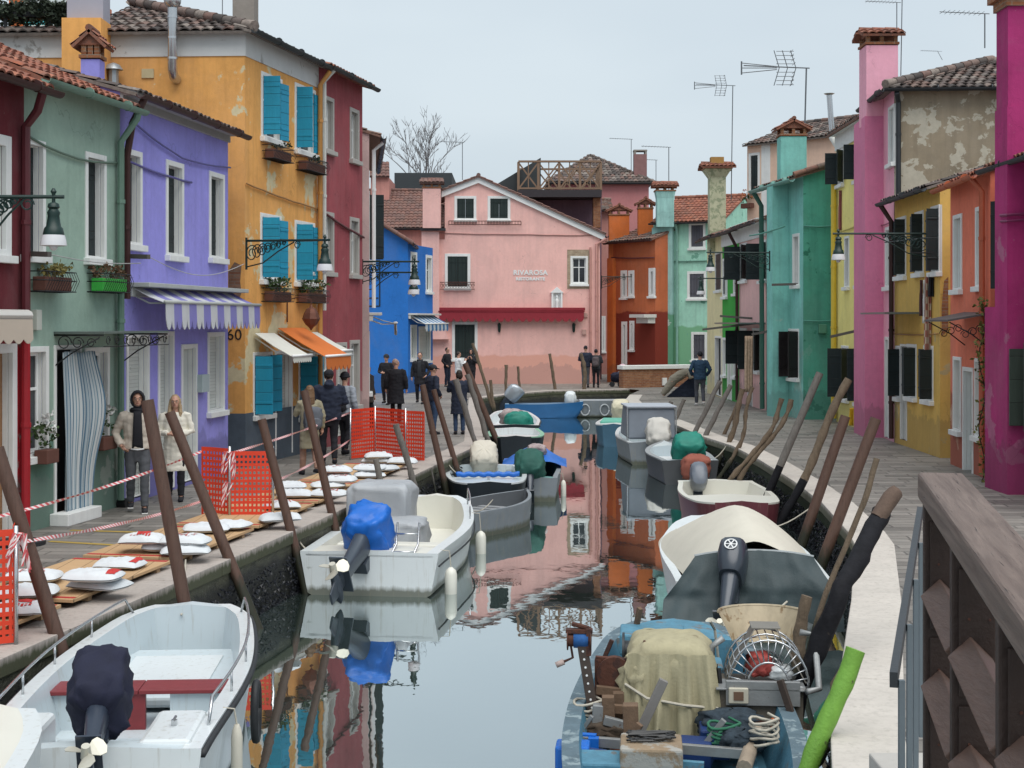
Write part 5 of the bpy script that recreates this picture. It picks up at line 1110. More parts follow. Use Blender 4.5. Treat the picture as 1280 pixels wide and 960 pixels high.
cable(h,S1,[(0,S1.uz(1010,283)[1]),(S1.L,S1.uz(1040,281)[1])],P('teal_cable',(.08,.28,.22),.6),.025,.05); cable(h,S1,[(0,S1.uz(1010,401)[1]),(S1.L,S1.uz(1040,400)[1])],P('teal_cable',(.08,.28,.22),.6),.02,.05); cable(h,W,[(0,S1.uz(1010,286)[1]),(W.L,S1.uz(1004,283)[1])],P('teal_cable',(.08,.28,.22),.6),.025,.55)
mb=MB(); u,z=S1.uz(1027,411); S1.box(mb,u-.11,u+.11,z-.13,z+.13,0,.12); mb.build('meter_box',P('green_box_paint',(.10,.27,.18),.6),h,bevel=.01)
# yellow house
YE2=stucco('lemon_yellow_plaster',(.70,.61,.22),None,0,None,0,.2,.05)
yeA=Vector((9.25,42.2)); yeB=Vector((9.2,38.2)); W=Wall(yeA,yeB,8.2); h=hroot(W,'yellow_house','lemon yellow house with black shutters squeezed between teal and rose houses')
for px in ((1047,1055,186,232),(1069,1077,175,226)): window(W,h,px,'open',.08,ang=(95,140),fw=.07)if False else window(W,h,px,'open',.07,ang=(95,140))
for px in ((1056,1062,295,360),(1071,1077,292,358)): window(W,h,px,'closed',.07)
for px in ((1052,1061,432,500),(1070,1076.5,432,505)): window(W,h,px,'open',.07,ang=(95,140))
finish(W,h,YE2,5); frontroof(W,h,5,18,.3,TILE_OLD,GUTD,gut=False,cornice=WHITE,ch=.5,mat=YE2)
pipe(h,[W.pt(.12,7.0,.1),W.pt(.12,.1,.1)],P('yellow_pipe_paint',(.65,.47,.05),.5),.08); cable(h,W,[(0,S1.uz(1040,294)[1]),(W.L,S1.uz(1040,291)[1])],P('yellow_cable',(.5,.42,.12),.6),.025,.05)
# rose pink house
RSE=stucco('rose_pink_plaster',(.66,.32,.40),None,0,None,0,.12,.04,patch2=None); RSD=stucco('shaded_rose_plaster',(.52,.17,.28),None,0,None,0,.15,.05)  # RSD: darker rose, shade on the chimney breast painted into its plaster
rA=Vector((9.25,38.1)); rB=V2(G(1118,553)); W=Wall(rA,rB,8.35); WRo=W; h=hroot(W,'rose_pink_house','tall rose pink house with a chimney breast and a bare weathered side wall')
window(W,h,(1111,1118.5,132,206),'closed',.07,sm=WBL); window(W,h,(1107,1116,283,360),'closed',.08,sm=WBL); window(W,h,(1106.5,1111.5,421,547),'doorclosed',.08,False,WBL)
S1=Wall(rB+W.u*.03+W.n*.01,rB+W.u*.03-W.n*6.5,8.35); finish(W,h,RSE,6)
WTH=stucco('weathered_render',(.25,.205,.145),(.50,.46,.37),.165,None,0,.3,.12,os_=2.2)
mb=MB(); S1.front(mb); mb.build('side_wall',WTH,h)
mb=MB(); u0,u1=W.uz(1084,300)[0],W.uz(1097,300)[0]
# chimney breast standing proud of the canal wall
cb=MB(); cbA=W.uz(1083,400)[0]; ub=.55*W.L; cb.prism([W.pt(.05,0,0),W.pt(ub,0,0),W.pt(ub,0,.45),W.pt(.05,0,.45)],(0,0,7.9)); o=cb.build('chimney_breast',RSD,h)
cc=W.pt(ub-.42,0,.05); chimney(h,cc.x+.0,cc.y,7.7,V(0,62,37).z,.78,.75,RSE,'arched',TILE_RED)
mb=MB(); hipslope(mb,W,.0,W.L+.25,8.35,3.,False,True); hipslope(mb,S1,-.25,S1.L,8.35,3.,True,False); a=S1.pt(-.25,8.4-.09,.25); ridge(mb,a+Vector((0,0,.1)),S1.pt(3.0,8.42+3*tp,-3.)+Vector((0,0,.08)),.1); ridge(mb,S1.pt(3,8.45+3*tp,-3),S1.pt(S1.L,8.45+3*tp,-3),.1); mb.build('roof',TILE_DK,h,smooth=True,auto=50)
mb=MB(); gutter(mb,S1.pt(-.3,8.3,.33),S1.pt(S1.L,8.3,.33)); gutter(mb,W.pt(0,8.3,.33),W.pt(W.L+.3,8.3,.33)); mb.build('gutter',GUTD,h,smooth=True,auto=40)
pipe(h,[S1.pt(.0,8.2,.33),S1.pt(.08,8.0,.1),S1.pt(.08,5.0,.1)],GUTD,.06)
cable(h,W,[(.55*W.L,W.uz(1100,283)[1]),(W.L,W.uz(1115,277)[1])],P('rose_cable',(.35,.12,.18),.6),.02,.05)
mb=MB(); W.box(mb,.03,.55*W.L+.03,0,W.uz(1084,232+240)[1]*1.0-.0,.0,.50) ; 
# ochre house
OCH=stucco('ochre_plaster',(.56,.365,.10),(.54,.45,.24),.01,None,0,.22,.07)
cA=V2(G(1118,553)); cB=V2(G(1175,572.5)); W=Wall(cA,cB,5.72); h=hroot(W,'ochre_house','mustard ochre house with black shutters and laundry hanging out front')
for px in ((1118,1133,271,351),(1142,1155,263,347),(1169,1181,256,345)): 
    pass
for px in ((1121,1133,271,347),(1144,1155,264,343),(1164,1175,257,342)): window(W,h,px,'open',.07,ang=(174,92),leaf=.24)
for px in ((1112+8,1126,432,498),(1134,1146,430,498),(1155,1167,432,502)): window(W,h,px,'open',.07,ang=(174,92),leaf=.26)
window(W,h,(1126,1134,430,550),'doorclosed',.05,False,P('beige_door_paint',(.35,.27,.18),.6))
S1=Wall(cB,cB+Vector((3,.2)),5.72); finish(W,h,OCH,5); frontroof(W,h,5,18,.3,TILE_DK,GUTD,mat=OCH)
mb=MB(); q0,r0=S1.uz(1177,420); q1,r1=S1.uz(1187,345); mb.prism([S1.pt(a_,z_,.003) for a_,z_ in ((q0,r0),(q1,r0+.15),(q1-.02,r1),(q0+.05,r1-.1),(q0,(r0+r1)/2))],(S1.n.x*.012,S1.n.y*.012,0)); mb.build('exposed_brick',BRICK,h)
pipe(h,[W.pt(.15,5.6,.37),W.pt(.12,5.2,.1),W.pt(.12,.1,.1)],GUTB,.06)
mb=MB(); W.box(mb,.0,W.L*.62,3.02,3.06,.0,.8); mb.build('door_canopy',P('canopy_glass',(.12,.15,.14),.3),h)
cable(h,W,[(0,W.uz(1120,417)[1]),(W.L,W.uz(1170,417)[1])],P('ochre_cable',(.35,.18,.06),.6),.015,.04)
# coral orange house
COR=stucco('coral_orange_plaster',(.60,.165,.10),(.55,.38,.28),.0,(.36,.115,.075),1.45,.2,.06)
oA2=V2(G(1188,580)); oB2=V2(G(1238,601)); W=Wall(oA2,oB2,5.55); h=hroot(W,'coral_house','coral orange house with blank white framed windows and a vine on its corner')
BEI=P('beige_blind',(.42,.36,.28),.7,0,.06,3,.1,dirt=((.15,.11,.08),.68,9))
for px in ((1192,1203,268,364),(1220,1230,258,360)): window(W,h,px,'closed',.08,sm=WBL)
for px in ((1192,1202,446,540),(1219,1231,448,548)): window(W,h,px,'closed',.07,sm=BEI)
window(W,h,(1204,1217,459,594),'doorclosed',.08,False,P('pale_door_paint',(.42,.46,.42),.5))
finish(W,h,COR,5); frontroof(W,h,5,18,.25,TILE_RED,P('orange_gutter_paint',(.45,.12,.05),.5),mat=COR)
pipe(h,[W.pt(W.L-.2,5.45,.3),W.pt(W.L-.2,5.2,.1),W.pt(W.L-.2,.1,.1)],P('coral_pipe_paint',(.48,.12,.06),.5),.055)
mb=MB(); mb.prism([W.pt(W.uz(1205,430)[0],3.0,0),W.pt(W.L,2.98,0),W.pt(W.L,2.85,.75),W.pt(W.uz(1205,430)[0],2.85,.75)],(0,0,.035)); cn=mb.build('door_canopy',P('canopy_slate',(.10,.085,.085),.6),h)
for u in (W.uz(1206,430)[0]+.1,W.L-.1):
    mb=MB(); mb.tube([W.pt(u,2.4,.02),W.pt(u,2.62,.3),W.pt(u,2.84,.7)],.012,5)
    for k in range(3): mb.tube([W.pt(u,2.72-.05*k+.08*math.sin(a)*(1-a/14),.15+.15*k*.9+.08*math.cos(a)*(1-a/14)) for a in [q*.45 for q in range(18)]],.008,5)
    mb.build('scrollwork',BLACKM,cn,smooth=True)
# magenta house
MAG=stucco('magenta_plaster',(.30,.03,.125),(.40,.13,.23),.02,None,0,.3,.12)
mA=V2(G(1238,606)); mC=V2(G(1259,618.5)); W=Wall(mA,mA+(Vector((mA.x,mA.y))-Vector((mA.x,mA.y+4))),5.6)
W=Wall(Vector((8.62,25.9)),Vector((8.62,20.5)),5.6); h=hroot(W,'magenta_house','deep magenta house with a massive chimney breast at the right frame edge')
window(W,h,None,'open',.08,world=(-.0+.12,1.0,3.35,5.05),ang=(150,None)); window(W,h,None,'open',.08,world=(2.0,2.9,1.0,2.6),ang=(95,95),sm=OSHUT)
finish(W,h,MAG,5); frontroof(W,h,5,18,.35,TILE_RED,GUTD,mat=MAG)
mb=MB(); cx=mC; mb.box(cx.x,8.7,cx.y,cx.y+1.15,0,3.1); mb.box(cx.x,8.7,cx.y,cx.y+.62,3.1,6.4); mb.box(cx.x+.02,8.75,cx.y+.02,cx.y+.6,6.4,8.3); o=mb.build('chimney_breast',MAG,h)
mb=MB(); mb.box(cx.x-.02,8.85,cx.y-.03,cx.y+.65,8.05,8.2); mb.box(cx.x-.1,8.9,cx.y-.1,cx.y+.72,8.2,8.32); mb.build('chimney_crown',BRICK,o)
# shutter panel folded out on the near side
mb=MB(); q=V(1261,436,24.3); mb.box(q.x,q.x+.55,24.25,24.29,V(0,532,24.3).z,V(0,436,24.3).z); mb.build('shutter',OSHUT,h); mb=MB(); mb.tube([Vector((cx.x-.01,cx.y+.3,4.62)),Vector((cx.x-.02,cx.y-.05,4.6)),Vector((8.8,cx.y-.05,4.65))],.025,6);mb.tube([Vector((cx.x-.01,cx.y+.3,4.52)),Vector((cx.x-.02,cx.y-.05,4.5)),Vector((8.8,cx.y-.05,4.55))],.02,6); mb.build('cable',P('magenta_cable',(.2,.03,.1),.6),h)
# brick parapet
mb=MB(); A=V2(G(779,485)); B=V2(G(866,483)); W=Wall(A,B,V(0,461.5,64).z,-1.2); par=root('brick_parapet',W.pt(W.L/2,0),'red brick parapet wall with white stone coping at the end of the canal','wall')
mb=MB(); W.box(mb,0,W.L,-1.2,W.z1,-.35,0); mb.build('brickwork',BRICK,par); mb=MB(); W.box(mb,-.06,W.L,W.z1,W.z1+.17,-.42,.07); mb.build('coping',WHITE,par,bevel=.015)
mb=MB(); u,z=W.uz(830,481); W.box(mb,u-.11,u+.11,z-.02,z+.3,0,.08); mb.build('stone_block',WHITE,par,bevel=.01)
# ---------------------------------------------------------------- boats
class Boat:
    def __init__(s,name,label,stern,head,L,B,H=.5,bow='point',outer=None,inner=None,rim=None,floor=.12,foredeck=.0,aftdeck=.05,rise=.2,thick=.09,zk=-.18,blunt=.6,sternw=.86,group='boats moored along the canal',flare=.85,railm=None,cat='boat',rimh=.03,deckcrown=.03):
        s.L=L;s.B=B;s.H=H;s.rise=rise;s.bow=bow;s.blunt=blunt;s.sternw=sternw
        a=math.atan2(head[1],head[0]); s.r=root(name,(stern[0],stern[1],WZ),label,cat,group,a,world=False)
        s.out=outer;s.inn=inner or outer; rim=rim or inner or outer
        ts=[i/22 for i in range(23)]+[aftdeck,aftdeck+.004]+([1-foredeck-.004,1-foredeck] if foredeck else [])+[.955,.966,.97,.985,.993]
        ts=sorted(set(ts)); mb=MB(); rings=[]
        tend=1.0
        for t in ts:
            hb=s.hb(t); sh=s.sh(t); solid=(t<=aftdeck) or (foredeck and t>=1-foredeck) or hb<thick*1.5 or (bow!='point' and t>=.97); x=t*L
            zkk=zk+(0 if bow!='point' else (sh-zk)*.75*max(0,(t-.8)/.2)**2); xo=0
            ring=[]; m=7
            for j in range(m+1):
                q=1-j/m; y=hb*(flare+(1-flare)*q)*min(1,(q/.22))**.5 if q>0 else 0; ring.append(Vector((x,y,zkk+(sh-zkk)*q)))
            for j in range(1,m+1): v=ring[m-j]; ring.append(Vector((x,-v.y,v.z)))
            th=min(thick,hb*.6); hi=max(.004,hb-th); ins=[]
            zc=sh+rimh
            ring.append(Vector((x,-hb,zc))); ring.append(Vector((x,-hi,zc)))
            if solid: zf=zc+.001; fw=hi*.9; mid=zc+deckcrown
            else: zf=min(floor,sh-.05); fw=hi*.86; mid=zf
            ring.append(Vector((x,-fw,zf))); ring.append(Vector((x,0,mid))); ring.append(Vector((x,fw,zf)))
            ring.append(Vector((x,hi,zc))); ring.append(Vector((x,hb,zc)))
            rings.append(ring)
        n=len(rings[0])
        for i in range(len(rings)-1):
            for k in range(n):
                k2=(k+1)%n; mb.cur=0 if (k<2*7 or False) else (2 if k in(14,15,n-2,n-1) else 1)
                mb.add([rings[i][k],rings[i][k2],rings[i+1][k2],rings[i+1][k]],[(0,3,2,1)])
        mb.cur=0; mb.add(rings[0],[tuple(range(n))]); mb.add(rings[-1],[tuple(range(n))[::-1]])
        me=mb.build('hull',[s.out,s.inn,rim],s.r,smooth=True,auto=35); s.hull=me
        bm=bmesh.new(); bm.from_mesh(me.data); bmesh.ops.remove_doubles(bm,verts=bm.verts,dist=.0008); bmesh.ops.recalc_face_normals(bm,faces=bm.faces); bm.to_mesh(me.data); bm.free(); me.data.set_sharp_from_angle(angle=R(35))
        if railm:
            for sg in(-1,1):
                mb=MB(); mb.tube([(t*L+.0,sg*(s.hb(t)+.012),s.sh(t)-.01) for t in [i/20 for i in range(21)]],.028,6); mb.build('rub_rail',railm,s.r,smooth=True)
    def hb(s,t):
        h=s.B/2
        if s.bow=='point': return max(.012,h*(s.sternw+(1-s.sternw)*smooth(t/.45))*(1-max(0,(t-.4)/.6)**2.4))
        a=s.sternw+(1-s.sternw)*smooth(t/.4); k=max(0,(t-.45)/.55); e=1-(1-s.blunt)*k**1.7; c=max(0,(t-.86)/.14)
        return h*a*e*(1-.30*c**2.5)
    def sh(s,t): return s.H*(1+s.rise*max(0,(t-.3)/.7)**2)
    def part(s,name,mb,m,**kw): return mb.build(name,m,s.r,**kw)
    def thwart(s,t,m,w=.28,z=None,x=None):
        mb=MB(); z=z if z is not None else s.sh(t)-.12; hb=s.hb(t)-.05; mb.box(t*s.L-w/2,t*s.L+w/2,-hb,hb,z-.03,z); s.part('bench',mb,m,bevel=.006)
PROPM=P('propeller_aluminium',(.55,.53,.45),.4,.3,.1,8,.1)
MOTD=P('dark_motor_paint',(.035,.045,.06),.3,.1,.1,4,.03,spec=.6)
def outboard(par,at,tilt=60,sc_=1.,cowl=None,leg=None,bare=True,badge=False,ry=0,cover=None,coverseed=0,cs=(1,1,1),prop=True):
    M=Matrix.Translation(at)@Matrix.Rotation(R(ry),4,'Z')@Matrix.Rotation(R(tilt),4,'Y')@Matrix.Scale(sc_,4)
    cowl=cowl or MOTD; leg=leg or MOTD
    mb=MB()
    def rr(cx,hx,hy,z,e=3.): return [Vector((cx+hx*math.copysign(abs(math.cos(a))**(2/e),math.cos(a)),hy*math.copysign(abs(math.sin(a))**(2/e),math.sin(a)),z)) for a in [2*PI*k/16 for k in range(16)]]
    if cover is None:
        mb.loft([rr(-.12,.20,.13,.12),rr(-.13,.25,.16,.22),rr(-.13,.27,.17,.42),rr(-.11,.26,.165,.55),rr(-.08,.21,.14,.62),rr(-.06,.12,.08,.65)]); 
        mb.xform(M); o=mb.build('motor_cowl',cowl,par,smooth=True,auto=40)
        if badge:
            b=MB(); b.tube([(-.405,0,.40),(-.412,0,.40)],.075,16); 
            for k in range(3): a=k*PI/3; b.beam((-.415,.06*math.cos(a),.40+.06*math.sin(a)),(-.415,-.06*math.cos(a),.40-.06*math.sin(a)),.012,.006,(1,0,0))
            # ring emblem of crossed bars
            b=MB(); b.tube([Vector((-.401,.07*math.cos(a),.42+.07*math.sin(a))) for a in [2*PI*k/20 for k in range(21)]],.008,5)
            for k in range(3): a=k*PI/3; b.tube([Vector((-.401,.062*math.cos(a),.42+.062*math.sin(a))),Vector((-.401,-.062*math.cos(a),.42-.062*math.sin(a)))],.007,5)
            b.xform(M); b.build('emblem',WPAINT,o)
    mb=MB(); mb.loft([rr(-.12,.15,.10,.13),rr(-.12,.13,.09,-.05),rr(-.15,.10,.07,-.35),rr(-.16,.10,.055,-.55)])
    mb.box(-.42,.02,-.10,.10,-.57,-.55)
    mb.loft([rr(-.16,.10,.03,-.56),rr(-.16,.12,.03,-.72),rr(-.14,.07,.012,-.92)])
    mb.tube([(.06,0,-.72),(.0,0,-.72),(-.15,0,-.72),(-.3,0,-.72),(-.34,0,-.72)],[.012,.045,.06,.05,.035],10)
    mb.box(.0,.13,-.09,.09,-.12,.12); mb.xform(M); mb.build('motor_leg',leg,par,smooth=True,auto=35)
    if prop:
        mb=MB(); mb.tube([(-.34,0,-.72),(-.46,0,-.72)],[.045,.035],10)
        for k in range(3):
            a=k*2*PI/3+.4; d=Vector((0,math.cos(a),math.sin(a))); n_=Vector((0,-d.z,d.y)); vs=[]
            for (q,w_,tw) in ((.03,.03,.7),(.09,.07,.55),(.14,.075,.45),(.17,.03,.35)): 
                c=Vector((-.39,0,-.72))+d*q; e_=(n_*math.cos(tw)+Vector((1,0,0))*math.sin(tw))*w_; vs.append((c-e_,c+e_))
            for i in range(3): a0,b0=vs[i];a1,b1=vs[i+1]; t_=Vector((.006,0,0)); mb.add([a0,b0,b1,a1,a0+t_,b0+t_,b1+t_,a1+t_],[(0,1,2,3),(7,6,5,4),(0,4,5,1),(2,6,7,3),(1,5,6,2),(3,7,4,0)])
        mb.xform(M); mb.build('propeller',PROPM,par,smooth=True,auto=40)
    if cover:
        mb=MB(); blob(mb,(-.1,0,.34),.31*cs[0],.23*cs[1],.33*cs[2],n=44,m=28,e=3.4,seed=coverseed,fold=.036,vert=6); mb.xform(M); mb.build('motor_cover',cover,par,smooth=True)
def cleat(b,x,y,z): 
    mb=MB(); mb.box(x-.02,x+.02,y-.02,y+.02,z,z+.04); mb.tube([(x-.07,y,z+.045),(x+.07,y,z+.045)],.011,6); b.part('cleat',mb,STEEL,smooth=True,auto=40)
def railing(b,ts,sg,h=.22,inset=.05,posts=3):
    mb=MB(); L=b.L; pt=lambda t,z:Vector((t*L,sg*(b.hb(t)-inset),b.sh(t)+z)); n=14; t0,t1=ts
    path=[pt(t0,.02)]+[pt(t0+(t1-t0)*(.04+.92*i/n),h*min(1,1.0)) for i in range(n+1)]+[pt(t1,.02)]
    mb.tube(path,.013,7)
    for k in range(posts): t=t0+(t1-t0)*(k+1)/(posts+1); mb.tube([pt(t,.02),pt(t,h)],.011,6)
    b.part('hand_rail',mb,STEEL,smooth=True)
def fender(b,t,sg,m,r=.07,h=.42,z=None,top=None):
    mb=MB(); z=z if z is not None else b.sh(t)-.12; x=t*b.L;y=sg*(b.hb(t)+r+.03); mb.tube([(x,y,z),(x,y,z-.04),(x,y,z-.1),(x,y,z-h+.05),(x,y,z-h)],[.02,r*.8,r,r,r*.5],10); o=mb.build('fender',m,b.r,smooth=True,auto=50)
    mb=MB(); mb.tube([(x,y-sg*(r+.06),b.sh(t)+.03),(x,y-sg*.02,b.sh(t)+.02),(x,y,z)],.008,5); mb.build('fender_line',ROPE,o)
ROPE=P('pale_rope',(.45,.42,.35),.9,0,.15,30,.4)
GELW=P('white_gelcoat',(.62,.66,.67),.28,0,.04,3,.03,dirt=((.40,.43,.42),.66,4),spec=.5,wl=1); GELB=P('bluish_gelcoat',(.50,.57,.60),.3,0,.04,3,.03,dirt=((.34,.38,.38),.64,5),spec=.5,wl=1)
CREAM=P('cream_gelcoat',(.66,.65,.58),.32,0,.04,3,.03,dirt=((.45,.42,.34),.66,4)); BLKR=P('black_rubber',(.02,.022,.025),.6,0,.2,9,.2)
NAVY=P('navy_canvas',(.012,.014,.035),.85,0,.3,6,.3); BLUET=P('bright_blue_tarp',(.01,.13,.52),.4,0,.2,6,.25); GREYT=P('silver_grey_tarp',(.36,.38,.40),.45,0,.12,5,.3)
GRT=P('dark_green_tarp',(.04,.06,.065),.6,0,.2,4,.3); CRT=P('cream_tarp',(.56,.53,.45),.7,0,.08,4,.3); BGT=P('olive_beige_tarp',(.37,.335,.215),.85,0,.15,5,.4,streak=.35,dirt=((.20,.17,.10),.62,4)); TLT=P('teal_tarp',(.01,.20,.15),.6,0,.2,5,.3); DGT=P('bottle_green_canvas',(.02,.095,.075),.75,0,.25,5,.3)
RDW=P('red_varnished_wood',(.20,.03,.035),.45,0,.2,9,.2); DKW=P('dark_wood',(.05,.035,.028),.8,0,.3,9,.3)
# B1 foreground open boat
b=Boat('motorboat','white open motorboat with red bench and navy covered outboard at the bottom left',(-2.98,10.25),(-.06,1),4.95,1.76,.70,'blunt',GELW,GELB,GELW,floor=.3,aftdeck=.03,rise=.10,blunt=.62,sternw=.93,railm=BLKR,thick=.13); B1=b
mb=MB(); mb.box(2.6,4.5,-.66,.66,.34,.44); mb.build('foredeck_floor',GELB,b.r,bevel=.03); mb=MB(); mb.box(3.0,4.15,-.42,.42,.441,.455); b.part('hatch',mb,GELW,bevel=.01)
mb=MB(); mb.box(2.05,2.42,-.76,.0,.60,.635); mb.box(2.05,2.42,.006,.76,.60,.635); b.part('bench',mb,RDW,bevel=.006); mb=MB(); mb.box(2.08,2.13,-.05,.32,.3,.60); b.part('bench_leg',mb,RDW)
for y0,y1 in((.40,.76),(-.76,-.25)): mb=MB(); mb.box(2.10,2.16,y0,y1,.3,.59); b.part('locker_front',mb,GELB)
for y0,y1 in ((.40,.73),(-.73,-.36)):
    mb=MB(); mb.box(.10,.95,y0,y1,.3,.76); b.part('stern_locker',mb,GELW,bevel=.04)
mb=MB(); mb.box(.5,.95,-.355,.395,.3,.55); b.part('motor_well',mb,GELB,bevel=.02)
outboard(b.r,(.14,-.08,.84),64,.84,badge=False,cover=NAVY,coverseed=2,cs=(1.05,1.05,1.05),ry=6,leg=P('navy_motor_paint',(.03,.04,.06),.3))
railing(b,(.12,.93),1,.2); railing(b,(.12,.93),-1,.2); cleat(b,.5,-.55,.76); cleat(b,.45,.55,.76)
fr=MB(); x=.45*b.L; y=-(b.hb(.45)+.07); fr.tube([Vector((x+.14*math.cos(a),y,.40+.24*math.sin(a))) for a in [2*PI*k/20 for k in range(21)]],.035,7); b.part('fender_ring',fr,BLKR,smooth=True)
fender(b,.22,-1,CRT,.045,.5,.6)
# B2 corner bow
b=Boat('motorboat','white motorboat bow with raised deck in the bottom left corner',(-3.74,4.62),(.05,1),5.35,1.7,1.02,'blunt',GELW,CREAM,GELW,foredeck=.6,floor=.5,rise=.05,blunt=.45,thick=.12)
mb=MB(); mb.tube([(b.L*.62+.0,.25,1.10),(b.L*.78,.25,1.11),(b.L*.84,.15,1.10),(b.L*.84,-.15,1.10),(b.L*.78,-.25,1.11),(b.L*.62,-.25,1.10)],.008,5); b.part('hatch_seam',mb,BLKR)
# B3 white boat with grey console cover
b=Boat('motorboat','white motorboat with grey console cover and blue covered outboard',(-1.93,19.95),(.125,1),5.3,2.0,.56,'blunt',GELW,CREAM,GELW,floor=.2,aftdeck=.10,rise=.28,blunt=.5,sternw=.95,thick=.16); B3=b
for sg in(-1,1):
    mb=MB(); mb.tube([(t*b.L,sg*(b.hb(t)+.01),b.sh(t)-.14) for t in [i/16 for i in range(17)]],.014,5); b.part('hull_stripe',mb,GUTD)
mb=MB(); mb.box(.0,.45,-.9,.9,.50,.585); b.part('stern_platform',mb,GELW,bevel=.03)
mb=MB(); mb.box(1.2,1.5,-.75,.75,.2,.52); b.part('bench',mb,CREAM,bevel=.03)
mb=MB(); blob(mb,(2.6,.36,.82),.44,.46,.44,n=44,m=26,e=9,fold=.05,seed=5,vert=5); b.part('console_cover',mb,GREYT,smooth=True)
mb=MB(); blob(mb,(1.95,.0,.5),.45,.42,.3,n=40,m=22,e=6,fold=.06,seed=9,vert=5); b.part('seat_cover',mb,GREYT,smooth=True)
outboard(b.r,(-.02,.1,.52),62,1.22,cover=BLUET,coverseed=4,cs=(1.0,1.05,.8),ry=-8,leg=P('grey_motor_paint',(.06,.075,.095),.3,.2,.1,4,.02))
mb=MB()
for y in(-.62,-.32):
    mb.tube([(.02,y,.30),(.02,y,.60),(.28,y,.66),(.38,y,.95)],.016,6)
for q in(.35,.6,.8): mb.tube([(.02+.3*(q>.7),-.62,q),(.02+.3*(q>.7),-.32,q)],.014,6)
b.part('boarding_ladder',mb,STEEL,smooth=True)
for sg in(-1,1): railing(b,(.62,.86),sg,.3,.06,1)
fender(b,.06,-1,CREAM,.085,.5,.36); fender(b,.72,-1,CREAM,.085,.55,.36)
# B4 grey punt
GRYP=P('grey_boat_paint',(.19,.215,.235),.6,0,.15,4,.2,wl=1); 
b=Boat('rowing_boat','small bare grey rowing boat with slatted floor behind the white motorboat',(-1.15,25.3),(.50,.87),2.9,1.3,.42,'point',GRYP,P('dark_grey_bilge',(.09,.10,.11),.7),GRYP,floor=.2,rise=.25,thick=.07)
mb=MB()
for k in range(6): mb.box(.3+.3*k,.5+.3*k,-.45,.45,.30,.325)
b.part('floor_slats',mb,P('grey_slats',(.24,.25,.26),.7)); b.thwart(.3,GRYP)
# B5 black hull, white deck, blue trim
BLH=P('black_hull_paint',(.018,.024,.03),.35,0,.15,4,.05)
b=Boat('motorboat','black hulled boat with white deck and rolled blue tarp facing the viewer',(-.62,32.3),(.045,-1),4.2,1.66,.55,'blunt',BLH,GELB,GELW,foredeck=.35,floor=.2,rise=.1,blunt=.72,thick=.09); 
mb=MB(); mb.tube([(3.25,-.62+.031*k,.70+.012*math.sin(k)) for k in range(41)],.05,8); b.part('rolled_tarp',mb,BLUET,smooth=True); mb=MB(); mb.box(3.6,3.9,-.02,.02,.62,.7); b.part('cleat',mb,STEEL)
outboard(b.r,(-.0,.0,.42),40,.98,cover=CRT,coverseed=7,cs=(1.15,1.3,.95),prop=False)
# B6 teal with blue tarp
TEALB=P('teal_deck_paint',(.12,.27,.25),.6,0,.12,4,.2)
b=Boat('motorboat','grey teal boat with blue tarp and dark green covered outboard',(.42,30.4),(.03,1),5.0,1.2,.46,'point',GRYP,TEALB,GRYP,foredeck=.2,floor=.2,thick=.1,rise=.3)
outboard(b.r,(.05,.05,.40),45,.95,cover=DGT,coverseed=11,cs=(1.15,1.35,1.0),prop=False)
mb=MB(); rows=[]
for i in range(15):
    t=i/14; x=1.9+2.1*t; row=[]
    for k in range(13): q=k/12*2-1; row.append(Vector((x,q*.72,.52+.42*(1-abs(q)**1.3)*math.sin(PI*(.15+.8*t))+folds((x,q*.7,0),.05,3))))
    rows.append(row)
mb.grid(rows); b.part('tarp',mb,BLUET,smooth=True); fender(b,.2,-1,CREAM,.06,.4)
mb=MB(); blob(mb,(2.3,-.05,.85),.18,.2,.15,seed=3,fold=.05); b.part('bundle',mb,P('mottled_rag',(.4,.33,.33),.9,0,.6,9,.3),smooth=True)
# B7
GRG=P('pale_green_paint',(.22,.42,.30),.6,0,.15,5,.2)
b=Boat('motorboat','dark boat with pale green and white gunwale behind the blue tarp',(.1,43.3),(.0,-1),4.6,1.6,.55,'blunt',BLH,GELW,GRG,foredeck=.3,floor=.2,blunt=.72,thick=.12)
# B8
b=Boat('motorboat','white open boat with dark rim and green tarp bundle near the canal end',(.1,45.3),(-.02,1),6.,1.7,.5,'blunt',BLH,GELW,GELW,floor=.3,foredeck=.0,blunt=.6,thick=.1,railm=BLKR)
mb=MB(); blob(mb,(.4,-.1,.62),.35,.42,.3,seed=12,fold=.08); b.part('tarp_bundle',mb,TLT,smooth=True); mb=MB(); blob(mb,(.9,.1,.7),.3,.35,.28,seed=22,fold=.08); b.part('rope_bundle',mb,P('mottled_rag',(.4,.33,.33),.9),smooth=True)
# B9 blue boat across the canal end
BLB=P('bright_blue_boat_paint',(.02,.12,.30),.45,0,.15,4,.1)
b=Boat('motorboat','bright blue boat lying across the canal end with a silver outboard',(-.25,57.2),(1,-.06),3.0,1.1,.5,'point',BLB,P('pale_blue_bilge',(.2,.3,.4),.6),BLB,floor=.2,rise=.18,thick=.08)
outboard(b.r,(.15,0,.5),40,1.2,cowl=P('silver_motor_paint',(.35,.38,.41),.25,.4,.05,4,0),prop=True); mb=MB(); blob(mb,(2.5,.1,.72),.22,.24,.3,seed=3,fold=.03); b.part('tarp_bundle',mb,GELW,smooth=True)
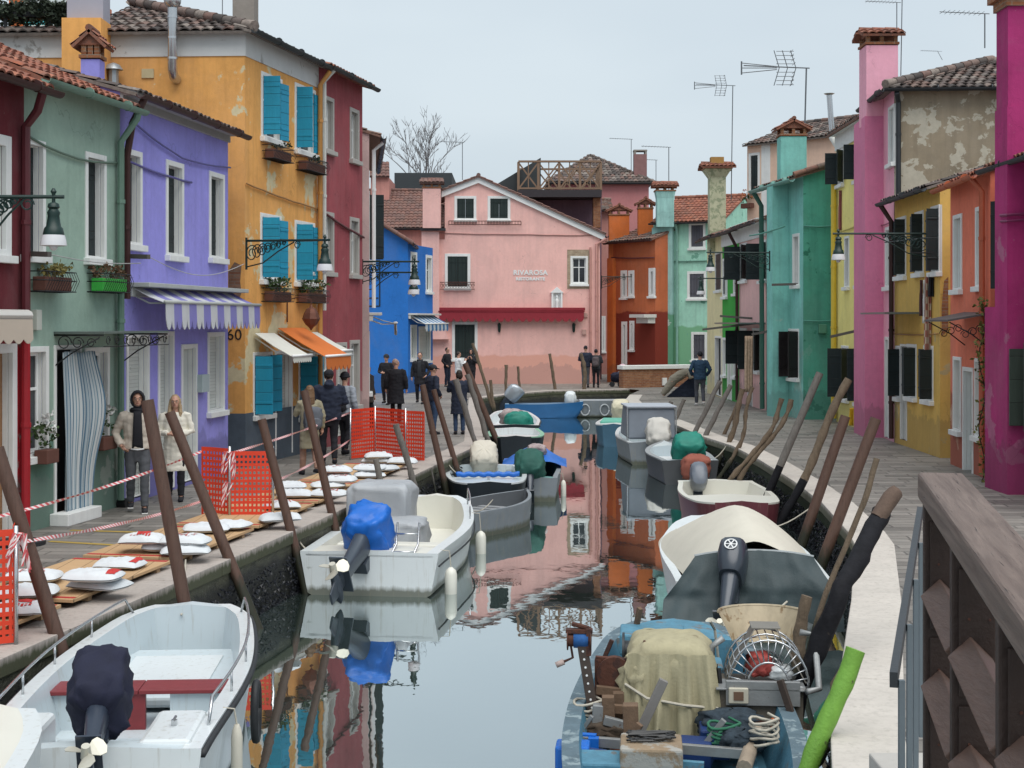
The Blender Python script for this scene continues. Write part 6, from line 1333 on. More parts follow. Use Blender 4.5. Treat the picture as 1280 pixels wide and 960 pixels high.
# B10
b=Boat('dinghy','grey dinghy with pale ring fenders against the far wall',(2.35,57.6),(1,.03),2.6,1.2,.62,'blunt',GRYP,P('grey_deck',(.33,.35,.37),.6),GRYP,foredeck=.9,floor=.3,blunt=.8,thick=.08,rise=.05)
for k in range(3):
    mb=MB(); x=.45+.75*k; y=-(b.hb(x/b.L)+.03); mb.tube([Vector((x+.17*math.cos(a),y,.30+.21*math.sin(a))) for a in [2*PI*q/20 for q in range(21)]],.03,6); b.part('fender_ring',mb,P('pale_grey_rubber',(.4,.43,.45),.7),smooth=True)
# B11
b=Boat('motorboat','blue sided boat with white deck and cream motor cover by the right wall',(3.55,48.3),(-.12,-1),4.6,1.35,.52,'blunt',P('steel_blue_hull',(.05,.13,.20),.5),GELW,GELW,foredeck=.55,floor=.2,blunt=.7,thick=.09)
mb=MB(); mb.box(1.2,2.9,-.5,.5,.56,.64); b.part('hatch_cover',mb,P('sea_green_paint',(.12,.42,.32),.6),bevel=.02); outboard(b.r,(.2,0,.5),20,1.0,cover=P('pale_cream_canvas',(.6,.56,.42),.8),coverseed=2,cs=(1.,1.2,.9),prop=False)
# B12 cabin boat
b=Boat('cabin_boat','small cabin boat with grey canvas canopy and white motor cover',(3.68,38.2),(-.03,1),4.8,1.55,.55,'blunt',GRYP,GELB,GELW,foredeck=.3,floor=.2,blunt=.5,thick=.1); GCV=P('blue_grey_canvas',(.20,.23,.27),.7,0,.12,4,.25)
mb=MB(); pr=[(.55,.62),(.62,1.42),(2.0,1.45),(2.6,.62)]; mb.prism([Vector((x,-.62,z)) for x,z in pr],(0,1.24,0)); mb.xform(Matrix.Translation((0,0,0))); b.part('canopy',mb,GCV,bevel=.05)
mb=MB(); mb.tube([(.56,-.64,.6),(.60,-.64,1.44),(.60,.64,1.44),(.56,.64,.6)],.025,6); b.part('canopy_frame',mb,STEEL); mb=MB(); mb.box(.55,2.1,-.66,.66,1.44,1.49); b.part('canopy_top',mb,P('pale_blue_canvas',(.38,.42,.47),.7),bevel=.02)
outboard(b.r,(.0,-.1,.42),30,1.05,cover=P('white_motor_cloth',(.55,.54,.50),.8),coverseed=8,cs=(1.15,1.25,1.15),prop=False)
# B13
b=Boat('motorboat','dark grey boat with teal and rust coloured cloths over its outboard',(4.05,33.6),(-.04,1),4.3,1.5,.52,'point',P('dark_grey_hull',(.06,.065,.07),.5),GELB,P('grey_gunwale',(.28,.3,.31),.6),foredeck=.25,floor=.3,thick=.12)
mb=MB(); mb.box(.35,1.6,-.1,.55,.30,.5); b.part('locker',mb,GELW,bevel=.03)
outboard(b.r,(.05,.0,.50),55,1.0,cover=TLT,coverseed=6,cs=(1.2,1.6,.95),prop=False)
mb=MB(); blob(mb,(-.28,-.08,.42),.22,.32,.3,seed=31,fold=.06); b.part('rust_cloth',mb,P('rust_cloth_fabric',(.30,.10,.07),.9,0,.2,6,.3),smooth=True)
# B14
MRN=P('maroon_hull_paint',(.13,.035,.045),.35,0,.15,4,.05,wl=1)
b=Boat('motorboat','maroon hulled boat with white deck and coiled line, grey outboard behind',(3.95,28.8),(-.04,-1),4.5,1.68,.58,'blunt',MRN,CREAM,CREAM,foredeck=.4,floor=.2,blunt=.74,thick=.09)
outboard(b.r,(.1,-.35,.42),60,1.0,cowl=P('blue_grey_cowl',(.13,.15,.18),.3),prop=False)
mb=MB(); mb.tube([Vector((4.0+.3*math.cos(k*.5)*(1+.2*math.sin(k*1.7)),-.3-.25*math.sin(k*.5)*(1+.3*math.cos(k)),.645)) for k in range(40)],.012,5); b.part('coiled_line',mb,ROPE,smooth=True)
# B15 big covered boat
b=Boat('covered_boat','large boat under a cream cover and dark green tarpaulin with black outboard',(2.85,17.35),(.04,1),5.0,1.95,.62,'blunt',GELW,GELW,GELW,floor=.3,foredeck=.2,blunt=.5,thick=.1,rise=.2,sternw=.95); B15=b
mb=MB(); rows=[]
for i in range(25):
    t=i/24; x=.12+4.1*t; hh=(1.0+.36*math.sin(PI*min(1,.08+t*1.0))**.9)*(1-.22*t*t); row=[]
    for k in range(25):
        q=k/24*2-1; wv=(b.hb(min(1,x/b.L))+.03)*(.80+.22*min(1,t*1.3)); z=.69+(hh-.69)*(1-abs(q)**1.55)+folds((x,q,1),.018,2.5)*(1-q*q)-.05*abs(q)**6
        row.append(Vector((x,q*wv,z)))
    rows.append(row)
mb.grid(rows); b.part('cream_cover',mb,CRT,smooth=True)
mb=MB(); rows=[]
for i in range(22):
    v=i/21; row=[]
    for k in range(31):
        q=k/30*2-1; sp_=.72+.32*min(1,v*1.6)+.12*v*max(0,q); x=.10-.19*min(1,v*2.)-.75*max(0,v-.62)*(.25+.75*max(0,q))+.05*math.sin(q*7+1)*v*v; z=1.0-.07*abs(q)**2.2-.80*v+.03*math.sin(q*9)*v; row.append(Vector((x+folds((q*2,v,3),.09,2.2)*(.3+v),q*(b.B/2+.0)*sp_*.99+.0,z+folds((q*3,v*2,9),.02,2))))
    rows.append(row)
mb.grid(rows); b.part('green_tarpaulin',mb,GRT,smooth=True)
mb=MB(); mb.tube([(.12,.72*q/6*.97,1.0-.07*abs(q/6)**2.2) for q in range(-6,7)],.018,6); b.part('cover_pole',mb,P('grey_green_piping',(.3,.33,.34),.6))
outboard(b.r,(-.28,.32,.55),48,1.0,badge=True,ry=-14)
# B16 blue work boat
SKY=P('sky_blue_paint',(.085,.235,.33),.6,0,.3,5,.4,streak=.5,dirt=((.13,.14,.14),.56,4)); DKB=P('dark_blue_paint',(.01,.035,.14),.5,0,.3,5,.3); 
b=Boat('work_boat','sky blue fishing work boat crowded with rusty winches and machinery at the bottom right',(1.10,9.0),(.09,1),6.2,1.85,.52,'blunt',SKY,SKY,P('grey_rubbed_gunwale',(.10,.15,.18),.7,0,.3,7,.4,dirt=((.22,.28,.3),.55,6)),floor=.12,aftdeck=.05,foredeck=.12,blunt=.62,thick=.13,rise=.15); B16=b
def wl(px,py,Y):  # photo pixel at depth Y into the boat's own frame
    p=V(px,py,Y)-Vector(b.r.location); return Matrix.Rotation(-b.r.rotation_euler.z,3,'Z')@p
RST=P('rusted_iron',(.11,.045,.03),.85,.2,.4,12,.5,dirt=((.06,.03,.025),.5,9)); PST=P('painted_grey_steel',(.28,.29,.29),.5,.4,.15,9,.2,dirt=((.13,.08,.06),.6,8)); BRS=P('brown_channel_iron',(.085,.065,.055),.7,.3,.2,9,.3)
# winch post
mb=MB(); p0=wl(747,925,12.2); p1=wl(727,800,12.2); mb.beam(p0,p1,.10,.08,(0,1,0)); 
wp=b.part('winch_post',mb,BRS,bevel=.006)
mb=MB()
for k in range(11): q=p0.lerp(p1,.1+.08*k); mb.tube([q+Vector((-.051,0,0)),q+Vector((-.054,0,0))],.010,6)
mb.build('bolt_holes',WPAINT,wp)
mb=MB(); c=wl(724,800,12.2); mb.tube([c+Vector((0,-.09,0)),c+Vector((0,.09,0))],.055,12); mb.tube([c+Vector((0,-.1,0)),c+Vector((0,-.09,0))],.085,12); mb.tube([c+Vector((0,.09,0)),c+Vector((0,.1,0))],.085,12); mb.box(c.x-.04,c.x+.05,c.y-.11,c.y+.11,c.z+.06,c.z+.09); mb.tube([c+Vector((0,-.08,.1)),c+Vector((.02,.06,.13))],.02,7); mb.box(c.x-.05,c.x+.05,c.y-.1,c.y-.06,c.z-.12,c.z+.1)
wn=mb.build('winch_drum',RST,b.r,smooth=True,auto=40); mb=MB(); mb.tube([c+Vector((0,-.075,0)),c+Vector((0,.045,0))],.066,12); mb.build('blue_line',P('dull_blue_line',(.02,.10,.30),.8,0,.3,30,.4),wn,smooth=True)
mb=MB(); a1=wl(712,797,12.2);a2=wl(716,822,12.2);a3=wl(705,827,12.2); mb.tube([c,a1,a2,a3],.012,6); h_=mb.build('crank_arm',RST,wn); mb=MB(); mb.tube([a3,a3+(a3-a2)*.9],.025,8); mb.build('crank_grip',P('pink_worn_handle',(.42,.33,.3),.8),wn,smooth=True)
# grindstone winch
mb=MB(); c=wl(768,842,12.4); mb.tube([c+Vector((-.06,0,0)),c+Vector((.02,0,0))],.15,20); mb.tube([c+Vector((.02,0,.02)),c+Vector((.14,.06,.05))],.05,10); gs=b.part('winch_wheel',mb,RST,smooth=True,auto=40)
mb=MB(); mb.beam(c+Vector((.0,.14,-.6)),c+Vector((0,.14,.12)),.06,.05); mb.beam(c+Vector((0,.0,-.7)),c+Vector((0,-.0,-.12)),.12,.16); mb.beam(c+Vector((0,-.2,.1)),c+Vector((0,.16,.12)),.05,.05); mb.tube([c+Vector((0,-.1,.13)),c+Vector((0,-.24,.22)),c+Vector((0,-.26,.28))],.02,6); b.part('winch_frame',mb,RST,bevel=.004)
# timber uprights and blocks
WDT=P('grimy_timber',(.15,.095,.06),.85,0,.35,9,.5)
for px,py0,py1,w_,Y in ((762,870,940,.10,12.0),(775,865,930,.09,12.2),(790,880,955,.12,11.6),(752,880,925,.07,12.3)):
    mb=MB(); a_=wl(px,py1,Y);c_=wl(px-2,py0,Y); mb.beam(a_,c_,w_,w_,(0,1,0)); b.part('timber_post',mb,WDT,bevel=.006)
for (xa,ya,xb,yb,Y,m_) in ((745,862,800,868,12.3,WDT),(755,900,800,912,11.9,PST),(795,925,830,850,11.8,P('grey_timber',(.2,.19,.18),.8)),(748,872,790,892,12.5,RST),(758,885,795,888,12.1,WDT)):
    mb=MB(); mb.beam(wl(xa,ya,Y),wl(xb,yb,Y),.06,.07); b.part('cross_bar',mb,m_,bevel=.005)
mb=MB(); mb.beam(wl(746,925,12.0),wl(748,880,12.0),.09,.09,(0,1,0)); b.part('steel_column',mb,PST,bevel=.01)
# long aluminium bar across the boat with blue ends
mb=MB(); mb.beam(wl(706,924,11.6),wl(942,943,11.2),.05,.075); br_=b.part('cross_beam',mb,P('dull_aluminium',(.33,.33,.32),.45,.6,.15,9,.2),bevel=.004)
mb=MB(); mb.beam(wl(705,923,11.61),wl(745,926,11.55),.062,.10); mb.build('blue_bracket',BLUET,br_); mb=MB(); mb.beam(wl(742,960,11.5),wl(742,922,11.5),.08,.08,(0,1,0)); mb.build('blue_upright',BLUET,br_)
# battered box
mb=MB(); p=wl(814,943,11.0); mb.box(p.x-.22,p.x+.22,p.y-.23,p.y+.23,p.z-.40,p.z+.10); bx=b.part('tool_box',mb,P('rusty_beige_box',(.27,.20,.13),.9,0,.3,6,.5,dirt=((.32,.31,.28),.48,4)),bevel=.02)
mb=MB(); mb.tube([Vector((p.x+.05+.15*math.cos(k*1.3)*(1-k/60),p.y+.18*math.sin(k*1.1),p.z+.115+.0008*k)) for k in range(46)],.009,5); mb.build('chain',P('dark_chain',(.06,.06,.06),.5,.6),bx)
# draped machine
mb=MB(); c=wl(838,858,12.6); blob(mb,(c.x,c.y,c.z-.05),.40,.36,.50,n=44,m=24,e=5,fold=.035,seed=14,vert=8); dm=b.part('draped_tarp',mb,BGT,smooth=True)
mb=MB(); rows=[]
for i in range(26):
    v=i/25; row=[]
    for k in range(37):
        q=k/36*2-1; w_=.34+.10*v; drop=.95*(.55+.45*abs(math.sin(q*3.3+.7))) ; row.append(Vector((c.x-.40-.13*v+.045*math.sin(q*13+v*2)*(.3+v)+.03*math.sin(q*29)*(.2+v),c.y-q*w_*1.05,c.z+.36-drop*v*1.05+folds((q*2,v*2,5),.02,2))))
    rows.append(row)
mb.grid(rows); mb.build('tarp_skirt',BGT,dm,smooth=True)
mb=MB(); mb.tube([Vector((c.x-.44,c.y+.38,c.z+.12)),Vector((c.x-.50,c.y+.2,c.z+.02)),Vector((c.x-.50,c.y-.1,c.z-.03)),Vector((c.x-.46,c.y-.38,c.z-.06))],.012,6); mb.build('lashing_rope',ROPE,dm)
mb=MB(); c2=wl(795,860,12.4); blob(mb,c2,.2,.13,.3,n=30,m=18,fold=.06,seed=20,vert=5); mb.build('tarp_flap',BGT,dm,smooth=True)
mb=MB(); c3=wl(785,815,13.0); mb.tube([c3+Vector((0,.03,0)),c3+Vector((0,.05,0))],.17,20); mb.tube([c3+Vector((0,.05,0)),c3+Vector((0,-.2,0))],.1,14); mb.tube([c3+Vector((0,-.2,0)),c3+Vector((0,-.22,0))],.15,20); b.part('net_reel',mb,GUTD,smooth=True,auto=40)
# sorting machine with cage and hopper
p=wl(950,870,12.4); mb=MB(); mb.box(p.x-.28,p.x+.28,p.y-.33,p.y+.36,p.z-.28,p.z+.12); sm_=b.part('sorter_body',mb,P('grimy_sheet_metal',(.17,.15,.12),.7,.3,.3,7,.3,dirt=((.10,.06,.04),.55,5)),bevel=.01)
mb=MB(); mb.box(p.x-.33,p.x-.285,p.y-.30,p.y+.30,p.z+.0,p.z+.2); mb.box(p.x-.33,p.x+.0,p.y-.35,p.y+.38,p.z+.121,p.z+.14); mb.build('control_panel',PST,sm_,bevel=.005)
mb=MB(); mb.box(p.x-.36,p.x-.331,p.y+.12,p.y+.28,p.z+.02,p.z+.15); sb=mb.build('switch_box',P('cream_plastic',(.5,.47,.38),.6),sm_,bevel=.01); mb=MB(); mb.box(p.x-.366,p.x-.36,p.y+.16,p.y+.24,p.z+.05,p.z+.12); mb.build('switch_window',P('brown_plastic',(.15,.09,.06),.4),sb)
cg=p+Vector((.0,-.05,.14)); mb=MB()
for r_ in(.17,.33):
    for x_ in (-.24,.0,.24): mb.tube([cg+Vector((x_,r_*math.cos(a),r_*math.sin(a)*1.15)) for a in [PI*k/16 for k in range(17)]],.009,5)
for k in range(17):
    a=PI*k/16; mb.tube([cg+Vector((-.24,.17*math.cos(a),.195*math.sin(a))),cg+Vector((-.24,.33*math.cos(a),.38*math.sin(a)))],.006,4); mb.tube([cg+Vector((-.24,.33*math.cos(a),.38*math.sin(a))),cg+Vector((.24,.33*math.cos(a),.38*math.sin(a)))],.006,4)
mb.build('wire_cage',STEEL,sm_,smooth=True)
mb=MB()
for y_ in(-.36,.36): mb.prism([cg+Vector((-.1,y_*.9,0)),cg+Vector((.28,y_*.9,0)),cg+Vector((.28,y_*.25,.42)),cg+Vector((-.0,y_*.25,.42))],(0,.01,0))
mb.prism([cg+Vector((.0,.12,.42)),cg+Vector((.28,.12,.42)),cg+Vector((.28,-.12,.42)),cg+Vector((.0,-.12,.42))],(0,0,.01)); mb.build('cage_hood',P('dull_sheet_metal',(.24,.22,.19),.5,.4),sm_)
mb=MB(); blob(mb,cg+Vector((.05,.05,.12)),.12,.1,.1,seed=2); mb.build('red_bucket',P('faded_red_plastic',(.35,.06,.05),.6),sm_,smooth=True); mb=MB(); blob(mb,cg+Vector((.02,-.12,.06)),.1,.1,.06,seed=6); mb.build('white_bowl',GELW,sm_,smooth=True)
mb=MB(); mb.tube([p+Vector((.1,.42,-.2)),p+Vector((.1,.40,.38)),p+Vector((.1,.30,.46))],.03,8); mb.build('pipe_frame',PST,sm_,smooth=True); mb=MB(); mb.tube([p+Vector((-.35,-.35,.13)),p+Vector((-.25,-.46,.13)),p+Vector((.1,-.46,.5)),p+Vector((.1,-.34,.52))],.028,8); mb.build('pipe_frame',PST,sm_,smooth=True)
# conical hopper
hp_=wl(953,782,13.5); mb=MB(); R0=[];R1=[];R2=[]
for k in range(25):
    a=PI*k/24; R0.append(hp_+Vector((.40*math.sin(a)*.9,-.40*math.cos(a)*-1,.12))); R1.append(hp_+Vector((.22*math.sin(a),.27*math.cos(a),-.15)))
mb.grid([R0,R1]); mb.grid([[q+Vector((-.01,0,0)) for q in R0],[q+Vector((-.01,0,0)) for q in R1]]); mb.add([R1[0],R1[-1],R1[12]],[(0,1,2)]); ho=b.part('hopper',mb,P('cream_enamel',(.42,.35,.24),.5,.1,.15,6,.1,streak=.5,dirt=((.22,.15,.08),.56,6)),smooth=True)
mb=MB(); mb.tube(R0,.014,6); mb.build('hopper_rim',P('cream_enamel',(.50,.43,.30),.4),ho)
for (px,py,Y,rx,ry,rz,m_,nm) in ((815,800,13.9,.25,.3,.1,SKY,'fish_crate'),(716,945,11.3,.12,.13,.10,BLUET,'blue_crate'),(750,962,11.0,.18,.2,.10,SKY,'paint_tub'),(893,925,11.9,.16,.12,.12,DKB,'fuel_can'),(880,850,12.9,.2,.16,.16,SKY,'water_tank')):
    q=wl(px,py,Y); mb=MB(); mb.box(q.x-rx,q.x+rx,q.y-ry,q.y+ry,q.z-rz,q.z+rz); b.part(nm,mb,m_,bevel=.02)
mb=MB(); q=wl(915,905,12.); blob(mb,q,.2,.26,.12,seed=17,fold=.06); b.part('net_heap',mb,P('dark_net',(.03,.045,.06),.95,0,.5,20,.6),smooth=True)
mb=MB(); mb.tube([wl(946,912,11.7),wl(930,960,10.9)],[.055,.06],9); b.part('spar',mb,P('pale_worn_wood',(.3,.24,.18),.85,0,.25,9,.5),smooth=True,auto=50)
mb=MB(); q=wl(900,800,14.2); mb.tube([q+Vector((0,0,-.3)),q+Vector((0,.05,.1)),q+Vector((-.1,.1,.2))],.015,6); b.part('hose',mb,ROPE)
cr=random.Random(3)
YW=P('dull_yellow_plastic',(.35,.25,.04),.6,0,.2,8,.1); 
def coil(px,py,Y,R_,m,n=5):
    c=wl(px,py,Y); mb=MB(); mb.tube([c+Vector((R_*(1+.08*math.sin(k*2.1))*math.cos(k*.45),R_*.9*math.sin(k*.45),.012*math.sin(k)+.003*k)) for k in range(14*n)],.012,5); b.part('rope_coil',mb,m,smooth=True)
coil(735,905,12.2,.13,ROPE); coil(905,935,11.6,.14,P('green_rope',(.03,.14,.08),.9)); coil(868,880,12.9,.10,P('blue_rope',(.03,.10,.25),.9)); coil(955,930,11.3,.12,ROPE)
for (x0,y0,x1,y1,Y,w_,m_) in ((720,905,765,800,13.2,.03,RST),(792,800,800,760,14.2,.04,WDT),(770,960,800,905,11.4,.04,WDT),(722,960,790,945,11.2,.05,DKB),(860,958,905,900,11.6,.035,PST),(893,830,890,905,12.6,.05,DKW),(898,835,905,905,12.3,.03,BLACKM),(750,845,790,838,13.0,.035,RST),(905,900,1000,905,11.9,.035,RST),(800,952,880,958,11.0,.05,SKY),(975,850,1000,925,12.0,.04,DKW),(700,955,740,895,11.9,.025,PST)):
    mb=MB(); mb.beam(wl(x0,y0,Y),wl(x1,y1,Y-.1),w_,w_*1.3); b.part('loose_bar',mb,m_,bevel=.003)
for (px,py,Y,r_,m_) in ((722,912,12.0,.07,GELW),(770,935,11.6,.06,P('faded_orange_float',(.45,.12,.04),.6)),(880,895,12.4,.07,YW),(903,918,11.9,.05,GELW),(968,905,12.0,.05,P('faded_orange_float',(.45,.12,.04),.6))):
    mb=MB(); c=wl(px,py,Y); mb.sph(c,r_,r_*.85,r_*1.1,14,9); b.part('float',mb,m_,smooth=True)
for (px,py,Y,s_,m_) in ((740,948,11.2,.10,DKB),(790,892,12.4,.09,RST),(872,935,11.6,.12,DKB),(912,855,13.0,.10,SKY),(735,885,12.8,.08,WDT)):
    c=wl(px,py,Y); mb=MB(); mb.box(c.x-s_,c.x+s_*.8,c.y-s_,c.y+s_*1.2,c.z-s_,c.z+s_*.6); M_=Matrix.Translation(c)@Matrix.Rotation(cr.uniform(-.6,.6),4,'Z')@Matrix.Translation(-c); mb.xform(M_); b.part('gear_box',mb,m_,bevel=.012)
mb=MB(); q=wl(760,915,12.0); blob(mb,q,.16,.2,.09,seed=27,fold=.05); b.part('net_heap',mb,P('brown_net',(.07,.05,.035),.95,0,.5,20,.6),smooth=True)
mb=MB(); q=wl(930,925,11.4); blob(mb,q,.14,.16,.08,seed=37,fold=.05); b.part('net_heap',mb,P('dark_net',(.03,.045,.06),.95),smooth=True)
for k in range(2):
    sg=(-1,1)[k]; mb=MB(); mb.box(1.2,4.8,sg*.52-.05,sg*.52+.05,.28,.31); b.part('side_plank',mb,SKY,bevel=.006)
# mooring lines
def line(p,q,sag=.15,r=.011,label='',grp='mooring lines'):
    p=Vector(p);q=Vector(q); mb=MB(); mb.tube([p.lerp(q,k/10)-Vector((0,0,sag*math.sin(PI*k/10))) for k in range(11)],r,5); return solo(mb,'mooring_line',ROPE,p,label,'rope',grp,smooth=True)
# ---------------------------------------------------------------- mooring poles
PBR=P('brown_plastic_pile',(.105,.058,.042),.55,0,.18,3,.3,streak=.45,tide=.5); PGR=P('weathered_grey_pole',(.17,.155,.14),.9,0,.25,7,.6,streak=.6,tide=.5)
PTN=P('tan_rough_pole',(.17,.125,.085),.9,0,.35,9,.8,streak=.6,tide=.5); PBK=P('tarred_black_log',(.013,.013,.016),.75,0,.5,8,.9,dirt=((.05,.04,.035),.66,5),bs=18,spec=.15); PGN=P('lime_green_paint',(.17,.36,.05),.55,0,.2,4,.6,streak=.25,dirt=((.06,.05,.03),.6,6))
def sub_y(p,q,z):  # depth at which the line p->q is cut by a height
    return None
def pole(kind,top,bot,r,m,label,grp,zb=WZ,zt=None,Yt=None,crook=0.,dark=None,n=10,taper=.92,Yb=None,mid=None):
    """top/bottom photo pixels; the foot stands at the canal wall line on the water, the head leans back over the kerb"""
    r=r*.84 if kind=='mooring_pole' else r
    B=G(bot[0],bot[1],zb) if Yb is None else V(bot[0],bot[1],Yb)
    T=V(top[0],top[1],Yt if Yt else B.y)
    d=(B-T); B2=B+d.normalized()*.7 if zb<=WZ+.01 else B+d.normalized()*.3
    pts=[];k=22; 
    for i in range(k+1):
        t=i/k; p=B2.lerp(T,t); p=p+Vector((math.sin(t*5+top[0])*crook*math.sin(PI*t),0,0)); pts.append(p)
    if mid: 
        M_=V(mid[0],mid[1],B.y); ctl=[B2,B,M_.lerp(B,.4)+Vector((-.05,0,0)),M_,M_.lerp(T,.5)+Vector((.02,0,0)),T]; pts=[ctl[0]]+[ctl[i].lerp(ctl[i+1],(j+1)/5) for i in range(5) for j in range(5)]
    mb=MB(); rs=[r*(1-(1-taper)*i/(len(pts)-1))*(1+crook*1.2*math.sin(i*2.3+top[1])) for i in range(len(pts))]
    if dark:
        i=int(dark*(len(pts)-1)); rt=root(kind,B,label,'mooring pole',grp); mb.tube(pts[:i+1],rs[:i+1],n); mb.build('tarred_foot',PBK,rt,smooth=True,auto=60)
        mb=MB(); mb.tube(pts[i:],[q*1.01 for q in rs[i:]],n); mb.build('bare_top',m,rt,smooth=True,auto=60); return rt
    mb.tube(pts,rs,n); rough=kind!='mooring_pole' or crook>0 or m in(PTN,PGR)
    qf=.35 if m is PGN else 1.
    if rough: mb.v=[tuple(Vector(q)+Vector((mnoise.noise(Vector(q)*3.1),mnoise.noise(Vector(q)*3.1+Vector((9,0,0))),0))*r*.45*qf+Vector((mnoise.noise(Vector(q)*11),0,0))*r*.22*qf) for q in mb.v]
    return solo(mb,kind,m,B,label,'mooring pole',grp,smooth=True,auto=60)
GL='brown mooring piles along the left quay'; GR_='mooring poles along the right quay'; GW='grey timber poles on the left quay'
pole('mooring_pole',(-4,560),(107,908),.082,PBR,'thick brown pile crossing the bottom left corner before the orange mesh',GL)
pole('mooring_pole',(184,500),(248,850),.085,PBR,'brown pile standing in front of the man in the beige jacket',GL)
pole('mooring_pole',(212,515),(322,786),.082,PBR,'strongly leaning brown pile crossing the woman in the cream coat',GL)
pole('mooring_pole',(327,524),(384,742),.078,PBR,'brown pile between the nearer orange mesh and the white motorboat',GL)
pole('mooring_pole',(380,488),(431,713),.078,PBR,'brown pile with its head before the grey backpack',GL)
pole('mooring_pole',(495,530),(533,655),.075,PGR,'rough grey timber stake beside the farther orange mesh',GW)
pole('mooring_pole',(507,560),(530,655),.045,PGR,'short dark stake leaning on the rough grey timber one',GW)
pole('mooring_pole',(470,574),(492,680),.065,PGR,'short sawn grey stake just behind the grey console cover',GW)
pole('mooring_pole',(528,481),(563,636),.082,PBR,'brown pile beside the man in cap and jeans',GL)
pole('mooring_pole',(542,487),(582,622),.075,PBR,'brown pile just right of the man in cap and jeans',GL)
pole('mooring_pole',(569,474),(610,605),.085,PGR,'grey pole crossing the woman in the long dark coat and jeans',GW)
pole('mooring_pole',(584,468),(622,590),.085,PGR,'grey pole between the dark coat and the tallest brown pile',GW)
pole('mooring_pole',(581,454),(632,578),.10,PBR,'tallest brown pile beside the cluster at the canal bend',GL)
pole('mooring_pole',(591,429),(622,530),.075,PTN,'long thin tan pole rising before the restaurant door',GW)
pole('mooring_pole',(612.5,475),(620,530),.08,PTN,'short tan stake next to the long thin tan pole',GW)
pole('mooring_pole',(632.5,456),(632,517),.08,PTN,'upright tan stake by the far kerb in front of the pink wall',GW)
pole('mooring_pole',(647,458),(653,515),.07,PTN,'thin tan stake right of the upright one before the pink wall',GW)
pole('mooring_pole',(687.5,442),(697,512),.085,PTN,'leaning tan pole in the middle of the pink wall',GW)
pole('mooring_pole',(726,442),(735,512),.10,PTN,'tan pole in front of the couple standing by the pink corner',GW,crook=.15)
pole('mooring_pole',(539,585),(549,640),.02,PGR,'thin bare stick rising from the water behind the white motorboat',GW)
# right side
pole('mooring_pole',(839,502),(816,560),.08,PGR,'short grey stub behind the cabin boat canopy, the left one',GR_)
pole('mooring_pole',(855,499),(828,562),.08,PGR,'short grey stub behind the cabin boat canopy, the right one',GR_)
pole('mooring_pole',(900,476),(848,583),.08,PGR,'smooth grey pole nearest the man in blue',GR_)
pole('mooring_pole',(914,481),(860,587),.075,PGR,'smooth grey pole second from the man in blue',GR_)
pole('mooring_pole',(928,486),(890,598),.085,PTN,'split tan pole over the teal covered outboard',GR_,crook=.15)
pole('mooring_pole',(922,504),(888,585),.06,PTN,'thin tan branch leaning with the split pole',GR_)
pole('mooring_pole',(941,484),(895,608),.06,PTN,'knotty brown pole before the light pink house',GR_,crook=.2)
pole('mooring_pole',(977,498),(905,640),.06,PTN,'thin crooked pole before the teal corner, the left of the pair',GR_,crook=.25)
pole('mooring_pole',(989,499),(920,640),.06,PTN,'thin crooked pole before the teal corner, the right of the pair',GR_,crook=.25)
pole('mooring_pole',(1025,466),(944,655),.088,PGR,'long grey pole with a tarred foot before the teal side wall',GR_,dark=.5)
pole('mooring_pole',(1061,474),(958,678),.088,PTN,'long bark covered pole with a tarred foot before the yellow house',GR_,dark=.5,crook=.1)
pole('mooring_pole',(1057,520),(992,710),.095,PBR,'brown pile before the rose pink house',GR_)
pole('mooring_pole',(1095,523),(1012,745),.095,PBR,'brown pile before the ochre house',GR_)
pole('mooring_pole',(1097,573),(1000,850),.038,PTN,'thin twisted branch tied beside the black log',GR_,mid=(1064,668))
mb=MB(); q=V(1064,668,16.3)
pole('mooring_log',(1102,640),(965,985),.086,PBK,'huge crooked black log leaning over the work boat',GR_,Yb=12.4,Yt=13.4,mid=(1052,735))
mb=MB(); a=V(1121,612,13.4);b_=V(1102,640,13.3); mb.tube([b_-(a-b_)*.3,b_.lerp(a,.3),b_.lerp(a,.6),a.lerp(b_,.1),a],[.072,.078,.074,.068,.045],12); mb.v=[tuple(Vector(q)+Vector((mnoise.noise(Vector(q)*14),0,mnoise.noise(Vector(q)*19)))*.018) for q in mb.v]; solo(mb,'broken_log_end',P('bare_broken_wood',(.12,.08,.06),.9,0,.3,12,.6),b_,'bare broken tip of the huge black log','log tip',smooth=True,auto=50)
pole('mooring_log',(1060,835),(985,985),.07,PTN,'brown log squeezed between the black log and the green post',GR_,Yb=12.0,crook=.15)
pole('mooring_log',(1010,745),(960,910),.06,PTN,'brown pole behind the sorting machine beside the black log',GR_,Yb=13.4,crook=.1)
pole('mooring_post',(1070,812),(1000,1010),.072,PGN,'thick lime green painted post in the bottom right',GR_,Yb=10.1,Yt=10.2,crook=.04)
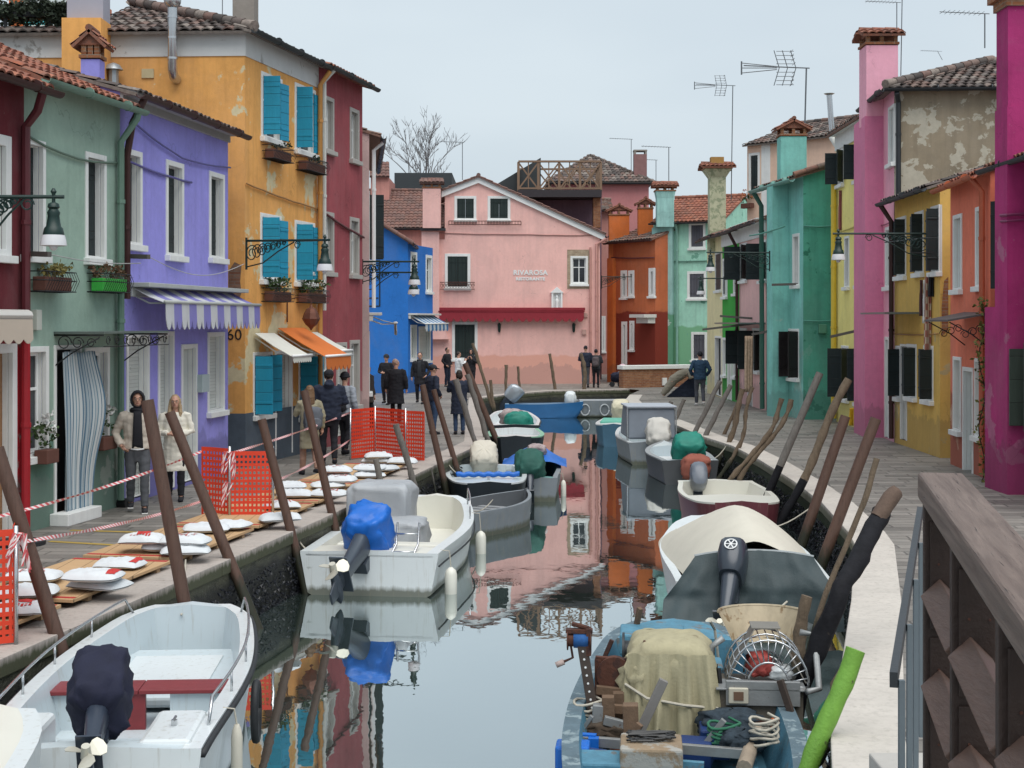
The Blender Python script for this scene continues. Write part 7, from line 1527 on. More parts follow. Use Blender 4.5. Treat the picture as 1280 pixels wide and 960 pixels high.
# ---------------------------------------------------------------- board walk with sandbags
E=LE[:]; 
def edgept(t,off,z=0.):
    """point at distance along the left quay edge (from y=Y world depth t), off metres inland"""
    i=0
    while i<len(E)-2 and E[i+1].y<t: i+=1
    a,b_=E[i],E[i+1]; k=(t-a.y)/(b_.y-a.y); p=a.lerp(b_,k); d=(b_-a).normalized(); n=Vector((-d.y,d.x)); p=p+n*off; return Vector((p.x,p.y,z))
PLY=planks('new_pine_boards',(.50,.33,.18),0,.24,.025,.75,.12,(2,14,1))
REDT=P('red_marking_tape',(.45,.03,.03),.5,0,.1,9,0)
segs=[(12.0,14.35),(14.6,17.0),(17.2,19.7),(19.9,22.4),(22.6,25.2),(25.4,28.6)]
for i,(a,b_) in enumerate(segs):
    p=edgept(a,.42,0);q=edgept(b_,.42,0); u=(q-p); n=(edgept(a,1.62,0)-p); zt=.06
    mb=MB(); mb.pbox(p+Vector((0,0,zt)),u,n,Vector((0,0,.035)))
    rt=root('board_walk',p,['pine walkway board lowest in the frame behind the orange mesh','pine walkway board below the double sandbag pile with red print','pine walkway board at the foot of the leaning brown piles','pine walkway board in front of the nearer orange mesh','pine walkway board between the two orange mesh fences','pine walkway board under the farther orange mesh'][i],'board','temporary walkway boards')
    mb.build('board',PLY,rt,bevel=.004)
    mb=MB(); 
    for k in (.15,.5,.85): mb.pbox(p+u*k+n*.02+Vector((0,0,.008)),u.normalized()*.09,n*.96,Vector((0,0,.051)))
    rr_=mb; 
    for k in (.15,.5,.85):
        mb=MB(); mb.pbox(p+u*k+n*.02+Vector((0,0,.008)),u.normalized()*.09,n*.96,Vector((0,0,.051))); mb.build('batten',P('pine_batten',(.36,.24,.14),.8),rt)
    mb=MB(); mb.pbox(p+u*.955+n*.02+Vector((0,0,zt+.0355)),u*.03,n*.96,Vector((0,0,.004))); mb.build('marking_tape',REDT,rt)
    mb=MB(); mb.pbox(p+u*.02+n*.02+Vector((0,0,zt+.0355)),u*.025,n*.96,Vector((0,0,.004))); mb.build('marking_tape',REDT,rt)
BAG=P('white_woven_plastic',(.60,.63,.65),.9,0,.06,5,.3,bs=25); BAGR=P('red_bag_print',(.50,.035,.03),.6,0,.15,12,.1); BAGR2=P('faded_red_bag_print',(.45,.16,.15),.6,0,.25,12,.1)
def sandbag(px,py,z,L=.55,Wd=.34,H=.15,rot=0.,label='',seed=1,prt=1):
    c=G(px,py,z+H*.3); r_=root('sandbag',(c.x,c.y,z),label,'sandbag','white sandbags weighting the walkway boards',rot,world=False)
    mb=MB(); rows=[]; n=30;m=18
    for sgn in (1,-1):
        rows=[]
        for i in range(n+1):
            row=[]
            for j in range(m+1):
                a=i/n*2-1;b_=j/m*2-1; pin=1-.12*(abs(a)**4)*(1-abs(b_)**2); x=a*L/2*(1-.10*(b_*b_)*(1 if abs(a)>.5 else 0)) ; y=b_*Wd/2*(1-.10*a*a)
                h=H*.5*((1-abs(a)**3.4)*(1-abs(b_)**2.5))**.5*(1 if sgn>0 else .45)
                h+=(folds((a*1.5+seed,b_*1.2,seed),.013,2.0)-.007*abs(mnoise.noise(Vector((a*6+seed,b_*2,seed)))))*(1-a**4)*(1-b_**4)*(1.6 if sgn>0 else .3)
                row.append(Vector((x,y,H*.30+sgn*(h+.003)+.012*math.sin(seed+a*3)*abs(a)**3)))
            rows.append(row)
        if sgn<0: rows=rows[::-1]
        mb.grid(rows)
    mb.build('bag',BAG,r_,smooth=True)
    if prt:
        mb=MB()
        def top(a,b_): 
            h=H*.5*((1-abs(a)**3.4)*(1-abs(b_)**2.5))**.5+(folds((a*1.5+seed,b_*1.2,seed),.013,2.0)-.007*abs(mnoise.noise(Vector((a*6+seed,b_*2,seed)))))*(1-a**4)*(1-b_**4)*1.6; return Vector((a*L/2,b_*Wd/2*(1-.1*a*a),H*.30+h+.008+.012*math.sin(seed+a*3)*abs(a)**3))
        if prt==1:
            for (a0,a1,b0,b1) in ((-.22,.40,-.15,.62),): mb.grid([[top(a0+(a1-a0)*i/6,b0+(b1-b0)*j/5) for j in range(6)] for i in range(7)])
            for k in range(7): mb.grid([[top(-.42+.13*k+.09*i,-.62+.28*j) for j in range(2)] for i in range(2)])
        elif prt==2:
            for k in range(9): mb.grid([[top(-.45+.105*k+.07*i,-.4+.62*j+.12*math.sin(k*2)) for j in range(2)] for i in range(2)])
        else:
            mb.grid([[top(.55+.3*i/4,-.6+1.2*j/5) for j in range(6)] for i in range(5)])
        mb.build('print',BAGR if prt!=2 else BAGR2,r_)
    return r_
bags=[(205,684,.10,.0,'lower sandbag with a big red square print left of the leaning piles',0,11,0),(178,675,.10+.09,.05,'white sandbag with a big red square print nearest the leaning brown pile',1,1,1),
(150,705,.10,.05,'single flat sandbag with red corner lying alone on the board',3,2,3),(125,731,.10,-.1,'lower sandbag of the pile nearest the left boat',0,3,0),(117,721,.10+.1,0,'upper sandbag with red edge of the pile nearest the left boat',3,4,3),
(42,722,.10,.2,'sandbag half behind the thick corner pile, on top',0,5,0),(35,740,.10,.2,'sandbag below it behind the thick corner pile',0,6,0),(25,762,.10,.1,'sandbag with red print seen through the corner orange mesh',1,7,1),
(232,688,.10,0,'lower sandbag between the two leaning brown piles',2,8,2),(232,676,.10+.1,0,'upper sandbag with faint red print between the two leaning brown piles',2,9,2),
(258,661,.10,.1,'sandbag crossed by the leaning pile below the nearer orange mesh',0,10,0),(285,657,.10,-.2,'sandbag touching the foot of the nearer orange mesh',0,12,0),
(350,648,.10,.1,'lower sandbag right of the nearer orange mesh',0,13,0),(352,632,.10+.0,.2,'sandbag right of the nearer orange mesh behind the brown pile',0,14,0),(368,618,.10,.1,'plump sandbag between the mesh and the head of the boards',0,15,0),
(362,608,.10+.08,.0,'sandbag stacked highest beside the nearer orange mesh',0,16,0),(412,618,.10,.05,'sandbag right of the backpack pile, lowest of its heap',0,17,0),(410,607,.10,.0,'sandbag in the middle of the heap beside the fifth brown pile',0,18,0),(425,600,.10+.08,.0,'sandbag on top of the heap beside the fifth brown pile',0,19,0),
(421,595,.10,.0,'lower sandbag at the foot of the standing big man',0,20,0),(421,588,.10+.1,.0,'upper sandbag with faded red lettering at the foot of the standing big man',2,21,2),
(462,594,.10,.0,'lower sandbag with red print in front of the farther orange mesh',2,22,2),(462,586,.10+.1,.0,'upper sandbag with red print in front of the farther orange mesh',2,23,2),(480,586,.10,.3,'sandbag beside the pair in front of the farther orange mesh',0,24,0),
(472,576,.10,.0,'lower sandbag against the farther orange mesh',3,25,3),(473,570,.10+.1,.0,'upper sandbag with red edge against the farther orange mesh',3,26,3),(503,577,.10,.0,'small sandbag behind the rough grey stake',0,27,0)]
for (px,py,z,rt_,lb,_,sd_,pr_) in bags: sandbag(px,py,z,label=lb,seed=sd_,rot=rt_+rnd.uniform(-.22,.22),prt=pr_ if pr_ else rnd.choice((0,2,0)),L=rnd.uniform(.52,.62),Wd=rnd.uniform(.38,.46),H=rnd.uniform(.13,.17))
# ---------------------------------------------------------------- orange mesh fences
ORM=P('orange_plastic_mesh',(.68,.055,.022),.45,0,.08,5,.05)
def meshfence(label,panels,posts,name='safety_mesh'):
    """panels: [(px0,py0 ground)(px1,py1)] with heights; slotted plastic sheet held between thin posts"""
    rt=root(name,panels[0][0],label,'safety fence','orange plastic safety meshes on the left quay')
    for (a,b_,h) in panels:
        a=Vector(a);b_=Vector(b_); L=(b_-a).length; u=(b_-a)/L; n=Vector((-u.y,u.x,0)); mb=MB(); nc=max(2,round(L/.062)); nr=round(h/.085); sw=L/nc
        def bx(u0,u1,z0,z1,t=.006):
            wv=lambda q:n*(.02*math.sin(q*4)+.012*math.sin(q*11)); 
            p0=a+u*u0+wv(u0);p1=a+u*u1+wv(u1); mb.pbox(p0+Vector((0,0,z0))-n*t/2,p1-p0,n*t,Vector((0,0,z1-z0)))
        for j in range(nr+1):
            z=.02+(h-.06)*j/nr; 
            for q in range(8): bx(L*q/8,L*(q+1)/8,z,z+(.06 if j in(0,nr) else .040))
        for i in range(nc+1): bx(min(L-.02,i*sw),min(L-.02,i*sw)+.028,.03,h,.005)
        mb.build('mesh_panel',ORM,rt)
    for p in posts:
        p=Vector(p); mb=MB(); mb.tube([p,p+Vector((0,0,panels[0][2]+.05))],.02,8); mb.build('post',STEEL,rt,smooth=True)
    return rt
a=G(252,648);b_=G(287,652);c=G(341,651.5); meshfence('orange mesh fence behind the leaning piles, with a knot of tape on its post',[(a,b_,1.02),(b_,c,.98)],[b_,c])
c0=b_+Vector((0,-.05,.0)); mb=MB()
RW=None
t=NT('red_white_tape'); uvn=t.n('ShaderNodeUVMap'); sp=t.sepz(uvn.outputs[0]); fr=t.math('FRACT',t.math('ADD',t.math('MULTIPLY',sp[0],1.),t.math('MULTIPLY',sp[1],.5))); c_=t.ramp(fr,[(0,(.58,.10,.11)),(.5,(.74,.66,.65))],'CONSTANT'); TAPE=t.done(c_,.4,0,.4)
def tape(p,q,sag,label,w_=.036,twist=2.5):
    p=Vector(p);q=Vector(q); L=(q-p).length; n=max(10,int(L/.07)); mb=MB(); d=(q-p).normalized(); sd_=Vector((-d.y,d.x,0)); rows=[];uv=[]
    for i in range(n+1):
        t_=i/n; c=p.lerp(q,t_)-Vector((0,0,sag*4*t_*(1-t_))); a=math.sin(t_*L*twist)*.7; off=(Vector((0,0,1))*math.cos(a)+sd_*math.sin(a))*w_/2; rows.append([c-off,c+off])
    vs=[x for r in rows for x in r]; fs=[(2*i,2*i+2,2*i+3,2*i+1) for i in range(n)]; us=[[(i*L/n/.12,0),((i+1)*L/n/.12,0),((i+1)*L/n/.12,1),(i*L/n/.12,1)] for i in range(n)]
    mb.add(vs,fs,us); return solo(mb,'barrier_tape',TAPE,p,label,'barrier tape','red and white barrier tapes')
def knot(p,label,n=9):
    mb=MB(); 
    for k in range(n):
        a=rnd.uniform(0,6.3); L=rnd.uniform(.1,.35); e=Vector((math.cos(a)*.10,math.sin(a)*.08,-L)); m_=Vector((math.cos(a+1)*.08,math.sin(a)*.06,.02)); st=len(mb.v)
        pts_=[Vector(p),Vector(p)+m_,Vector(p)+e*.6+m_*.5,Vector(p)+e]; w_=.011
        for i in range(3): q0,q1=pts_[i],pts_[i+1]; s_=Vector((w_,0,0)) ; mb.add([q0-s_,q1-s_,q1+s_,q0+s_],[(0,1,2,3)],[[(i,0),(i+1,0),(i+1,1),(i,1)]])
    return solo(mb,'tape_knot',TAPE,p,label,'tape knot','knotted ends of barrier tape')
knot(b_+Vector((0,-.05,.98)),'knot of torn tape ends on the post of the nearer orange mesh',16); knot(b_+Vector((0,-.05,.55)),'small torn tape end halfway down the nearer mesh post',5)
m0=G(437,578.5);m1=G(468,577);m2=G(507,574);m3=G(530,573)
m1=G(469,571);m2=G(507,575.5);m3=G(530,577); meshfence('farther orange mesh fence of three panels beside the grey stakes',[(G(438,575),m1,1.02),(m1,m2,1.02),(m2,m3,1.0)],[G(438,575),m1,m2])
n0=G(-30,812);n1=G(20,806); meshfence('orange mesh panel cut off by the left frame edge',[(n0,n1,1.0),(n1,n1+Vector((-.55,1.6,0)),1.0)],[n1]); knot(n1+Vector((0.03,-.02,.97)),'knot of torn tape on the orange mesh at the left edge',16)
k0=n1+Vector((0.0,0,.9)); m0=b_+Vector((0,0,.95))
tape(V(-12,648,16),G(252,648)+Vector((0,0,.97)),.06,'upper barrier tape crossing the man in the beige jacket'); tape(n1+Vector((0,0,.9)),G(252,648)+Vector((0,0,.25)),.05,'lower barrier tape from the left mesh to the nearer mesh')
tape(c+Vector((0,0,.98)) if False else G(290,651)+Vector((.0,0.02,.97)),G(438,575)+Vector((0,0,.98)),.03,'upper barrier tape passing the backpack'); tape(G(341,651)+Vector((0,0,.55)),G(438,575)+Vector((0,0,.42)),.05,'lower barrier tape passing the big man\'s legs')
# painted yellow lines on the paving
YL=P('yellow_road_paint',(.42,.29,.06),.7,0,.2,9,.1)
for (x0,y0,x1,y1) in ((62,677,150,682),(88,663,245,668)):
    a=G(x0,y0);b2=G(x1,y1); mb=MB(); u=b2-a; n=Vector((-u.y,u.x,0)).normalized()*.05; mb.add([a-n+Vector((0,0,.005)),b2-n+Vector((0,0,.005)),b2+n+Vector((0,0,.005)),a+n+Vector((0,0,.005))],[(0,1,2,3)]); mb.build('road_marking',YL,kind='structure')
mb=MB(); a=G(25,681); mb.loft([[a+Vector((.32*math.cos(2*PI*k/16)*q,.32*math.sin(2*PI*k/16)*q,z)) for k in range(16)] for q,z in((1,0),(1,.05),(.6,.08),(.2,.09))]); solo(mb,'rubber_base',BLKR,a,'flat black rubber foot on the paving by the red house','base',smooth=True,auto=40)
# ---------------------------------------------------------------- street lamps on brackets
def lamp(root_at,dirv,L,label,scale=1.,scroll=True,drop=.12):
    """horizontal arm from the wall with scrollwork, bell lantern hanging at its end"""
    d=Vector(dirv).normalized(); p=Vector(root_at); r_=root('street_lamp',p,label,'street lamp','wall lamps on iron brackets'); e=p+d*L; up=Vector((0,0,1)); k_=scale
    mb=MB(); mb.tube([p,e+d*.12*k_],.022*k_,8); mb.tube([p+up*.06*k_,p-up*.55*k_],.022*k_,8); 
    if scroll:
        n=4
        mb.tube([p-up*.5*k_,p+d*L*.22-up*.42*k_,p+d*L*.42-up*.2*k_,p+d*L*.62-up*.03*k_],.013*k_,6)
        for i in range(7):
            c=p+d*(L*(.07+.07*i))-up*(.24-.032*i)*k_; R_=(.17-.02*i)*k_; mb.tube([c+d*math.cos(a)*R_*(1-a/16)+up*math.sin(a)*R_*(1-a/16) for a in [q*.45 for q in range(24)]],.011*k_,5)
        c=p+d*L*.66-up*.09*k_; mb.tube([c+d*math.cos(a)*.08*k_*(1-a/16)+up*math.sin(a)*.08*k_*(1-a/16) for a in [q*.45 for q in range(20)]],.010*k_,5)
    mb.build('bracket',IRON,r_,smooth=True,auto=40)
    c=e; prof=[(.10,.012),(.06,.035),(.03,.02),(-.06,.02),(-.08,.06),(-.12,.07),(-.14,.05),(-.18,.075),(-.22,.065),(-.34,.085),(-.36,.105),(-.42,.12),(-.44,.12)]
    mb=MB(); mb.tube([c+up*z*k_ for z,r in prof],[r*k_ for z,r in prof],14); mb.build('lantern',IRON,r_,smooth=True,auto=50)
    prof=[(-.44,.125),(-.50,.142),(-.56,.150),(-.565,.13)]; mb=MB(); mb.tube([c+up*z*k_ for z,r in prof],[r*k_ for z,r in prof],16); mb.build('lamp_shade',LGLASS,r_,smooth=True,auto=50)
    mb=MB(); mb.sph(c-up*.57*k_,.05*k_,n=10,m=6); mb.build('bulb',LGLASS,r_,smooth=True)
    return r_
p=V(308,301,28.2); q=V(406,300,28.2-1.2); lamp(p,(q-p),(q-p).length,'long bracket lamp on the orange house front')
p=V(-30,246,17.0); q=V(67,246,17.0); lamp(p,(q-p),(q-p).length,'dark green lantern at the far left before the sage wall')
p=V(453,327,36.3); q=V(518,327,36.0); lamp(p,(q-p),(q-p).length,'bracket lamp before the blue house, the higher one')
p=V(453,340.5,38.5); q=V(517,340.5,38.0); lamp(p,(q-p),(q-p).length,'bracket lamp before the blue house, the lower one')
p=V(1160,292,31.5); q=V(1048,292,31.5); lamp(p,(q-p),(q-p).length,'long bracket lamp on the ochre house reaching over the yellow one')
p=V(962,316,44.2); q=V(888,315.5,44.2); lamp(p,(q-p),(q-p).length,'bracket lamp on the teal house corner')
p=V(752,346,68.5); q=V(795,346,68.5); lamp(p,(q-p),(q-p).length,'bracket lamp in front of the burnt orange house')
p=V(905,348,52); q=V(876,348,52); lamp(p,(q-p),(q-p).length,'small lamp before the mint house',scroll=False)
# hanging copper lantern
u,z=WO.uz(358,376); r_=root('hanging_lantern',WO.pt(u,z),'rusty copper lantern hanging on the orange peeling wall','lantern'); e=WO.pt(u,z,.55)
COP=P('rusty_copper',(.15,.06,.04),.6,.5,.25,8,.3); mb=MB(); mb.tube([WO.pt(u,z-.45,.02),WO.pt(u,z+.02,.02),WO.pt(u,z+.08,.3),e+Vector((0,0,.02)),e-Vector((0,0,.08))],.014,6); mb.build('bracket',RUST,r_)
mb=MB(); mb.tube([e+Vector((0,0,q)) for q in(-.08,-.14,-.17,-.26,-.38,-.50,-.56,-.62)],[.01,.04,.10,.15,.19,.12,.05,.01],8); mb.build('lantern_body',COP,r_)
# ---------------------------------------------------------------- flower boxes
def leaves(mb,c,rx,ry,rz,n,s,up=.6):
    for k in range(n):
        p=Vector(c)+Vector((rnd.uniform(-1,1)*rx,rnd.uniform(-1,1)*ry,rnd.uniform(-1,1)*rz)); a=Vector((rnd.uniform(-1,1),rnd.uniform(-1,1),rnd.uniform(-.3,1)*up)).normalized()*s*rnd.uniform(.6,1.3); b_=a.orthogonal().normalized(); b_=(Matrix.Rotation(rnd.uniform(0,6.3),3,a.normalized())@b_)*s*.35
        mb.add([p,p+a*.5+b_,p+a,p+a*.5-b_],[(0,1,2,3)])
LEAF=P('leaf_green',(.055,.10,.03),.7,0,.5,8,0); LEAFD=P('dull_leaf_green',(.035,.055,.03),.8,0,.5,8,0); LEAFR=P('reddish_leaf',(.16,.09,.05),.8,0,.4,8,0); PETW=P('white_petals',(.7,.7,.68),.6,0,.05,8,0); PETO=P('orange_petals',(.6,.2,.08),.6,0,.2,8,0); TER=P('terracotta',(.13,.055,.04),.85,0,.2,9,.2)
def flowerbox(W,px,label,boxm=TER,leaf=LEAF,basket=True,n=160,flowers=None,h=.20,lh=.14,fm=None):
    x0,x1,yt=px; u0,z=W.uz(x0,yt+10); u1,_=W.uz(x1,yt+10); u0,u1=min(u0,u1),max(u0,u1); r_=root('flower_box',W.pt((u0+u1)/2,z),label,'flower box','flower boxes on the house fronts')
    mb=MB(); W.box(mb,u0+.05,u1-.05,z-.16,z+.03,.05,.24); mb.build('planter',boxm,r_,bevel=.01)
    mb=MB(); c=W.pt((u0+u1)/2,z+.03+lh*.6,.15); L=(u1-u0)/2-.05
    for k in range(n//8): cc=c+Vector((W.u.x,W.u.y,0))*rnd.uniform(-L,L)+Vector((W.n.x,W.n.y,0))*rnd.uniform(-.1,.12)+Vector((0,0,rnd.uniform(-.5,.5)*lh)); leaves(mb,cc,.05,.05,.05,9,.075)
    mb.build('foliage',leaf,r_)
    if flowers:
        mb=MB()
        for k in range(flowers): cc=c+Vector((W.u.x,W.u.y,0))*rnd.uniform(-L,L)+Vector((W.n.x,W.n.y,0))*rnd.uniform(-.08,.1)+Vector((0,0,rnd.uniform(0.0,1.2)*lh)); leaves(mb,cc,.025,.025,.025,14,.05,1)
        mb.build('flowers',fm or PETW,r_)
    if basket:
        mb=MB(); 
        for zz in(z-.17,z-.02,z+.10): mb.tube([W.pt(u0,zz,.01),W.pt(u0,zz,.28),W.pt(u1,zz,.28),W.pt(u1,zz,.01)],.008,5)
        nn=int((u1-u0)/.07)
        for k in range(nn+1): u=u0+(u1-u0)*k/nn; mb.tube([W.pt(u,z+.10,.28),W.pt(u,z-.02,.33),W.pt(u,z-.17,.26),W.pt(u,z-.18,.02)],.005,4)
        mb.build('iron_basket',BLACKM,r_,smooth=True)
flowerbox(WG,(34,72,338),'iron basket with ochre succulents under the left sage window',leaf=P('ochre_leaf',(.20,.17,.05),.8,0,.4,8,0)); flowerbox(WG,(108,142,340),'iron basket with bright green trough and reddish plants under the right sage window',boxm=P('bright_green_plastic',(.05,.42,.06),.4),leaf=LEAFR)
flowerbox(WO,(327,352,177),'empty brown trough under the upper left turquoise shutters',leaf=LEAFD,n=40); flowerbox(WO,(369,395,192),'empty brown trough under the upper right turquoise shutters',leaf=LEAFD,n=40)
flowerbox(WO,(326,352,356),'trough with green plants under the middle left turquoise shutters',leaf=LEAF,n=260,lh=.25); flowerbox(WO,(369,396,358),'trough with green plants and small white blooms under the middle right turquoise shutters',leaf=LEAF,n=260,lh=.25,flowers=9)
flowerbox(WG,(36,56,556),'white flowering pot on the left ground floor sill of the sage house',flowers=14,lh=.3,n=90,basket=False); flowerbox(WG,(109,130,540),'white flowering pot on the right ground floor sill beside the door curtain',flowers=14,lh=.35,n=60,basket=False)
PW=Wall(V2(V(934,HY,57)),V2(V(964,HY,56)),8); flowerbox(PW,(930,945,246),'orange blooms in a pot below the peach dormer window',flowers=12,lh=.3,n=80,fm=PETO,basket=False)
PW=Wall(V2(G(1204,590)),V2(G(1238,601)),5)
# vine on coral corner
mb=MB(); base=V(1234,600,26.3); 
for k in range(150): z=rnd.random()**.8*3.3; leaves(mb,(base.x-.12+.06*math.sin(z*5)+rnd.uniform(-.08,.08),base.y-.1+rnd.uniform(-.05,.05),z),.03,.03,.05,2,.08)
r_=root('vine',(base.x-.1,base.y-.1,0),'thin climbing vine on the drainpipe between coral and magenta','vine'); mb.build('foliage',P('vine_leaf',(.16,.17,.04),.7,0,.6,8,0),r_); mb=MB(); mb.tube([(base.x-.12+.06*math.sin(z*5),base.y-.08,z) for z in [q*.2 for q in range(17)]],.012,5); mb.build('stem',DKW,r_)
# ---------------------------------------------------------------- roof plants terrace top left
tz=V(0,20,27).z; r_=root('roof_terrace',V(45,40,31),'roof terrace railing with hanging evergreen plants at the top left','terrace')
HED=P('terrace_foliage',(.035,.05,.03),.8,0,.5,6,0); mb=MB()
for k in range(520): c=V(rnd.uniform(-10,92),rnd.uniform(4,20)+(10 if rnd.random()<.3 else 0),29.5); c.y+=rnd.uniform(-.2,.4); leaves(mb,c,.06,.06,.06,5,.10)
for k in range(160): c=V(rnd.uniform(66,95),rnd.uniform(8,34),29.5); c.y+=rnd.uniform(-.2,.3); leaves(mb,c,.05,.05,.06,5,.10)
mb.build('foliage',HED,r_)
mb=MB(); a=V(-12,17,29.4);b_=V(82,17,29.4); mb.beam(a,b_,.05,.07); mb.beam(V(-12,20,29.4),V(82,20,29.4),.03,.03)
for px in(7,62,88): mb.beam(V(px,17,29.45),V(px,52,29.45),.06,.06,(0,1,0))
mb.build('railing',BLACKM,r_)
mb=MB(); mb.box(V(-12,0,29.7).x,V(90,0,29.7).x,29.6,29.75,V(0,23,29.6).z,V(0,13,29.6).z); mb.build('planter',TER,r_)
t=NT('turquoise_banner'); v=t.obj((1,1,1)); wv=t.n('ShaderNodeTexWave',Scale=.55,Distortion=4.,Detail=1.); wv.bands_direction='Z'; t.l(v,wv.inputs['Vector']); c_=t.ramp(wv.outputs['Fac'],[(0,(.08,.42,.47)),(.5,(.60,.68,.70))],'CONSTANT'); BAN=t.done(c_,.7,0,.1)
mb=MB(); mb.box(V(30,0,31).x,V(83,0,31).x,31.0,31.03,V(0,37,31).z,V(0,-8,31).z); solo(mb,'banner',BAN,V(56,20,31),'turquoise and white wavy banner behind the roof terrace plants','banner')
mb=MB(); mb.box(V(15,0,31.5).x,V(100,0,31.5).x,31.3,34,7.2,V(0,-25,31).z); solo(mb,'roof_room',stucco('terrace_orange_plaster',(.55,.16,.05)),V(56,20,31.3),'bright orange roof room behind the banner at the top edge','room')
# small lavender chimney on its own roof
c=V(116,60,26.2); r_=root('small_chimney',Vector((c.x,c.y,6)),'little lavender chimney with terracotta cap in front of the orange stack','chimney'); chimney(r_,c.x,c.y,6.2,V(0,76,26.2).z,.33,.33,PUR,'gable',TILE_RED)
# ---------------------------------------------------------------- bare tree and antennas
r_=root('bare_tree',V(527,260,95),'bare leafless tree rising behind the roofs left of the pink gable','tree'); mb=MB(); BARK=P('grey_bark',(.20,.195,.20),.9,0,.2,9,.3); tr=random.Random(5)
def branch(mb,p,d,L,r,depth):
    pts=[Vector(p)];dd=Vector(d)
    for i in range(5): dd=(dd+Vector((tr.uniform(-.22,.22),tr.uniform(-.22,.22),tr.uniform(-.05,.16)))).normalized(); pts.append(pts[-1]+dd*L/5)
    mb.tube(pts,[r*(1-.12*i) for i in range(6)],5 if depth>1 else 4,cap=False)
    if depth==0: return
    for k in range(3 if depth>3 else 3):
        i=tr.choice((2,3,4,5)); a=(dd+Vector((tr.uniform(-.8,.8),tr.uniform(-.8,.8),tr.uniform(-.15,.5)))).normalized(); branch(mb,pts[i],a,L*tr.uniform(.5,.72),max(.016,r*.52),depth-1)
bt=V(527,262,95); mb.tube([bt-Vector((0,0,bt.z)),bt],[.3,.16],8); mb.build('trunk',BARK,r_,smooth=True); mb=MB()
for d_,L_ in (((-.22,0,1),2.9),((.12,.1,1),3.0),((.6,0,.7),2.6),((-.5,.1,.9),2.4),((0,-.2,1),2.6)): branch(mb,bt,(d_[0]*.8,d_[1],d_[2]*1.2),L_*1.12,.07,4)
mb.build('crown',BARK,r_,smooth=True)
ANT=P('antenna_metal',(.16,.17,.18),.5,.6,.1,5,0)
def antenna(base,top,label,kind='yagi',s=1.,dirx=-1):
    b_=V(*base);t_=V(*top); t_.y=b_.y; r_=root('antenna',b_,label,'antenna','rooftop television antennas'); mb=MB(); mb.tube([b_,t_],.02*s,6); mb.build('mast',ANT,r_); mb=MB(); d=Vector((dirx,0,.04)); th=.010*s
    if kind=='yagi':
        mb.tube([t_-d*.1,t_+d*1.3*s],th*1.3,5)
        for k in range(9): c=t_+d*(.1+.14*k)*s; mb.tube([c-Vector((0,.28,0))*s,c+Vector((0,.28,0))*s],th*.7,4)
    else:
        for sg in(-1,1):
            for k in range(3): mb.tube([t_+Vector((dirx*(.25+.2*k)*s,0,.0)),t_+Vector((dirx*(.55+.22*k)*s*.9+.15,.0,sg*.42*s))],th,4)
            for q in range(4): z=sg*(.1+.1*q)*s; mb.tube([t_+Vector((dirx*(.3+.02*q)*s,-.2*s,z)),t_+Vector((dirx*(.3+.02*q)*s,.2*s,z))],th*.7,4); mb.tube([t_+Vector((dirx*.3*s,0,z)),t_+Vector((dirx*.72*s,0,z))],th*.7,4)
        mb.tube([t_-d*.1,t_+d*1.5*s],th*1.5,5)
        for zz in(-.12,0,.12): mb.tube([t_+Vector((dirx*.7*s,0,zz*.3*s)),t_+Vector((dirx*1.55*s,0,zz*s))],th,4)
        mb.tube([t_+Vector((dirx*1.55*s,0,-.16*s)),t_+Vector((dirx*1.55*s,0,.16*s))],th*2,5)
    mb.build('aerial',ANT,r_)
antenna((914,250,57),(916,107,57),'tall antenna above the pale yellow chimney','grid',.95); antenna((1006,160,46),(1008,85,46),'large grid antenna above the teal chimney','grid',1.3)
antenna((578,225,84),(578,178,84),'small antenna right of the bare tree'); antenna((789,214,88),(789,174,88),'antenna left of the rose chimney'); antenna((836,238,70),(836,184,70),'antenna above the mint house roof',dirx=-1); antenna((820,250,88),(820,200,88),'small antenna right of the rose chimney')
antenna((1121,95,36.5),(1121,3,36.5),'antenna mast beside the rose chimney, the left one',s=.6); antenna((1126,95,36.7),(1128,-20,36.7),'antenna mast beside the rose chimney, the right one',s=.6); antenna((1231,60,32),(1231,17,32),'antenna on the ridge right of the weathered wall',s=.75)
antenna((1178,75,34),(1172,64,34),'tiny antenna peeping over the rose house ridge',s=.3); antenna((278,20,33),(278,-12,33),'antenna mast left of the grey chimney on the orange house',s=.5)
# steel flue on peach
r_=root('flue_pipe',V(1040,215,43),'thin steel flue with a flat cowl rising beside the peach wall','flue'); mb=MB(); mb.tube([V(1049,190,43),V(1047,183,43),V(1040,172,43),V(1040,166,43)],.09,10); mb.build('elbow',WPAINT,r_,smooth=True); mb=MB(); mb.tube([V(1040,166,43),V(1036.5,119,43)],.08,10); mb.tube([V(1036.5,120,43),V(1036.5,117,43)],[.03,.16],12); mb.build('pipe',STEEL,r_,smooth=True,auto=40)
# ---------------------------------------------------------------- laundry
r_=root('laundry_pole',V(1130,302,32.8),'washing pole with laundry in front of the ochre house','washing pole'); mb=MB(); mb.tube([V(1106,303,34),V(1160,297,31)],.012,5); mb.build('pole',BLACKM,r_); mb=MB(); mb.tube([V(1165,316,30.8),V(1140,316,31.2)],.014,5); mb.build('bracket',BLACKM,r_)
def cloth(px0,px1,y0,y1,Y,m,label,sk=0,name='laundry'):
    mb=MB(); rows=[]
    for j in range(13):
        v=j/12; rows.append([V(px0+(px1-px0)*i/10+sk*v,y0+(y1-y0)*v,Y)+Vector((0,.04*math.sin(i*1.9+v*2),0)) for i in range(11)])
    mb.grid(rows); o=solo(mb,name,m,V((px0+px1)/2,y0,Y),label,'laundry','laundry and cloths hanging outside',smooth=True); md=o.modifiers.new('Solidify','SOLIDIFY'); md.thickness=.01; return o
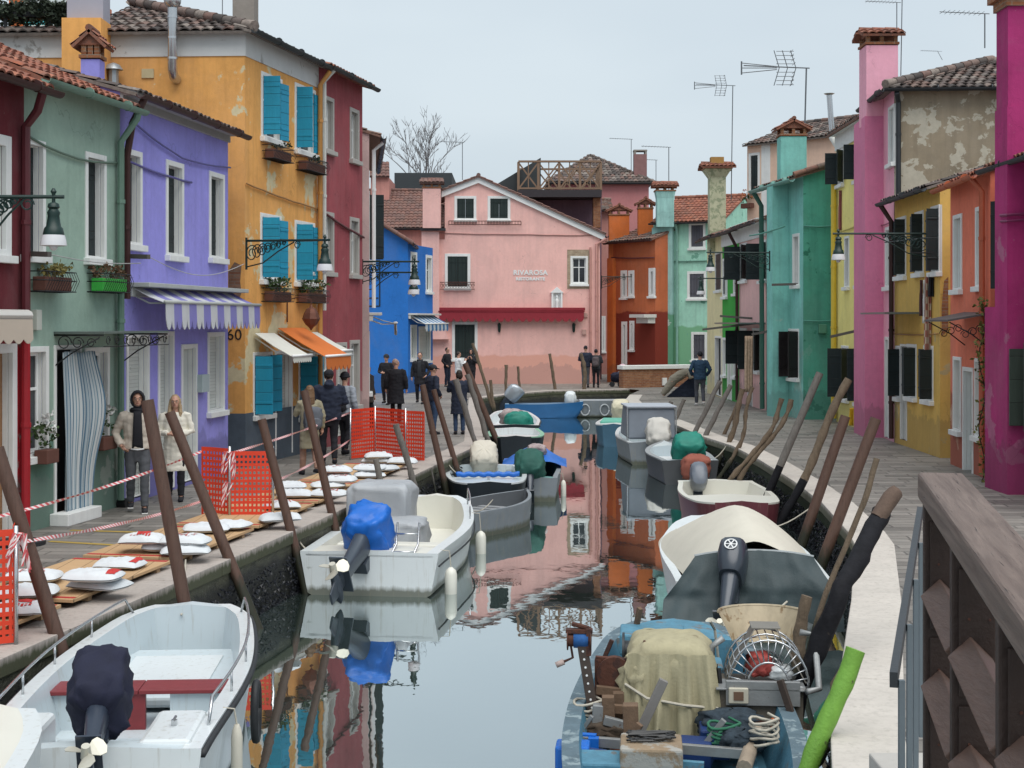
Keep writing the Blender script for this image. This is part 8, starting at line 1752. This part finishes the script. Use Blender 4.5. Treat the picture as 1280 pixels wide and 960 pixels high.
t=NT('checked_cloth'); v=t.obj(); ch=t.n('ShaderNodeTexChecker',Scale=7.); ch.inputs['Color1'].default_value=(.34,.13,.10,1); ch.inputs['Color2'].default_value=(.5,.42,.32,1); t.l(v,ch.inputs['Vector']); CHK=t.done(ch.outputs['Color'],.9,0,.1)
cloth(1156,1164,346,478,31.6,CHK,'long checked cloth hanging down the ochre facade'); cloth(1161,1170,343,371,31.4,P('black_cloth',(.015,.015,.02),.9),'black garment on the ochre washing line'); cloth(1150,1153,350,395,31.7,P('dark_red_cloth',(.08,.03,.03),.9),'narrow dark garment left of the checked cloth'); cloth(1154,1158,350,404,31.65,PETW,'narrow white cloth beside the checked one')
cloth(931,941,420,490,47.5,P('striped_beige_cloth',(.58,.42,.30),.9,0,.5,12,.1,streak=.5),'beige door curtain at the light pink house',name='door_curtain'); cloth(1062,1067,510,592-60,39.0,P('yellow_cloth',(.70,.42,.02),.8),'yellow plastic curtain at the yellow house door',name='door_curtain')
cloth(1048.5,1052,238,288,41.5,P('faded_red_cloth',(.35,.12,.12),.9),'faded red cloth hanging at the yellow house corner')
for (x0,y0,x1,y1,Y,lb) in ((1038,421,1073,413,40,'folded awning arm above the yellow house shutters'),(878,412,945,404,49,'long folded awning arm before the green house'),(940,418,966,413,46,'folded awning arm by the teal corner'),(900,395,940,398,50,'thin washing bar before the bright green house'),(1005-40,356,1000,355,44,'short washing bar on the teal front'),(30,317,62,318,20,'short washing bar below the left sage window'),(152,320,186,321,23,'washing bar beside the lavender window')):
    mb=MB(); mb.beam(V(x0,y0,Y),V(x1,y1,Y-.4),.06,.07); solo(mb,'washing_bar',P('grey_worn_metal',(.12,.11,.10),.6,.3),V(x0,y0,Y),lb,'bar')
# wires
def wire(p,q,sag,label):
    mb=MB(); p=Vector(p);q=Vector(q); mb.tube([p.lerp(q,k/12)-Vector((0,0,sag*math.sin(PI*k/12))) for k in range(13)],.007,4); solo(mb,'washing_line',P('white_line',(.4,.4,.4),.6),p,label,'washing line','washing lines')
wire(V(63,318,20),V(176,329,23),.05,'washing line in front of the sage and lavender houses'); wire(V(186,321,23),V(305,330,27.5),.25,'slack washing line in front of the lavender house')
# ---------------------------------------------------------------- bridge railing
WDB=P('dark_stained_wood',(.036,.020,.015),.6,0,.3,9,.4,streak=.4); 
t=NT('weathered_handrail'); tc=t.n('ShaderNodeTexCoord'); mp=t.n('ShaderNodeMapping'); mp.inputs['Rotation'].default_value=(0,0,R(10.2)); t.l(tc.outputs['Object'],mp.inputs['Vector'])
m2=t.n('ShaderNodeMapping'); m2.inputs['Scale'].default_value=(26,1.1,26); t.l(mp.outputs[0],m2.inputs['Vector']); n=t.noise(m2.outputs[0],1.6,9,.62,.5)
m3=t.n('ShaderNodeMapping'); m3.inputs['Scale'].default_value=(60,2.2,60); t.l(mp.outputs[0],m3.inputs['Vector']); nf=t.noise(m3.outputs[0],2.,4,.6,.3)
c_=t.mix(t.ramp(n,[(.3,0),(.72,1)]),(.085,.058,.047),(.20,.150,.125)); cr=t.ramp(nf,[(.28,1),(.36,0)]); c_=t.mix(cr,c_,(.035,.027,.024)); n4=t.noise(t.obj(),2.,4); c_=t.mix(t.ramp(n4,[(.45,0),(.7,.5)]),c_,(.10,.065,.05)); t.bump(t.math('SUBTRACT',n,cr),.7,.006); HRL=t.done(c_,.6,0,.4)
ra=root('bridge_railing',(1.2,5.0,1.0),'brown wooden bridge railing with a thick weathered handrail at the lower right','railing')
e0=V(1147,590,5.05); dv=Vector((.18,1,.031)).normalized(); sdv=Vector((dv.y,-dv.x,0)).normalized(); upv=sdv.cross(dv).normalized()
mb=MB(); mb.pbox(e0-upv*.09,-dv*4.2,sdv*.150,upv*.09); mb.build('handrail',HRL,ra,bevel=.010)
for i,k in enumerate((.05,.85,1.75,2.7)):
    c=e0-dv*k+sdv*.012-upv*.092; dh=Vector((dv.x,dv.y,0)).normalized(); mb=MB(); w_=.128; mb.pbox(c-Vector((0,0,1.4)),-dh*.06,sdv*w_,Vector((0,0,1.40-.003))); po=mb.build('post',WDB,ra,bevel=.006)
    for z0,z1 in ((.06,.42),(.445,.9)):
        mb=MB(); mb.pbox(c-dh*.0605+sdv*.018-Vector((0,0,z1)),-dh*.014,sdv*(w_-.03),Vector((0,0,z1-z0))); mb.build('facing_board',WDB,po,bevel=.004)
    for zz in(-.2,-.36,-.55,-.8):
        for ss in (.045,.10): 
            mb=MB(); q=c-dh*.0748+sdv*ss+Vector((0,0,zz)); mb.tube([q,q-dh*.003],.004,8); mb.build('bolt',RST,po,smooth=True,auto=30)
RBB=planks('reddish_brown_board',(.12,.072,.055),2,3.,.0,.55,.3,(14,2,14))
for i,(k0,k1) in enumerate(((.05,.85),(.85,1.75),(1.75,2.7),(2.7,3.6))):
    for z0 in(-.40,-.70):
        mb=MB(); a=e0-dv*(k0+.062)+sdv*.06+Vector((0,0,z0)); b_=e0-dv*(k1)+sdv*.06+Vector((0,0,z0)); up=Vector((0,0,1)); r_=.062
        mb.loft([[p+up*r_,p+sdv*r_,p-up*r_,p-sdv*r_] for p in(a,b_)]); mb.build('cross_rail',RBB,ra,bevel=.004)
# metal ramp rail beyond
rb=root('metal_railing',V(1135,800,8.0),'grey metal railing panel standing behind the wooden bridge railing','railing')
GM=P('blue_grey_steel_paint',(.14,.17,.19),.5,.2,.1,6,.1)
a=V(1150,640,8.3);b_=V(1117,850,5.6); mb=MB(); mb.beam(a,b_,.03,.06); mb.build('top_rail',P('dark_steel_rail',(.035,.04,.045),.5),rb)
for k in range(5):
    t_=k/4; c=a.lerp(b_,t_)+Vector((.03,0,0)); mb=MB(); mb.beam(c,c-Vector((0,0,1.0)),.022,.022,(0,1,0)); mb.build('bar',GM,rb)
c=V(1130,955,7.2); mb=MB(); mb.box(c.x-.10,c.x+.5,c.y-.4,c.y+.3,-.02,c.z-.03); solo(mb,'stone_step',P('grey_stone_frame',(.42,.40,.37),.8),(c.x,c.y,0),'pale stone block at the foot of the metal railing','stone block',bevel=.01)
# utility box on magenta, pipe stub
mb=MB(); c=G(147,632); mb.tube([c+Vector((0,-.15,.05)),c+Vector((.2,-.2,.06))],.08,8); solo(mb,'pipe_stub',BLACKM,c,'black pipe stub on the ground at the sage house corner','pipe',smooth=True,auto=40)
# pushchair by the brick wall
PC=G(772,483.5); r_=root('pushchair',PC,'dark folded pushchair with a pink hood beside the brick parapet','pushchair'); mb=MB(); 
for sx in(-.2,.25): mb.tube([PC+Vector((sx-.2,0,.05)),PC+Vector((sx+.15,0,.55)),PC+Vector((.35,0,.95))],.02,6)
mb.build('frame',STEEL,r_); mb=MB(); blob(mb,PC+Vector((0,0,.42)),.3,.22,.22,seed=3,fold=.05); mb.build('seat',NAVY,r_,smooth=True); mb=MB(); blob(mb,PC+Vector((.22,0,.82)),.15,.16,.18,seed=5); mb.build('hood',P('pale_pink_fabric',(.55,.4,.45),.8),r_,smooth=True)
for sx in(-.25,.1,.35):
    mb=MB(); mb.tube([PC+Vector((sx,-.2,.12)),PC+Vector((sx,-.16,.12))],.12,14); mb.build('wheel',BLKR,r_,smooth=True,auto=40)

line(wl(0,0,1) if False else V(232,700,17.2),(-3.35,15.0,-.12),.1,.012,'rope from the white foreground boat bow to a brown pile'); line((-2.75,20.2,-.3),(-3.05,20.6,-.05),.05,.014,'rope tying the stern of the white motorboat with blue cover')
line((-.75,24.2,-.2),(-.35,27.0,-.4),.12,.010,'thin rope from the white motorboat to the grey rowing boat'); line((3.3,22.0,-.1),(4.55,22.6,0),.2,.012,'rope from the covered boat to the right kerb'); line((1.9,14.9,-.3),(2.9,15.6,-.1),.15,.012,'rope from the work boat to the right wall'); line((4.4,34.0,-.3),(5.05,34.6,0),.15,.012,'rope from the teal covered boat to the right kerb'); line((-1.1,30.5,-.3),(-1.4,30.9,0),.05,.012,'rope from the black hulled boat to the left kerb')
